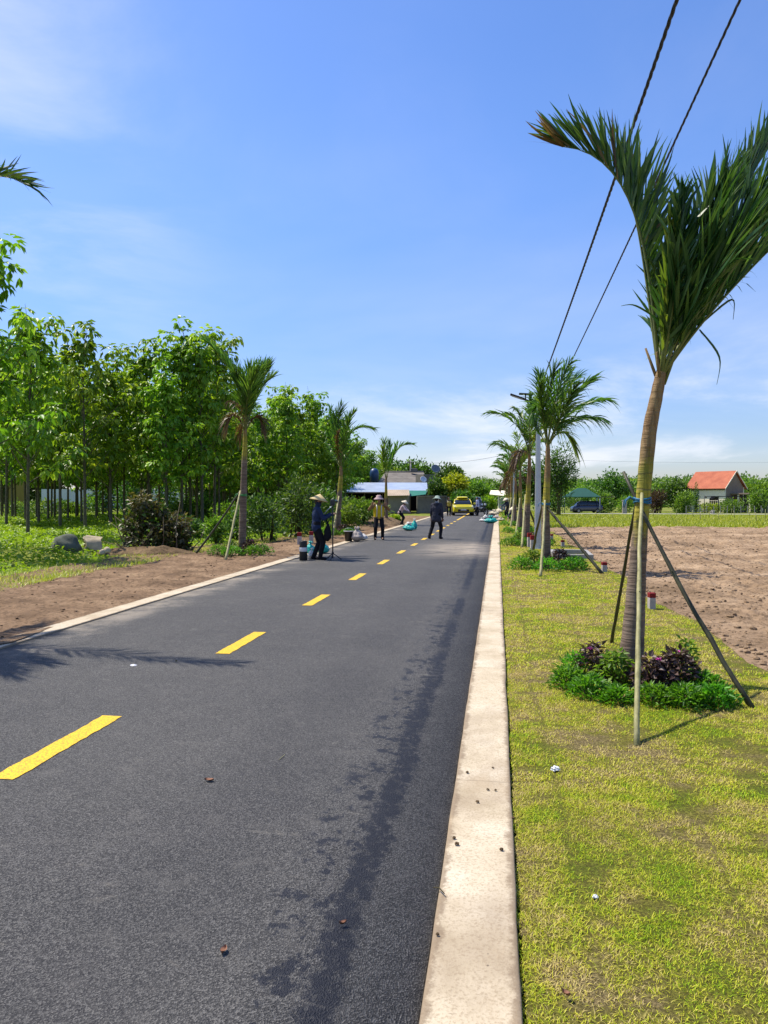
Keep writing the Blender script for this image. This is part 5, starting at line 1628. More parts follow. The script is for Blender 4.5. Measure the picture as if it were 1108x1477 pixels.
bgt = [
    (650, 98, 54, 668, 'dark_leaf', 4200, .40, 'dense dark green dome shaped tree behind the yellow blossoming tree', 'tree', {}),
    (655, 84, 44, 684, 'lime_leaf', 2600, .34, 'bright yellow green tree behind the yellow car', 'tree', dict(base=.25)),
    (630, 82, 30, 690, 'dark_leaf', 1800, .32, 'dark narrow tree at the right end of the grey garden wall', 'tree', dict(base=.1)),
    (668, 79, 40, 704, 'dark_leaf', 1800, .32, 'dark low tree under the yellow green crown', 'tree', dict(base=.05)),
    (692, 108, 50, 690, 'bush_leaf', 2600, .42, 'mid green tree closing the end of the road', 'tree', dict(base=.1)),
    (716, 116, 46, 696, 'dark_leaf', 2400, .42, 'dark tree at the end of the road behind the pale roof', 'tree', dict(base=.1)),
    (600, 128, 60, 664, 'bush_leaf', 2600, .48, 'tall pale green tree behind the old tiled roof', 'tree', {}),
    (562, 124, 60, 668, 'bush_leaf', 2600, .48, 'green tree behind the blue water tank', 'tree', {}),
    (530, 112, 46, 672, 'dark_leaf', 2200, .44, 'dark tree left of the blue water tank', 'tree', dict(base=.1)),
    (806, 74, 62, 640, 'dark_leaf', 3600, .34, 'tall feathery dark tree right behind the shaggy palm', 'tree', dict(base=.14, width=.28)),
    (776, 82, 60, 662, 'dark_leaf', 3000, .36, 'broad dark tree behind the steel lamp pole', 'tree', dict(base=.05)),
    (748, 98, 50, 678, 'dark_leaf', 2400, .40, 'dark tree behind the distant palms', 'tree', dict(base=.05)),
    (882, 132, 66, 681, 'dark_leaf', 3600, .48, 'big dark rounded tree behind the green canopy', 'tree', dict(base=.12)),
    (848, 150, 60, 694, 'bush_leaf', 2200, .5, 'paler tree between the feathery tree and the big rounded tree', 'tree', dict(base=.1)),
    (974, 126, 56, 690, 'dark_leaf', 3000, .44, 'dark bushy tree left of the red roofed house', 'tree', dict(base=.08)),
    (930, 134, 46, 697, 'bush_leaf', 2200, .46, 'green tree hidden behind the largest palm trunk', 'tree', dict(base=.1)),
    (1092, 150, 64, 690, 'bush_leaf', 3000, .5, 'light green tree behind the porch of the red roofed house', 'tree', dict(base=.1)),
    (1075, 168, 50, 686, 'bush_leaf', 2200, .5, 'pale green tree just right of the red roof gable', 'tree', dict(base=.1)),
]
for i, (u, z, w_, tv, m, n, s, lab, fn, kw) in enumerate(bgt):
    px_tree(u, z, w_, tv, m, n, s, lab, 600 + i, fn, None if u > 760 else -.1, grp='trees in the background', **kw)
bgb = [
    (706, 92, 30, 715, 'weed_leaf', 1300, .3, 'clipped bright green bush at the end of the road'),
    (690, 90, 26, 718, 'bush_leaf', 1100, .3, 'green bush behind the dark parked car'),
    (868, 117, 48, 711, 'bush_leaf', 1900, .34, 'olive green bush beside the dark van'),
    (800, 112, 44, 712, 'dark_leaf', 1500, .34, 'dark bush left of the green canopy'),
    (951, 115, 34, 707, 'red_leaf', 1500, .32, 'reddish leaved shrub beside the largest palm trunk'),
    (985, 114, 34, 709, 'bush_leaf', 1500, .32, 'small round green tree in front of the cream house'),
    (1020, 117, 40, 726, 'weed_leaf', 1100, .26, 'low hedge under the arched window'),
    (1055, 116, 46, 720, 'bush_leaf', 1500, .28, 'climbing plants on the fence before the porch'),
    (1096, 115, 44, 706, 'bush_leaf', 1500, .34, 'drooping broad leaved clump at the right edge, beside the porch'),
    (900, 121, 30, 716, 'bush_leaf', 1100, .3, 'dark green hedge beside the white gate post'),
    (1004, 119, 12, 696, 'dark_leaf', 700, .24, 'narrow dark conical shrub against the cream wall'),
    (832, 119, 40, 718, 'dark_leaf', 900, .3, 'low dark hedge behind the van'),
]
for i, (u, z, w_, tv, m, n, s, lab) in enumerate(bgb):
    px_tree(u, z, w_, tv, m, n, s, lab, 700 + i, 'bush', None if u > 760 else -.1, grp='bushes in the background')
# shaded undergrowth at the back of the plantation
rng = np.random.default_rng(900)
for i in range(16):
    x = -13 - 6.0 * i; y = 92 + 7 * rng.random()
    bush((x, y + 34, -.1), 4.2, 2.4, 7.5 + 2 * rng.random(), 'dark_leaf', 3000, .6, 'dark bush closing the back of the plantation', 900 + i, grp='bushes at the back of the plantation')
for i in range(6):
    y = 46 + 4.0 * i
    bush((-13.6 + rng.normal() * .4, y, -.1), 1.5, 2.2, 2.0 + 1.0 * rng.random(), 'bush_leaf' if i % 2 else 'dark_leaf', 900, .22, 'leafy bush on the road side edge of the plantation', 930 + i, grp='bushes at the road side edge of the plantation')

rng = np.random.default_rng(980)
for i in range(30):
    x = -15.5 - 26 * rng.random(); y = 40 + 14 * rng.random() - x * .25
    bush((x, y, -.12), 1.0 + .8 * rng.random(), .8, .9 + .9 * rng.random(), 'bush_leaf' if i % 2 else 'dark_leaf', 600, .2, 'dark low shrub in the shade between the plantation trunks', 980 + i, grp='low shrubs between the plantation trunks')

for i in range(9):  # dense dark shrubs added to darken the gaps between the trunks
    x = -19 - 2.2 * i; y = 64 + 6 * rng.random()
    bush((x, y, -.12), 1.8, 1.2, 3.2 + 1.2 * rng.random(), 'dark_leaf', 1300, .3, 'tall dark shrub added to deepen the shade inside the plantation', 1020 + i, grp='tall shrubs added to darken the plantation')

# far woods on the hills: one mass
rng = np.random.default_rng(950)
n = 420
az = rad(-12) + rad(50) * rng.random(n); rr = 190 + 200 * rng.random(n)
X, Y = np.sin(az) * rr, np.cos(az) * rr
L_ = [((x, y, hill_z(np.array(x), np.array(y)) + 1.2 + 2.4 * rng.random()), (4.2 + 2 * rng.random(), 4.2, 2.6 + 1.6 * rng.random())) for x, y in zip(X, Y)]
P, D, N = clump_leaves(rng, L_, 300, 1.0, .6, up=.2, shell=.7)
sz = .8 + .6 * rng.random(len(P)); V, F = leaves(P, D, N, sz, sz * .6)
tint = np.repeat(rng.random(n), 300) * .6 + .4 * rng.random(len(P))
tag(obj('far_woods', mesh_np('far_woods', V, F, M['bush_leaf'], rnd=np.repeat(tint, 4))), 'hazy green woods along the skyline beyond the fields', 'woods', kind='stuff')
# ------------------------------------------------------------------ buildings
def slab(mb, a, b, c, d, th, m=0):
    """A thin slab through four corner points (a, b, c, d), thickened downward."""
    P = [np.asarray(q, float) for q in (a, b, c, d)]
    n = norm(np.cross(P[1] - P[0], P[3] - P[0])); n = n if n[2] > 0 else -n
    return mb.prism(P, -n * th, m)


def wallq(mb, a, b, z0, z1, th, m=0):
    """Upright wall from ground point a to b, between heights z0 and z1."""
    a = np.array([a[0], a[1], z0]); b = np.array([b[0], b[1], z0]); d = norm(b - a); nrm = np.array([-d[1], d[0], 0]) * th
    return mb.prism([a, b, b + (0, 0, z1 - z0), a + (0, 0, z1 - z0)], nrm, m)


def P2(u, z): return pt(u, HOR, z)[:2]
def hz(v, z): return CAM_H + (HOR - v) / FPX * z

# long shed with blue grey metal roof
sh = empty('metal_roof_shed', (0, 0, 0), 0, 'long low shed with a blue grey sheet metal roof behind the left verge', 'shed')
mb = MB()
fl, fr_, bl, br = pt(497, 709.5, 80), pt(617, 709.5, 83), pt(500, 696, 88), pt(616, 696, 91)
slab(mb, fl, fr_, br, bl, .05); mb.build('roof', M['tin_blue'], sh)
mb = MB(); mb.tube([fl - (0, 0, .1), fr_ - (0, 0, .1)], .06, 6); mb.build('eave_beam', M['wood'], sh)
for u in (500, 526, 552, 592, 614):
    a = P2(u, 80.4 + (u - 497) * .025); MB().tube([(a[0], a[1], -.1), (a[0], a[1], hz(710.5, 81))], .06, 6).build('post', M['wood'], sh)
mb = MB(); wallq(mb, P2(498, 87.5), P2(617, 90.5), -.1, 2.6, .12); mb.build('back_wall', M['opening_shade'], sh)  # shade inside the open shed is put into the wall colour
mb = MB(); wallq(mb, P2(508, 83), P2(528, 83.5), .5, 1.6, .06); mb.build('boards', M['maroon'], sh)
mb = MB(); wallq(mb, P2(531, 84), P2(548, 84.4), -.1, 1.4, .06); mb.build('boards', M['wood'], sh)
mb = MB(); slab(mb, pt(588, 716, 79.5), pt(614, 713, 80), pt(616, 707.5, 82), pt(590, 707.5, 81.5), .02); mb.build('awning', M['green_awning'], sh)
# lean-to block
lt = empty('outhouse', (0, 0, 0), 0, 'small grey outhouse with a tan corrugated roof, in front of the metal roofed shed', 'outhouse')
mb = MB(); a, b, c, d = P2(561, 77.6), P2(590, 78.2), P2(591, 81), P2(562, 80.4)
for p_, q_ in ((a, b), (b, c), (c, d), (d, a)): wallq(mb, p_, q_, -.1, hz(714.2, 79), .10)
mb.build('wall', M['plaster_grey'], lt)
mb = MB(); slab(mb, pt(558.5, 715, 77), pt(591, 714.4, 77.6), pt(590, 706.3, 80.5), pt(559, 706.3, 80), .05); mb.build('roof', M['tin_tan'], lt)
gw = empty('garden_wall', (0, 0, 0), 0, 'grey plastered garden wall running from the outhouse to the dark narrow tree', 'wall')
mb = MB(); wallq(mb, P2(602, 77.5), P2(645, 79.5), -.1, hz(716, 78), .15); wallq(mb, P2(645, 79.3), P2(640, 93), -.1, hz(716, 78), .15); mb.build('wall', M['plaster_dark'], gw)
mb = MB()
a = P2(602, 77.3); b = P2(645, 79.3)
mb.prism([(a[0], a[1] - .06, hz(716, 78) + .002), (b[0], b[1] - .06, hz(716, 78) + .002), (b[0], b[1] + .24, hz(716, 78) + .002), (a[0], a[1] + .24, hz(716, 78) + .002)], (0, 0, .06)); mb.build('coping', M['grey_concrete'], gw)
# old house behind
oh = empty('tiled_house', (0, 0, 0), 0, 'old house with a dark weathered tile roof rising behind the metal roofed shed', 'house')
rl, rr2, el, er = pt(556, 681, 101), pt(611, 681, 103), pt(544, 697.5, 96), pt(618, 697.5, 98)
bl2, br2 = pt(548, 697, 106), pt(618, 697, 108)
mb = MB(); slab(mb, el, er, rr2, rl, .10); mb.build('roof', M['tile_old'], oh)
mb = MB(); slab(mb, rl, rr2, br2, bl2, .10); mb.build('roof', M['tile_old'], oh)
mb = MB(); mb.tube([rl + (0, 0, .03), rr2 + (0, 0, .03)], .12, 8); mb.build('ridge', M['tile_old'], oh)
mb = MB()
wallq(mb, P2(546, 96.8), P2(617, 98.8), -.1, hz(698, 97.5), .15)
mb.prism([(*P2(617.2, 98.8), -.1), (*P2(617.2, 107), -.1), (*P2(617.2, 107), hz(698, 107)), (*P2(612, 103), hz(682.5, 103)), (*P2(617.2, 98.8), hz(698, 98.8))], (-.12, 0, 0))
mb.build('wall', M['plaster_grey'], oh)
mb = MB(); wallq(mb, P2(600, 96.6), P2(609, 96.8), 2.2, hz(696, 96.6), .05); mb.build('window', M['opening_shade'], oh)
mb = MB(); mb.box(pt(597, 678.5, 101.5), (.9, .6, .5), bev=.05); mb.build('chimney', M['plaster_dark'], oh)
# tank
q = pt(540, 690, 92)
tk = empty('water_tank', (q[0], q[1], 0), 0, 'tall blue water tank on a stand left of the old tiled roof', 'water tank')
MB().lathe([(0, hz(697, 92)), (.55, hz(697, 92)), (.55, hz(681, 92)), (.40, hz(677, 92)), (.15, hz(675.5, 92)), (0, hz(675.3, 92))], n=20).build('tank', M['tank_blue'], tk)
mb = MB()
for sx_ in (-.4, .4):
    for sy in (-.4, .4): mb.tube([(sx_, sy, -.1), (sx_, sy, hz(697, 92))], .05, 6)
mb.box((0, 0, hz(697.4, 92)), (1.1, 1.1, .06)); mb.build('stand', M['wood'], tk)
def dish(u, v, z, r, mat, label, g0):
    q = pt(u, v, z)
    root = empty('satellite_dish', tuple(q), 0, label, 'satellite dish')
    R = Matrix.Rotation(rad(60), 3, 'X') @ Matrix.Identity(3)
    MB().lathe([(0, -.0), (r * .5, .05 * r), (r, .28 * r), (r * .98, .31 * r), (r * .5, .09 * r), (0, .04 * r)], n=20, M=Matrix.Rotation(.5, 3, 'Z') @ R).build('reflector', mat, root)
    MB().tube([(0, .05, 0), (0, .1, -g0)], .045, 6).build('mast', M['dark_metal'], root)
dish(628, 677, 97, .62, M['dish'], 'dark grey satellite dish on a mast right of the old tiled roof', 3.4)
dish(610.5, 692, 93.4, .42, M['dish_white'], 'white satellite dish above the metal roof, under the edge of the old tiles', 1.2)
q = pt(619, 690, 97.5)
mb = MB(); wallq(mb, P2(611, 95), P2(626, 95.6), -.1, hz(684, 95), 2.2)
o = mb.build('grey_annex', M['plaster_dark'], None); tag(o, 'blank grey wall block at the right end of the old tiled house', 'building')
# pale wall behind the plantation
bw = MB(); wallq(bw, P2(60, 110), P2(300, 116), -.1, 2.7, .2)
tag(bw.build('boundary_wall', M['white_wall'], None), 'long pale blue white wall seen between the trunks of the plantation', 'wall')
mb = MB(); wallq(mb, P2(12, 70), P2(36, 72), -.1, hz(693, 70), .25)
tag(mb.build('ochre_hut_wall', M['ochre_wall'], None), 'ochre coloured wall deep in the shade at the left edge of the plantation', 'wall')
# pale roof at the road end
q = P2(716, 104)
pr = empty('roadside_house', (0, 0, 0), 0, 'small pale house at the road end, mostly hidden behind the distant palms', 'house')
mb = MB(); slab(mb, pt(706, 713, 99), pt(738, 716, 101), pt(740, 708, 107), pt(708, 707, 105), .10); mb.build('roof', M['cream'], pr)
mb = MB(); wallq(mb, P2(722, 100.5), P2(742, 101.5), -.1, hz(716.5, 100), .15); wallq(mb, P2(722, 100.7), P2(720, 106), -.1, hz(715, 100), .15); mb.build('wall', M['white_wall'], pr)

# red roofed house on the far right ------------------------------------
zc = 120.0
C0 = pt(1046, HOR, zc); gz = float(terrain(C0[0], C0[1])) - .05
vd = norm(C0[:2]); vr = np.array([vd[1], -vd[0]])
ah = rad(32)
lx = vr * math.cos(ah) - vd * math.sin(ah)
RH = empty('red_roof_house', (C0[0], C0[1], gz), math.atan2(lx[1], lx[0]), 'cream house with a red tiled gable roof beyond the field on the right', 'house')
EH = hz(702.5, zc) - gz; RHt = hz(679, zc + 1.5) - gz   # eave and ridge heights
LN, WD = 6.6, 5.2
mb = MB()
# walls: origin is the near corner; x runs left (negative) along the front, y runs back
mb.prism([(-LN, 0, -.3), (0, 0, -.3), (0, 0, EH), (-LN, 0, EH)], (0, .2, 0))
mb.prism([(-LN, WD - .2, -.3), (0, WD - .2, -.3), (0, WD - .2, EH), (-LN, WD - .2, EH)], (0, .2, 0))
mb.prism([(-LN, .2, -.3), (-LN, WD - .2, -.3), (-LN, WD - .2, EH), (-LN, WD / 2, RHt - .15), (-LN, .2, EH)], (.2, 0, 0))
mb.build('wall', M['cream'], RH)
mb = MB(); mb.prism([(-.2, .2, -.3), (-.2, WD - .2, -.3), (-.2, WD - .2, EH), (-.2, WD / 2, RHt - .15), (-.2, .2, EH)], (.2, 0, 0)); mb.build('gable_wall', M['shade_brown_wall'], RH)  # cream house's shaded end, its shade put into a darker wall colour
mb = MB(); slab(mb, (-LN - .35, -.45, EH - .22), (.3, -.45, EH - .22), (.3, WD / 2, RHt), (-LN - .35, WD / 2, RHt), .12); mb.build('roof', M['tile_red'], RH)
mb = MB(); slab(mb, (-LN - .35, WD / 2, RHt + .002), (.3, WD / 2, RHt + .002), (.3, WD + .45, EH - .22), (-LN - .35, WD + .45, EH - .22), .12); mb.build('roof', M['tile_red'], RH)
mb = MB()
for (y0_, z0_, y1_, z1_) in ((-.47, EH - .26, WD / 2, RHt - .02), (WD / 2, RHt - .02, WD + .47, EH - .26)):
    mb.prism([(.303, y0_, z0_ - .1), (.303, y1_, z1_ - .1), (.303, y1_, z1_ + .08), (.303, y0_, z0_ + .08)], (.06, 0, 0))
mb.build('bargeboard', M['cream'], RH)
mb = MB(); mb.box((-LN / 2, -.035, EH - .42), (LN + .1, .07, .16)); mb.build('cornice', M['plaster_grey'], RH)
# arched window
wx = -1.9
wm_ = MB()
arch = [(wx - .85, -.03, .55), (wx + .85, -.03, .55), (wx + .85, -.03, 1.75)] + [(wx + .85 * math.cos(a), -.03, 1.75 + .75 * math.sin(a)) for a in np.linspace(.2, PI - .2, 9)] + [(wx - .85, -.03, 1.75)]
wm_.prism(arch, (0, .02, 0)); wo_ = wm_.build('window', M['opening_shade'], RH)
wf = MB()
for k in range(5): wf.box((wx - .68 + k * .34, -.07, 1.2), (.05, .05, 1.3))
for zz_ in (.6, 1.15, 1.75): wf.box((wx, -.08, zz_), (1.7, .05, .06))
wf.build('window_bars', M['cream'], wo_)
# porch on the gable side
mb = MB(); mb.box((2.7, WD / 2 + .6, EH - 1.05), (5.2, 3.6, .22), bev=.02); mb.build('porch_roof', M['shade_brown_wall'], RH)
for x in (1.2, 3.1, 5.0): MB().box((x, WD / 2 - .9, (EH - 1.05) / 2 - .3), (.24, .24, EH - 1.15 + .4)).build('porch_post', M['cream'], RH)
mb = MB(); mb.prism([(.2, WD / 2 + 2.2, -.3), (5.2, WD / 2 + 2.2, -.3), (5.2, WD / 2 + 2.2, EH - 1.2), (.2, WD / 2 + 2.2, EH - 1.2)], (0, .15, 0)); mb.build('porch_wall', M['plaster_dark'], RH)
# pergola frame and fence in front
pg = empty('pergola', (0, 0, 0), 0, 'dark thin pergola frame with shade cloth in front of the cream house', 'pergola')
mb = MB(); a0 = P2(1016, 113.5); a1 = P2(1076, 115)
for t_ in np.linspace(0, 1, 4):
    a = a0 + (a1 - a0) * t_; g_ = float(terrain(*a)) - .1
    mb.tube([(a[0], a[1], g_), (a[0], a[1], hz(716, 114))], .05, 6)
mb.tube([(*a0, hz(716, 114)), (*a1, hz(716, 114))], .06, 6); mb.build('frame', M['iron'], pg)
mb = MB()
e = (a1 - a0)
n = 14; V = []
for k in range(n + 1):
    t_ = k / n
    for j in range(3):
        p_ = a0 + e * (.03 + .34 * t_); V.append((p_[0], p_[1] + j * .5, hz(716.5, 114) - .18 * math.sin(t_ * PI) - .05 * j - .1 * math.sin(j * 2 + 5 * t_)))
F = [(k * 3 + j, k * 3 + j + 1, k * 3 + j + 4, k * 3 + j + 3) for k in range(n) for j in range(2)]
mb.add(V, F); mb.build('shade_cloth', M['black_cloth'], pg)
fe = empty('fence', (0, 0, 0), 0, 'low post and wire fence along the far lane before the cream house', 'fence')
a0 = P2(990, 111.9); a1 = P2(1108, 113)
for t_ in np.linspace(0, 1, 13):
    a = a0 + (a1 - a0) * t_; g_ = float(terrain(*a)) - .1; MB().box((a[0], a[1], g_ + .55), (.09, .09, 1.1)).build('post', M['grey_concrete'], fe)
for hh_ in (.3, .65, .95): MB().tube([(*(a0 + (0, .08)), float(terrain(*a0)) + hh_), (*(a1 + (0, .08)), float(terrain(*a1)) + hh_)], .015, 4).build('wire', M['iron'], fe)
p_ = at(901, 112); MB_ = MB().box((0, 0, .8), (.62, .4, 2.0), bev=.03).box((0, 0, 1.86), (.74, .52, .12), bev=.02)
o = MB_.build('gate_post', M['white_post'], None); o.location = tuple(p_); tag(o, 'square white gate post by the far lane, left of the largest palm trunk', 'gate post')
# canopy
p_ = at(838, 113)
cn = empty('canopy', tuple(p_), .0, 'dark green pitched canopy over the dark van by the far lane', 'canopy')
ch = hz(722, 113) - p_[2] + .9; ca = hz(704, 113) - p_[2]
mb = MB()
e_ = hz(716.5, 113) - p_[2]
V = [(-2.6, -1.8, e_), (2.6, -1.8, e_), (2.6, 1.8, e_), (-2.6, 1.8, e_), (-.5, 0, ca), (.7, 0, ca), (-2.6, -1.8, e_ - .1), (2.6, -1.8, e_ - .1), (2.6, 1.8, e_ - .1), (-2.6, 1.8, e_ - .1)]
mb.add(V, [(0, 1, 5, 4), (1, 2, 5), (2, 3, 4, 5), (3, 0, 4), (0, 6, 7, 1), (1, 7, 8, 2), (2, 8, 9, 3), (3, 9, 6, 0)]); mb.build('cloth', M['green_canvas'], cn)
for x in (-2.5, 2.5):
    for y in (-1.7, 1.7): MB().tube([(x, y, -.2), (x, y, e_ - .05)], .06, 6).build('leg', M['steel'], cn)
mb = MB(); mb.box((3.6, -1.6, e_ - .05), (2.4, .5, .08)); mb.build('side_board', M['wood'], cn)
# little stakes in the rough grass
rng = np.random.default_rng(41)
for k, (u, z, h) in enumerate(((1060, 70, .55), (1104, 62, .7), (968, 66, .45), (1010, 60, .5), (1082, 84, .8), (942, 84, .6), (860, 74, .5), (1038, 58, .45), (885, 62, .4), (1092, 54, .5), (1000, 80, .6), (920, 72, .5), (1055, 94, .7), (976, 92, .6), (1024, 70, .5))):
    p_ = at(u, z); lx_ = rng.normal() * .08
    MBs = MB().tube([p_, p_ + (lx_, .02, h + .2)], [.03, .02], 6)
    tag(MBs.build('grass_stake', M['pole_pale'], None), 'thin pale stake standing in the rough grass beyond the field', 'stake', 'pale stakes in the rough grass')
p_ = at(1028, 108.6)
crumple(1000, 900, .28, M['white_post'], 'white_stone', 'white stone on the edge of the far lane below the cream house', 'stone', 0, 77, 1.4).location = (p_[0], p_[1], p_[2] + .15)

# ------------------------------------------------------------------ vehicles
def loft(mb, secs, n=28, m=0, taper=0.0):
    """secs: (y, zlo, zhi, half width, exponent, top taper)"""
    V = []; F = []
    for (y, zl, zh, hw, e, tp) in secs:
        c = (zl + zh) / 2; hh_ = (zh - zl) / 2
        for k in range(n):
            a = 2 * PI * (k + .5) / n; ca, sa = math.cos(a), math.sin(a)
            x = math.copysign(abs(ca) ** (2 / e), ca) * hw; z = math.copysign(abs(sa) ** (2 / e), sa)
            V.append((x * (1 - tp * (z + 1) / 2), y, c + z * hh_))
    for i in range(len(secs) - 1):
        for k in range(n):
            k2 = (k + 1) % n; F.append((i * n + k, i * n + k2, (i + 1) * n + k2, (i + 1) * n + k))
    F.append(tuple(range(n))[::-1]); F.append(tuple((len(secs) - 1) * n + k for k in range(n)))
    return mb.add(V, F, m, True)


def wheel(parent, x, y, r, wd):
    R = Matrix.Rotation(PI / 2, 3, 'Y')
    w_ = empty('wheel', (x, y, r)); w_.parent = parent
    MB().lathe([(r * .62, -wd / 2), (r * .94, -wd / 2), (r, -wd * .3), (r, wd * .3), (r * .94, wd / 2), (r * .62, wd / 2)], n=24, M=R, closed=True).build('tyre', M['rubber'], w_)
    mb = MB(); mb.lathe([(0, -wd * .36), (r * .2, -wd * .36), (r * .62, -wd * .42), (r * .62, wd * .42), (r * .2, wd * .36), (0, wd * .36)], n=20, M=R)
    for k in range(5):
        a = k * 2 * PI / 5
        for s in (-1, 1): mb.box((s * wd * .43, math.cos(a) * r * .33, math.sin(a) * r * .33), (.02, .06, r * .5), M=Matrix.Rotation(a + PI / 2, 3, 'X') if False else Matrix.Identity(3))
    mb.build('rim', M['rim'], w_)
    return w_


def car(loc, rz, label, paint, L=4.2, W=1.82, H=1.60, group=None, name='parked_car', roofbox=None, van=False):
    root = empty(name, loc, rz, label, 'car' if not van else 'van', group)
    h = W / 2; f = -L / 2; b = L / 2
    hood = .90 if not van else 1.05
    mb = MB()
    loft(mb, [(f, .36, .74, h * .80, 4, .02), (f + .06, .28, .82, h * .90, 5, .03), (f + .25, .22, hood - .08, h * .97, 6, .04), (f + .7, .20, hood, h, 6, .05), (f + 1.15, .20, hood + .06, h, 6, .05), (0, .20, hood + .07, h, 6, .05), (b - .9, .20, hood + .08, h, 6, .05), (b - .25, .24, hood + .06, h * .97, 6, .05), (b - .05, .34, hood - .02, h * .90, 5, .05), (b, .42, hood - .12, h * .82, 4, .04)])
    body = mb.build('body', paint, root)
    g0 = f + (.95 if not van else .55); g1 = b - .25
    mb = MB()
    loft(mb, [(g0, hood - .05, hood + .02, h * .84, 5, .04), (g0 + .35, hood - .05, (hood + H) / 2 + .05, h * .88, 6, .16), (g0 + .75, hood - .05, H - .05, h * .88, 6, .24), (0, hood - .05, H - .03, h * .88, 6, .26), (g1 - .55, hood - .05, H - .06, h * .88, 6, .26), (g1 - .2, hood - .05, H - .25, h * .86, 6, .2), (g1, hood - .05, hood + .06, h * .82, 5, .06)])
    mb.build('windows', M['car_glass'], root)
    mb = MB()
    loft(mb, [(g0 + .66, H - .085, H - .045, h * .64, 5, .1), (g0 + .95, H - .07, H, h * .66, 5, .12), (0, H - .07, H + .02, h * .67, 5, .12), (g1 - .7, H - .08, H, h * .66, 5, .12), (g1 - .38, H - .13, H - .08, h * .62, 5, .1)])
    mb.build('roof', paint, root)
    for s in (-1, 1):
        mb = MB()
        mb.tube([(s * h * .83, g0 + .03, hood + .01), (s * h * .76, g0 + .40, (hood + H) / 2 + .04), (s * h * .655, g0 + .80, H - .045)], .035, 6)
        mb.tube([(s * h * .655, g1 - .45, H - .06), (s * h * .78, g1 - .05, hood + .06)], .045, 6)
        mb.tube([(s * h * .885, -.05, hood + .05), (s * h * .672, -.05, H - .05)], .028, 6)
        mb.build('pillar', paint, root)
        MB().box((s * h * .66, f + .10, .72), (.36, .10, .11), bev=.03, rz=-s * .25).build('headlight', M['lamp_glass'], root)
        mb = MB().box((s * (h + .10), g0 + .32, hood + .10), (.20, .12, .15), bev=.04).build('wing_mirror', paint, root)
        wheel(root, s * (h - .11), f + .82, .33, .22); wheel(root, s * (h - .11), b - .85, .33, .22)
        MB().box((s * h * .74, f + .07, .46), (.20, .06, .14), bev=.02).build('fog_lamp', M['lamp_glass'], root)
        MB().box((s * h * .82, b - .03, .82), (.2, .06, .18), bev=.02).build('tail_lamp', M['red_paint'], root)
    MB().box((0, f + .03, .44), (W * .52, .07, .20), bev=.02).build('lower_grille', M['black_plastic'], root)
    MB().box((0, f + .055, .685), (W * .42, .06, .07), bev=.015).build('upper_grille', M['black_plastic'], root)
    MB().box((0, f - .012, .50), (.48, .012, .12), bev=.004).build('number_plate', M['white_band'], root)
    MB().box((0, f + .12, .27), (W * .86, .2, .12), bev=.03).build('skid_strip', M['black_plastic'], root)
    if roofbox is not None:
        mb = MB(); loft(mb, [(-.45, H + .06, H + .11, .42, 4, .1), (-.25, H + .05, H + .17, .50, 4, .15), (.7, H + .05, H + .19, .52, 4, .15), (1.0, H + .06, H + .13, .45, 4, .1)])
        mb.build('roof_box', roofbox, root)
        mb = MB()
        for y in (-.1, .6): mb.tube([(-.6, y, H + .035), (.6, y, H + .035)], .02, 6)
        mb.build('roof_bars', M['black_plastic'], root)
    return root


q = gp(667, 743.2)
car((q[0], q[1], 0), .10, 'bright yellow hatchback with a yellow roof box parked facing the viewer', M['car_yellow'], 3.9, 1.80, 1.42, None, 'yellow_car', M['car_yellow'])
q = gp(681.5, 739.0)
car((q[0] + .1, q[1] + 4, 0), .06, 'dark grey car parked just behind the yellow car', M['car_grey'], 4.2, 1.78, 1.55, None, 'grey_car')
q = at(846, 112.2)
car((q[0], q[1], q[2] + .06), rad(-78), 'dark navy van parked under the green canopy, seen from the side', M['car_navy'], 4.5, 1.8, 1.75, None, 'navy_van', None, True)

def motorbike(loc, rz, label):
    root = empty('motorbike', loc, rz, label, 'motorbike')
    for y in (-.62, .62):
        R = Matrix.Rotation(PI / 2, 3, 'Y')
        w_ = empty('wheel', (0, y, .29)); w_.parent = root
        MB().lathe([(.23, -.045), (.28, -.04), (.29, 0), (.28, .04), (.23, .045)], n=22, M=R, closed=True).build('tyre', M['rubber'], w_)
        mb = MB(); mb.lathe([(0, -.03), (.06, -.03), (.06, .03), (0, .03)], n=12, M=R)
        for k in range(6):
            a = k * PI / 3; mb.tube([(0, 0, 0), (0, .24 * math.cos(a), .24 * math.sin(a))], .012, 5)
        mb.build('rim', M['rim'], w_)
    mb = MB(); loft(mb, [(-.35, .55, .70, .10, 3, 0), (-.15, .34, .62, .15, 3, 0), (.2, .38, .72, .15, 3, 0), (.55, .52, .76, .12, 3, 0), (.8, .62, .74, .06, 3, 0)]); mb.build('body', M['car_grey'], root)
    mb = MB(); loft(mb, [(-.1, .70, .76, .10, 3, 0), (.2, .72, .81, .14, 3, 0), (.62, .76, .86, .12, 3, 0), (.72, .80, .84, .07, 3, 0)]); mb.build('seat', M['black_plastic'], root)
    mb = MB(); mb.tube([(-.05, -.62, .29), (-.05, -.48, .8), (0, -.42, 1.0)], .03, 6); mb.tube([(.05, -.62, .29), (.05, -.48, .8), (0, -.42, 1.0)], .03, 6); mb.build('fork', M['dark_metal'], root)
    mb = MB(); mb.tube([(-.34, -.30, 1.03), (0, -.42, 1.0), (.34, -.30, 1.03)], .018, 6); mb.build('handlebar', M['dark_metal'], root)
    MB().box((0, -.52, .92), (.18, .12, .16), bev=.03).build('headlight', M['lamp_glass'], root)
    return root
q = gp(690, 743)
motorbike((q[0] + .25, q[1] + .3, 0), .7, 'small dark motorbike standing beside the parked dark grey car')
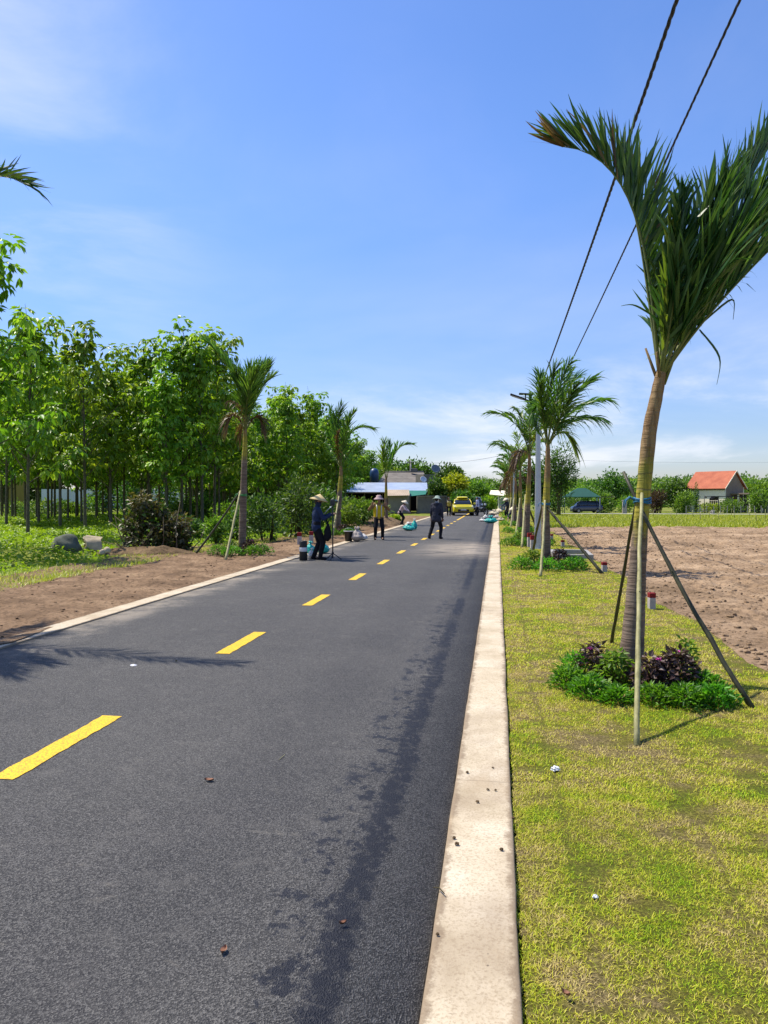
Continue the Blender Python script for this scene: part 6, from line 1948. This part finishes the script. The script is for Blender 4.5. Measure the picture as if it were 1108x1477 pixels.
# ------------------------------------------------------------------ people
def cap_mesh(p0, r0, p1, r1, n=12, k=4):
    p0 = np.asarray(p0, float); p1 = np.asarray(p1, float); d = p1 - p0; Ln = np.linalg.norm(d)
    d = d / Ln if Ln > 1e-6 else np.array([0, 0, 1.])
    a = np.cross(d, [0, 0, 1.]);
    if np.linalg.norm(a) < .05: a = np.cross(d, [0, 1., 0])
    a /= np.linalg.norm(a); b = np.cross(d, a)
    rings = [(p0 - d * r0 * math.cos(t), r0 * math.sin(t)) for t in np.linspace(.12, PI / 2, k)] + [(p1 + d * r1 * math.sin(t), r1 * math.cos(t)) for t in np.linspace(0, PI / 2 - .12, k)]
    V = []; F = []
    for c, r in rings:
        for q in range(n):
            an = 2 * PI * q / n; V.append(c + r * (math.cos(an) * a + math.sin(an) * b))
    m = len(rings)
    for i in range(m - 1):
        for q in range(n): F.append((i * n + q, i * n + (q + 1) % n, (i + 1) * n + (q + 1) % n, (i + 1) * n + q))
    F.append(tuple(range(n))[::-1]); F.append(tuple((m - 1) * n + q for q in range(n)))
    return V, F


def fuse(name, caps, voxel, mats, parent, wrinkle=0.0, extra=None):
    """Fuse tapered limbs into one continuous surface."""
    mb = MB()
    for c in caps:
        V, F = cap_mesh(*c); mb.add(V, F)
    o = mb.build('tmp', [], None)
    md = o.modifiers.new('r', 'REMESH'); md.mode = 'VOXEL'; md.voxel_size = voxel; md.use_smooth_shade = True
    dg = bpy.context.evaluated_depsgraph_get(); dg.update()
    me = bpy.data.meshes.new_from_object(o.evaluated_get(dg))
    bpy.data.objects.remove(o)
    me.name = name
    if wrinkle:
        n = len(me.vertices); co = np.empty(n * 3, np.float32); me.vertices.foreach_get('co', co); co = co.reshape(-1, 3)
        nr = np.empty(n * 3, np.float32); me.vertices.foreach_get('normal', nr); nr = nr.reshape(-1, 3)
        w_ = fbm(co[:, 0] * 14 + co[:, 1] * 9, co[:, 2] * 16 + co[:, 1] * 7, 5, 3) - .45
        co = co + nr * (w_ * wrinkle)[:, None]
        me.vertices.foreach_set('co', co.astype(np.float32).ravel()); me.update()
    me.materials.clear()
    for m_ in mats: me.materials.append(m_)
    if extra:
        bm = bmesh.new(); bm.from_mesh(me)
        for (c, r, mi) in extra:
            res = bmesh.ops.create_uvsphere(bm, u_segments=8, v_segments=6, radius=r, matrix=Matrix.Translation(c))
            fs = {f for v in res['verts'] for f in v.link_faces}
            for f in fs: f.material_index = mi; f.smooth = True
        bm.to_mesh(me); bm.free()
    return obj(name, me, parent)


def person(base, face, H, label, lean=0.0, pelvis=.525, arms=None, feet=((-.06, 0), (.06, 0)), headlean=0.1, shirt='navy', trousers='black_cloth', hat=None, py=0.0, voxel=.0075, vest=None, hood=False, jacket=.0, mask=None, hair=True, headturn=0.0, pz=0.0):
    """face: world direction the person faces. arms: ((upper dir, fore dir, hand dir) left, right); feet in fractions of H."""
    face = np.asarray(face, float)[:2]; face /= np.linalg.norm(face)
    root = empty('person', (base[0], base[1], base[2] + pz), math.atan2(-face[0], face[1]), label, 'person')
    X = np.array([1., 0, 0]); Y = np.array([0, 1., 0]); Z = np.array([0, 0, 1.])
    P = np.array([0, py * H, pelvis * H]); sd = np.array([0, math.sin(lean), math.cos(lean)]); fd = np.array([0, math.cos(lean), -math.sin(lean)])
    hl = lean * .55 + headlean; hd = np.array([math.sin(headturn) * 0, math.sin(hl), math.cos(hl)]); hf = norm(np.array([math.sin(headturn) * math.cos(hl), math.cos(headturn) * math.cos(hl), -math.sin(hl)]))
    waist = P + sd * .10 * H; chest = P + sd * .205 * H; nb = P + sd * .30 * H
    head = nb + hd * .098 * H
    B = []; S = []; T = []
    def add(L_, a, ra, b, rb): L_.append((a, ra * H, b, rb * H))
    e = .008
    for s in (-1, 1):
        hp = P + X * s * .045 * H; wp = waist + X * s * .030 * H; cp = chest + X * s * .050 * H; sp_ = P + sd * .275 * H + X * s * .088 * H
        for L_, g_ in ((B, 0), (S, e)):
            add(L_, hp, .060 + g_, wp, .055 + g_); add(L_, wp, .055 + g_, cp, .062 + g_); add(L_, cp, .060 + g_, sp_, .036 + g_)
        add(S, hp - sd * .02 * H - sd * jacket * H, .062 + e, hp, .062 + e)
        add(T, hp, .060 + e * .7, hp + sd * .05 * H, .058 + e * .7)
    for L_, g_ in ((B, 0), (S, e)):
        add(L_, P, .062 + g_, chest, .066 + g_); add(L_, P + sd * .275 * H - X * .088 * H, .034 + g_, P + sd * .275 * H + X * .088 * H, .034 + g_)
        add(L_, chest, .060 + g_, P + sd * .265 * H, .048 + g_)
    add(B, nb - sd * .02 * H, .034, nb + hd * .05 * H, .030)
    add(S, nb - sd * .03 * H, .042, nb + hd * .005 * H, .036)
    # head
    add(B, head + hd * .012 * H - hf * .012 * H, .050, head + hd * .020 * H + hf * .004 * H, .048)
    add(B, head, .045, head - hd * .035 * H + hf * .020 * H, .030)
    add(B, head + hf * .046 * H - hd * .0 * H, .006, head + hf * .056 * H - hd * .014 * H, .009)   # nose
    side = norm(np.cross(hf, hd))
    for s in (-1, 1):
        add(B, head + side * s * .049 * H + hd * .008 * H, .008, head + side * s * .050 * H - hd * .012 * H, .006)   # ears
        add(B, head + hf * .044 * H - hd * .032 * H + side * s * .006 * H, .006, head + hf * .044 * H - hd * .032 * H - side * s * .006 * H, .006)  # lips
    eyes = [(Vector(head + hf * .044 * H + side * s * .020 * H + hd * .006 * H), .0075 * H, 1) for s in (-1, 1)]
    # legs
    ank = []
    for i, s in enumerate((-1, 1)):
        hip = P + X * s * .052 * H - Z * .01 * H
        a = np.array([feet[i][0] * H, feet[i][1] * H, .045 * H])
        l1, l2 = .245 * H, .245 * H
        v_ = a - hip; d_ = min(np.linalg.norm(v_), (l1 + l2) * .999); u_ = v_ / np.linalg.norm(v_)
        a = hip + u_ * d_
        if a[2] > .05 * H: a[2] = .045 * H
        x_ = d_ / 2; hgt = math.sqrt(max(l1 * l1 - x_ * x_, 0)); pole = norm(Y + X * s * .15 - u_ * np.dot(Y + X * s * .15, u_))
        kn = hip + u_ * x_ + pole * hgt
        add(B, hip, .050, kn, .032); add(B, kn, .032, a, .021)
        add(T, hip, .054 + e * .6, kn, .038 + e); add(T, kn, .038 + e, a + Z * .005 * H, .030 + e * .6)
        add(B, a, .022, a + Y * .07 * H - Z * .022 * H, .020)
        ank.append(a)
        toe = norm(Y + X * s * .18)
        fuse('shoe', [(a - toe * .018 * H - Z * .012 * H, .028 * H, a + toe * .045 * H - Z * .020 * H, .026 * H), (a + toe * .045 * H - Z * .020 * H, .026 * H, a + toe * .085 * H - Z * .026 * H, .019 * H), (a - toe * .01 * H, .028 * H, a + Z * .02 * H, .029 * H)], .010, [M['black_cloth']], root)
    # arms and hands
    arms = arms or ((np.array([-.15, 0, -1]), np.array([-.05, .1, -1]), np.array([0, .1, -1])), (np.array([.15, 0, -1]), np.array([.05, .1, -1]), np.array([0, .1, -1])))
    wr = []
    for i, s in enumerate((-1, 1)):
        sh_ = P + sd * .272 * H + X * s * .10 * H
        u1, u2, u3 = (norm(np.asarray(q, float)) for q in arms[i])
        el = sh_ + u1 * .170 * H; w_ = el + u2 * .148 * H
        for L_, g_ in ((B, 0), (S, e)):
            add(L_, sh_, .036 + g_, el, .026 + g_)
            add(L_, el, .026 + g_, w_ - u2 * (.012 * H if L_ is S else 0), .017 + g_)
        pal = norm(np.cross(u3, X)) if abs(np.dot(u3, X)) < .9 else Z
        acr = norm(np.cross(u3, pal))          # across the palm
        pe = w_ + u3 * .052 * H
        for q in (-1, 0, 1): add(B, w_ + acr * q * .008 * H + u3 * .01 * H, .0095, pe + acr * q * .015 * H, .0085)
        crl = pal if np.dot(pal, Y) < 0 or True else -pal
        for q, fl_ in enumerate((.040, .046, .043, .034)):
            f0 = pe + acr * (q - 1.5) * .0128 * H; k1 = norm(u3 + .35 * crl); k2 = norm(u3 * .55 + .9 * crl); k3 = norm(u3 * .2 + crl)
            f1 = f0 + k1 * fl_ * .5 * H; f2 = f1 + k2 * fl_ * .3 * H; f3 = f2 + k3 * fl_ * .22 * H
            add(B, f0, .0056, f1, .0052); add(B, f1, .0052, f2, .0048); add(B, f2, .0048, f3, .0040)
        ts = -s
        t0 = w_ + u3 * .016 * H + acr * ts * .014 * H; t1 = t0 + norm(acr * ts + u3 * .8 + crl * .3) * .028 * H; t2 = t1 + norm(u3 + acr * ts * .2 + crl * .4) * .022 * H
        add(B, t0, .0075, t1, .0062); add(B, t1, .0062, t2, .0048)
        wr.append(pe)
    fuse('body', B, voxel, [M['skin'], M['eye']], root, 0, eyes)
    fuse('shirt' if not jacket else 'jacket', S, .0105, [M[shirt]], root, .016)
    fuse('trousers', T, .0105, [M[trousers]], root, .016)
    if vest:
        Vc = []
        for s in (-1, 1):
            hp = P + X * s * .046 * H; cp = chest + X * s * .050 * H; sp_ = P + sd * .270 * H + X * s * .070 * H
            Vc += [(hp, .070 * H, cp, .073 * H), (cp, .072 * H, sp_, .047 * H)]
        Vc += [(P, .072 * H, chest, .077 * H)]
        vo_ = fuse('vest', Vc, .0105, [M[vest]], root, .010)
        for s in (-1, 1):
            a0_ = P + X * s * .055 * H + fd * .078 * H; a1_ = chest + X * s * .05 * H + fd * .081 * H; a2_ = P + sd * .27 * H + X * s * .06 * H + fd * .052 * H
            MB().tube([a0_, a1_, a2_], [.012 * H, .012 * H, .010 * H], 6).build('reflective_strip', M['silver_tape'], vo_)
    if hood:
        fuse('hood', [(nb - fd * .035 * H - X * .03 * H, .034 * H, nb - fd * .035 * H + X * .03 * H, .034 * H), (nb - fd * .05 * H, .032 * H, nb - fd * .05 * H - sd * .05 * H, .022 * H)], .010, [M[shirt]], root, .012)
    if hair:
        fuse('hair', [(head + hd * .020 * H - hf * .018 * H, .052 * H, head + hd * .030 * H + hf * .002 * H, .047 * H), (head - hf * .025 * H, .040 * H, head - hf * .020 * H - hd * .030 * H, .034 * H)], .009, [M['hair']], root)
    if mask:
        fuse('face_cloth', [(head - hd * .018 * H, .050 * H, head - hd * .045 * H + hf * .016 * H, .040 * H), (nb + hd * .01 * H, .038 * H, nb + hd * .05 * H, .036 * H)], .009, [M[mask]], root)
    Rm = Matrix((side, norm(np.cross(hd, side)), hd)).transposed()
    if hat:
        kind, mat = hat
        c = head + hd * .045 * H
        if kind == 'cone':
            R_ = .150 * H; hh_ = .10 * H
            MB().lathe([(0, hh_), (R_ * .03, hh_ * .985), (R_ * .5, hh_ * .50), (R_, -.004), (R_ * .985, -.012), (R_ * .5, hh_ * .47), (0, hh_ * .95)], tuple(c - hd * .025 * H), 28, M=Rm).build('conical_hat', M[mat], root)
        else:
            r0 = .062 * H
            MB().lathe([(0, .052 * H), (r0 * .6, .050 * H), (r0 * .92, .036 * H), (r0, .0), (r0 * 1.5, -.022 * H), (r0 * 1.85, -.045 * H), (r0 * 1.83, -.049 * H), (r0 * 1.45, -.028 * H), (r0 * .97, -.006 * H), (r0 * .97, -.03 * H)], tuple(c - hd * .002 * H), 26, M=Rm).build('brimmed_hat', M[mat], root)
    return root, wr, (head, hd, hf, side)


RIGHT3 = np.array([CR[0], CR[1]]); FWD3 = np.array([CF[0], CF[1]])
# worker with the conical hat, adjusting the instrument
p1 = gp(456, 807.5)
f1 = RIGHT3 + .25 * FWD3
A1 = ((( -.10, .55, -.75), (.25, .95, .42), (.1, 1, .3)), ((.10, .45, -.85), (-.1, .95, .50), (-.1, 1, .3)))
person(p1, f1, 1.58, 'person in navy shirt and pale yellow conical hat, hands on the instrument stand', .06, .52, A1, ((-.055, -.03), (.055, .055)), .18, 'navy', 'black_cloth', ('cone', 'straw'), voxel=.0065, mask='navy')
# man in a yellow vest facing the viewer
p2 = gp(546.5, 778.5)
A2 = (((-.75, .25, -.62), (.55, .62, .62), (.3, .3, 1)), ((.72, .25, -.62), (-.42, .62, .72), (-.2, .3, 1)))
pm, wr2, hd2 = person(p2, -FWD3 + .12 * RIGHT3, 1.60, 'person in yellow vest and faded brimmed hat facing the viewer, hands raised to the face', .0, .525, A2, ((-.085, 0), (.085, .01)), .05, 'tan_cloth', 'black_cloth', ('brim', 'hat_pink'), voxel=.0065, vest='yellow_cloth')
# person in a dark hooded jacket, seen from behind
p4 = gp(629.5, 777.3)
A4 = (((-.22, -.02, -1), (-.02, .25, -1), (.05, .1, -1)), ((.20, .05, -1), (-.05, .35, -1), (-.05, .2, -1)))
person(p4, FWD3 * .95 + .45 * RIGHT3, 1.60, 'person in dark hooded jacket and floppy pale green hat, seen from behind mid road', .06, .515, A4, ((-.165, -.03), (.10, .0)), .32, 'slate_cloth', 'black_cloth', ('brim', 'hat_green'), voxel=.0065, hood=True, jacket=.05, mask='hat_white')
# small woman bending on the verge
p3 = gp(578.5, 757)
A3 = (((-.15, .55, -.8), (.15, .8, -.6), (0, .6, -.8)), ((.15, .65, -.75), (-.15, .9, -.4), (0, .6, -.8)))
person(p3, RIGHT3 * .9 - .35 * FWD3, 1.48, 'small person in pale pink shirt and white conical hat bending forward on the verge', .55, .475, A3, ((-.06, -.02), (.06, .07)), .1, 'pink_cloth', 'black_cloth', ('cone', 'pale_straw'), py=-.04, voxel=.009)
# beyond
p5 = gp(689.5, 744)
person(p5, FWD3 * .5 - RIGHT3, 1.58, 'person in pale lilac shirt and dark trousers beside the small motorbike', .1, .52, None, ((-.06, 0), (.06, .02)), .1, 'lilac_cloth', 'black_cloth', None, voxel=.011)
p6 = gp(647.5, 744.5)
person(p6, -FWD3, 1.58, 'person in bright yellow vest mostly hidden behind the one in the dark hooded jacket', .05, .52, None, ((-.06, 0), (.06, .02)), .1, 'slate_cloth', 'black_cloth', None, voxel=.011, vest='yellow_cloth')
p7 = gp(732.5, 747)
person((p7[0], p7[1], -.03), -RIGHT3 - .4 * FWD3, 1.56, 'person in dark clothes and pale conical hat working among the distant palms', .35, .50, A3, ((-.06, 0), (.06, .04)), .2, 'slate_cloth', 'black_cloth', ('cone', 'pale_straw'), py=-.03, voxel=.011)
p8 = gp(741, 755.5)
AS = (((-.2, .8, -.5), (.1, .8, -.6), (0, .6, -.8)), ((.2, .8, -.5), (-.1, .8, -.6), (0, .6, -.8)))
person((p8[0], p8[1], -.03), -FWD3 - .5 * RIGHT3, 1.52, 'person in white hat crouching beside a pale stick among the distant palms', .55, .22, AS, ((-.07, -.02), (.07, .02)), .0, 'slate_cloth', 'black_cloth', ('cone', 'pale_straw'), py=-.10, voxel=.011)

# instrument stand ---------------------------------------------------------
b = gp(480, 808)
ts_ = empty('instrument_stand', tuple(b), YAW, 'thin black stand with a small instrument on top, in front of the worker in navy', 'stand')
MB().tube([(0, 0, .05), (0, 0, .75), (0, 0, 1.34)], [.017, .015, .012], 8).build('pole', M['dark_metal'], ts_)
for k in range(3):
    a = .35 + k * 2 * PI / 3
    MB().tube([(0, 0, .17), (.12 * math.cos(a), .12 * math.sin(a), .09), (.22 * math.cos(a), .22 * math.sin(a), .012)], [.012, .011, .011], 6).build('leg', M['dark_metal'], ts_)
MB().lathe([(.0, .15), (.028, .15), (.028, .20), (0, .20)], n=10).build('collar', M['black_plastic'], ts_)
ins = MB(); ins.box((0, 0, 1.42), (.12, .10, .14), bev=.02); ins.lathe([(0, 0), (.035, 0), (.04, .09), (.0, .09)], (0, .05, 1.43), 12, M=Matrix.Rotation(-PI / 2, 3, 'X'))
ins.lathe([(0, 1.34), (.05, 1.34), (.05, 1.36), (0, 1.36)], n=12); ins.box((.10, 0, 1.44), (.07, .03, .04), bev=.008)
ins.build('instrument', M['dark_metal'], ts_)
MB().tube([(.06, 0, 1.40), (-.12, -.02, 1.24), (-.22, -.02, 1.12)], [.012, .010, .012], 6).build('lever', M['steel'], ts_)
# bag hanging from it
def soft_bag(name, loc, rx, ry, h, mat, label, cat, seed, neck=True, grp=None, knotmat=None, hang=False):
    rng = np.random.default_rng(seed)
    root = empty(name, tuple(loc), rng.random() * 6, label, cat, grp)
    bm = bmesh.new(); bmesh.ops.create_icosphere(bm, subdivisions=4, radius=1); ph = rng.random(8) * 6
    for v in bm.verts:
        c = v.co.copy(); t_ = (c.z + 1) / 2
        k = 1 + .10 * math.sin(4 * c.x + ph[0]) * math.sin(5 * c.y + ph[1]) + .06 * math.sin(11 * math.atan2(c.y, c.x) + ph[2]) * t_ + .05 * math.sin(9 * c.z + ph[3] + 3 * c.x)
        w_ = (1 - .55 * t_ ** 2) if not hang else (1 - .35 * t_)
        v.co = Vector((c.x * rx * k * w_, c.y * ry * k * w_, max(t_ * h * (1 + .1 * math.sin(3 * c.x + ph[4])), .0)))
        for_ = 0
    for f in bm.faces: f.smooth = True
    me = bpy.data.meshes.new('sack'); bm.to_mesh(me); bm.free(); me.materials.append(mat); obj('sack', me, root)
    if neck:
        mb = MB()
        for k in range(6):
            a = k * 1.05 + rng.random() * .5; mb.tube([(0, 0, h * .88), (.06 * rx * math.cos(a), .06 * rx * math.sin(a), h * 1.05), (rx * .30 * math.cos(a), rx * .30 * math.sin(a), h * (1.15 + .15 * rng.random()))], [rx * .12, rx * .07, rx * .10], 6)
        mb.build('knot', knotmat or mat, root)
    return root
soft_bag('carry_bag', b + (-CR[0] * .13, -CR[1] * .13, .46), .11, .09, .42, M['black_cloth'], 'black cloth bag hanging from the thin instrument stand', 'bag', 1, True, hang=True)
# black banded cylinder
c = gp(437.5, 808)
bc = empty('banded_cylinder', tuple(c), 0, 'black upright cylinder with a white band, left of the worker in the conical hat', 'cylinder')
MB().lathe([(0, 0), (.095, 0), (.10, .01), (.092, .45), (.085, .475), (.07, .48), (.068, .44), (0, .43)], n=24).build('shell', M['black_plastic'], bc)
MB().lathe([(.0975, .215), (.0995, .22), (.0965, .31), (.0945, .315)], n=24).build('band', M['white_band'], bc)
# bags and sacks
TB = 'teal plastic bags along the road'
soft_bag('plastic_bag', gp(466, 798), .26, .2, .30, M['teal'], 'teal plastic bag on the verge right behind the worker in navy', 'bag', 2, True, TB)
soft_bag('plastic_bag', gp(448, 799), .17, .14, .28, M['teal'], 'teal plastic bag mostly hidden behind the legs of the worker in navy', 'bag', 3, True, TB)
soft_bag('plastic_bag', gp(590, 765.5), .36, .26, .30, M['teal'], 'teal plastic bag lying flat at the road edge between two standing people', 'bag', 4, True, TB, M['white_sack'])
soft_bag('plastic_bag', gp(598, 764), .17, .16, .42, M['teal'], 'upright teal bag with a white top at the road edge beside the flat teal bag', 'bag', 5, True, TB, M['white_sack'])
soft_bag('plastic_bag', gp(708, 754.5), .45, .3, .34, M['teal'], 'teal plastic bag among white sheets at the right edge of the road', 'bag', 6, True, TB)
soft_bag('white_bag', gp(450, 806), .11, .10, .22, M['white_sack'], 'small white bag beside the black banded cylinder', 'bag', 7, True)
soft_bag('white_sack', gp(515, 781), .30, .24, .40, M['grey_sack'], 'translucent pale grey sack beside the black bucket on the verge', 'sack', 8, True, 'pale sacks by the black bucket')
soft_bag('white_sack', gp(523, 779), .22, .2, .24, M['white_sack'], 'low white sack right of the grey sack on the verge', 'sack', 9, False, 'pale sacks by the black bucket')
bk = gp(503, 781)
bu = empty('bucket', tuple(bk), 0, 'black bucket with a pale rim on the verge left of the grey sack', 'bucket')
MB().lathe([(0, 0), (.12, 0), (.155, .34), (.165, .345), (.165, .37), (.15, .37), (.115, .02), (0, .02)], n=22).build('shell', M['black_plastic'], bu)
MB().lathe([(.166, .35), (.178, .352), (.178, .372), (.164, .374)], n=22).build('rim', M['white_band'], bu)
MB().tube([(.165 * math.cos(a), .02, .36 + .11 * math.sin(a)) for a in np.linspace(0, PI, 9)], .006, 5).build('handle', M['steel'], bu)
for i, (u, v, rx, h, m, lab) in enumerate(((696, 752, .34, .16, 'white_sack', 'crumpled white sheet left of the teal bag at the right road edge'), (700, 748.5, .22, .30, 'white_sack', 'small white bundle behind the teal bag at the right road edge'), (722, 751, .40, .18, 'cream_sack', 'pale spread sack on the lawn edge right of the teal bag'), (716, 748, .3, .24, 'grey_sack', 'brownish sack between the teal bag and the lawn'),
                                      (713, 742.5, .5, .34, 'cream_sack', 'wide cream sack on the right road edge, beyond the teal bag'), (720, 739.5, .5, .42, 'cream_sack', 'cream sack standing farthest along the right road edge'))):
    soft_bag('sack', gp(u, v), rx, rx * .75, h, M[m], lab, 'sack', 30 + i, i % 2 == 0, 'sacks at the right road edge')
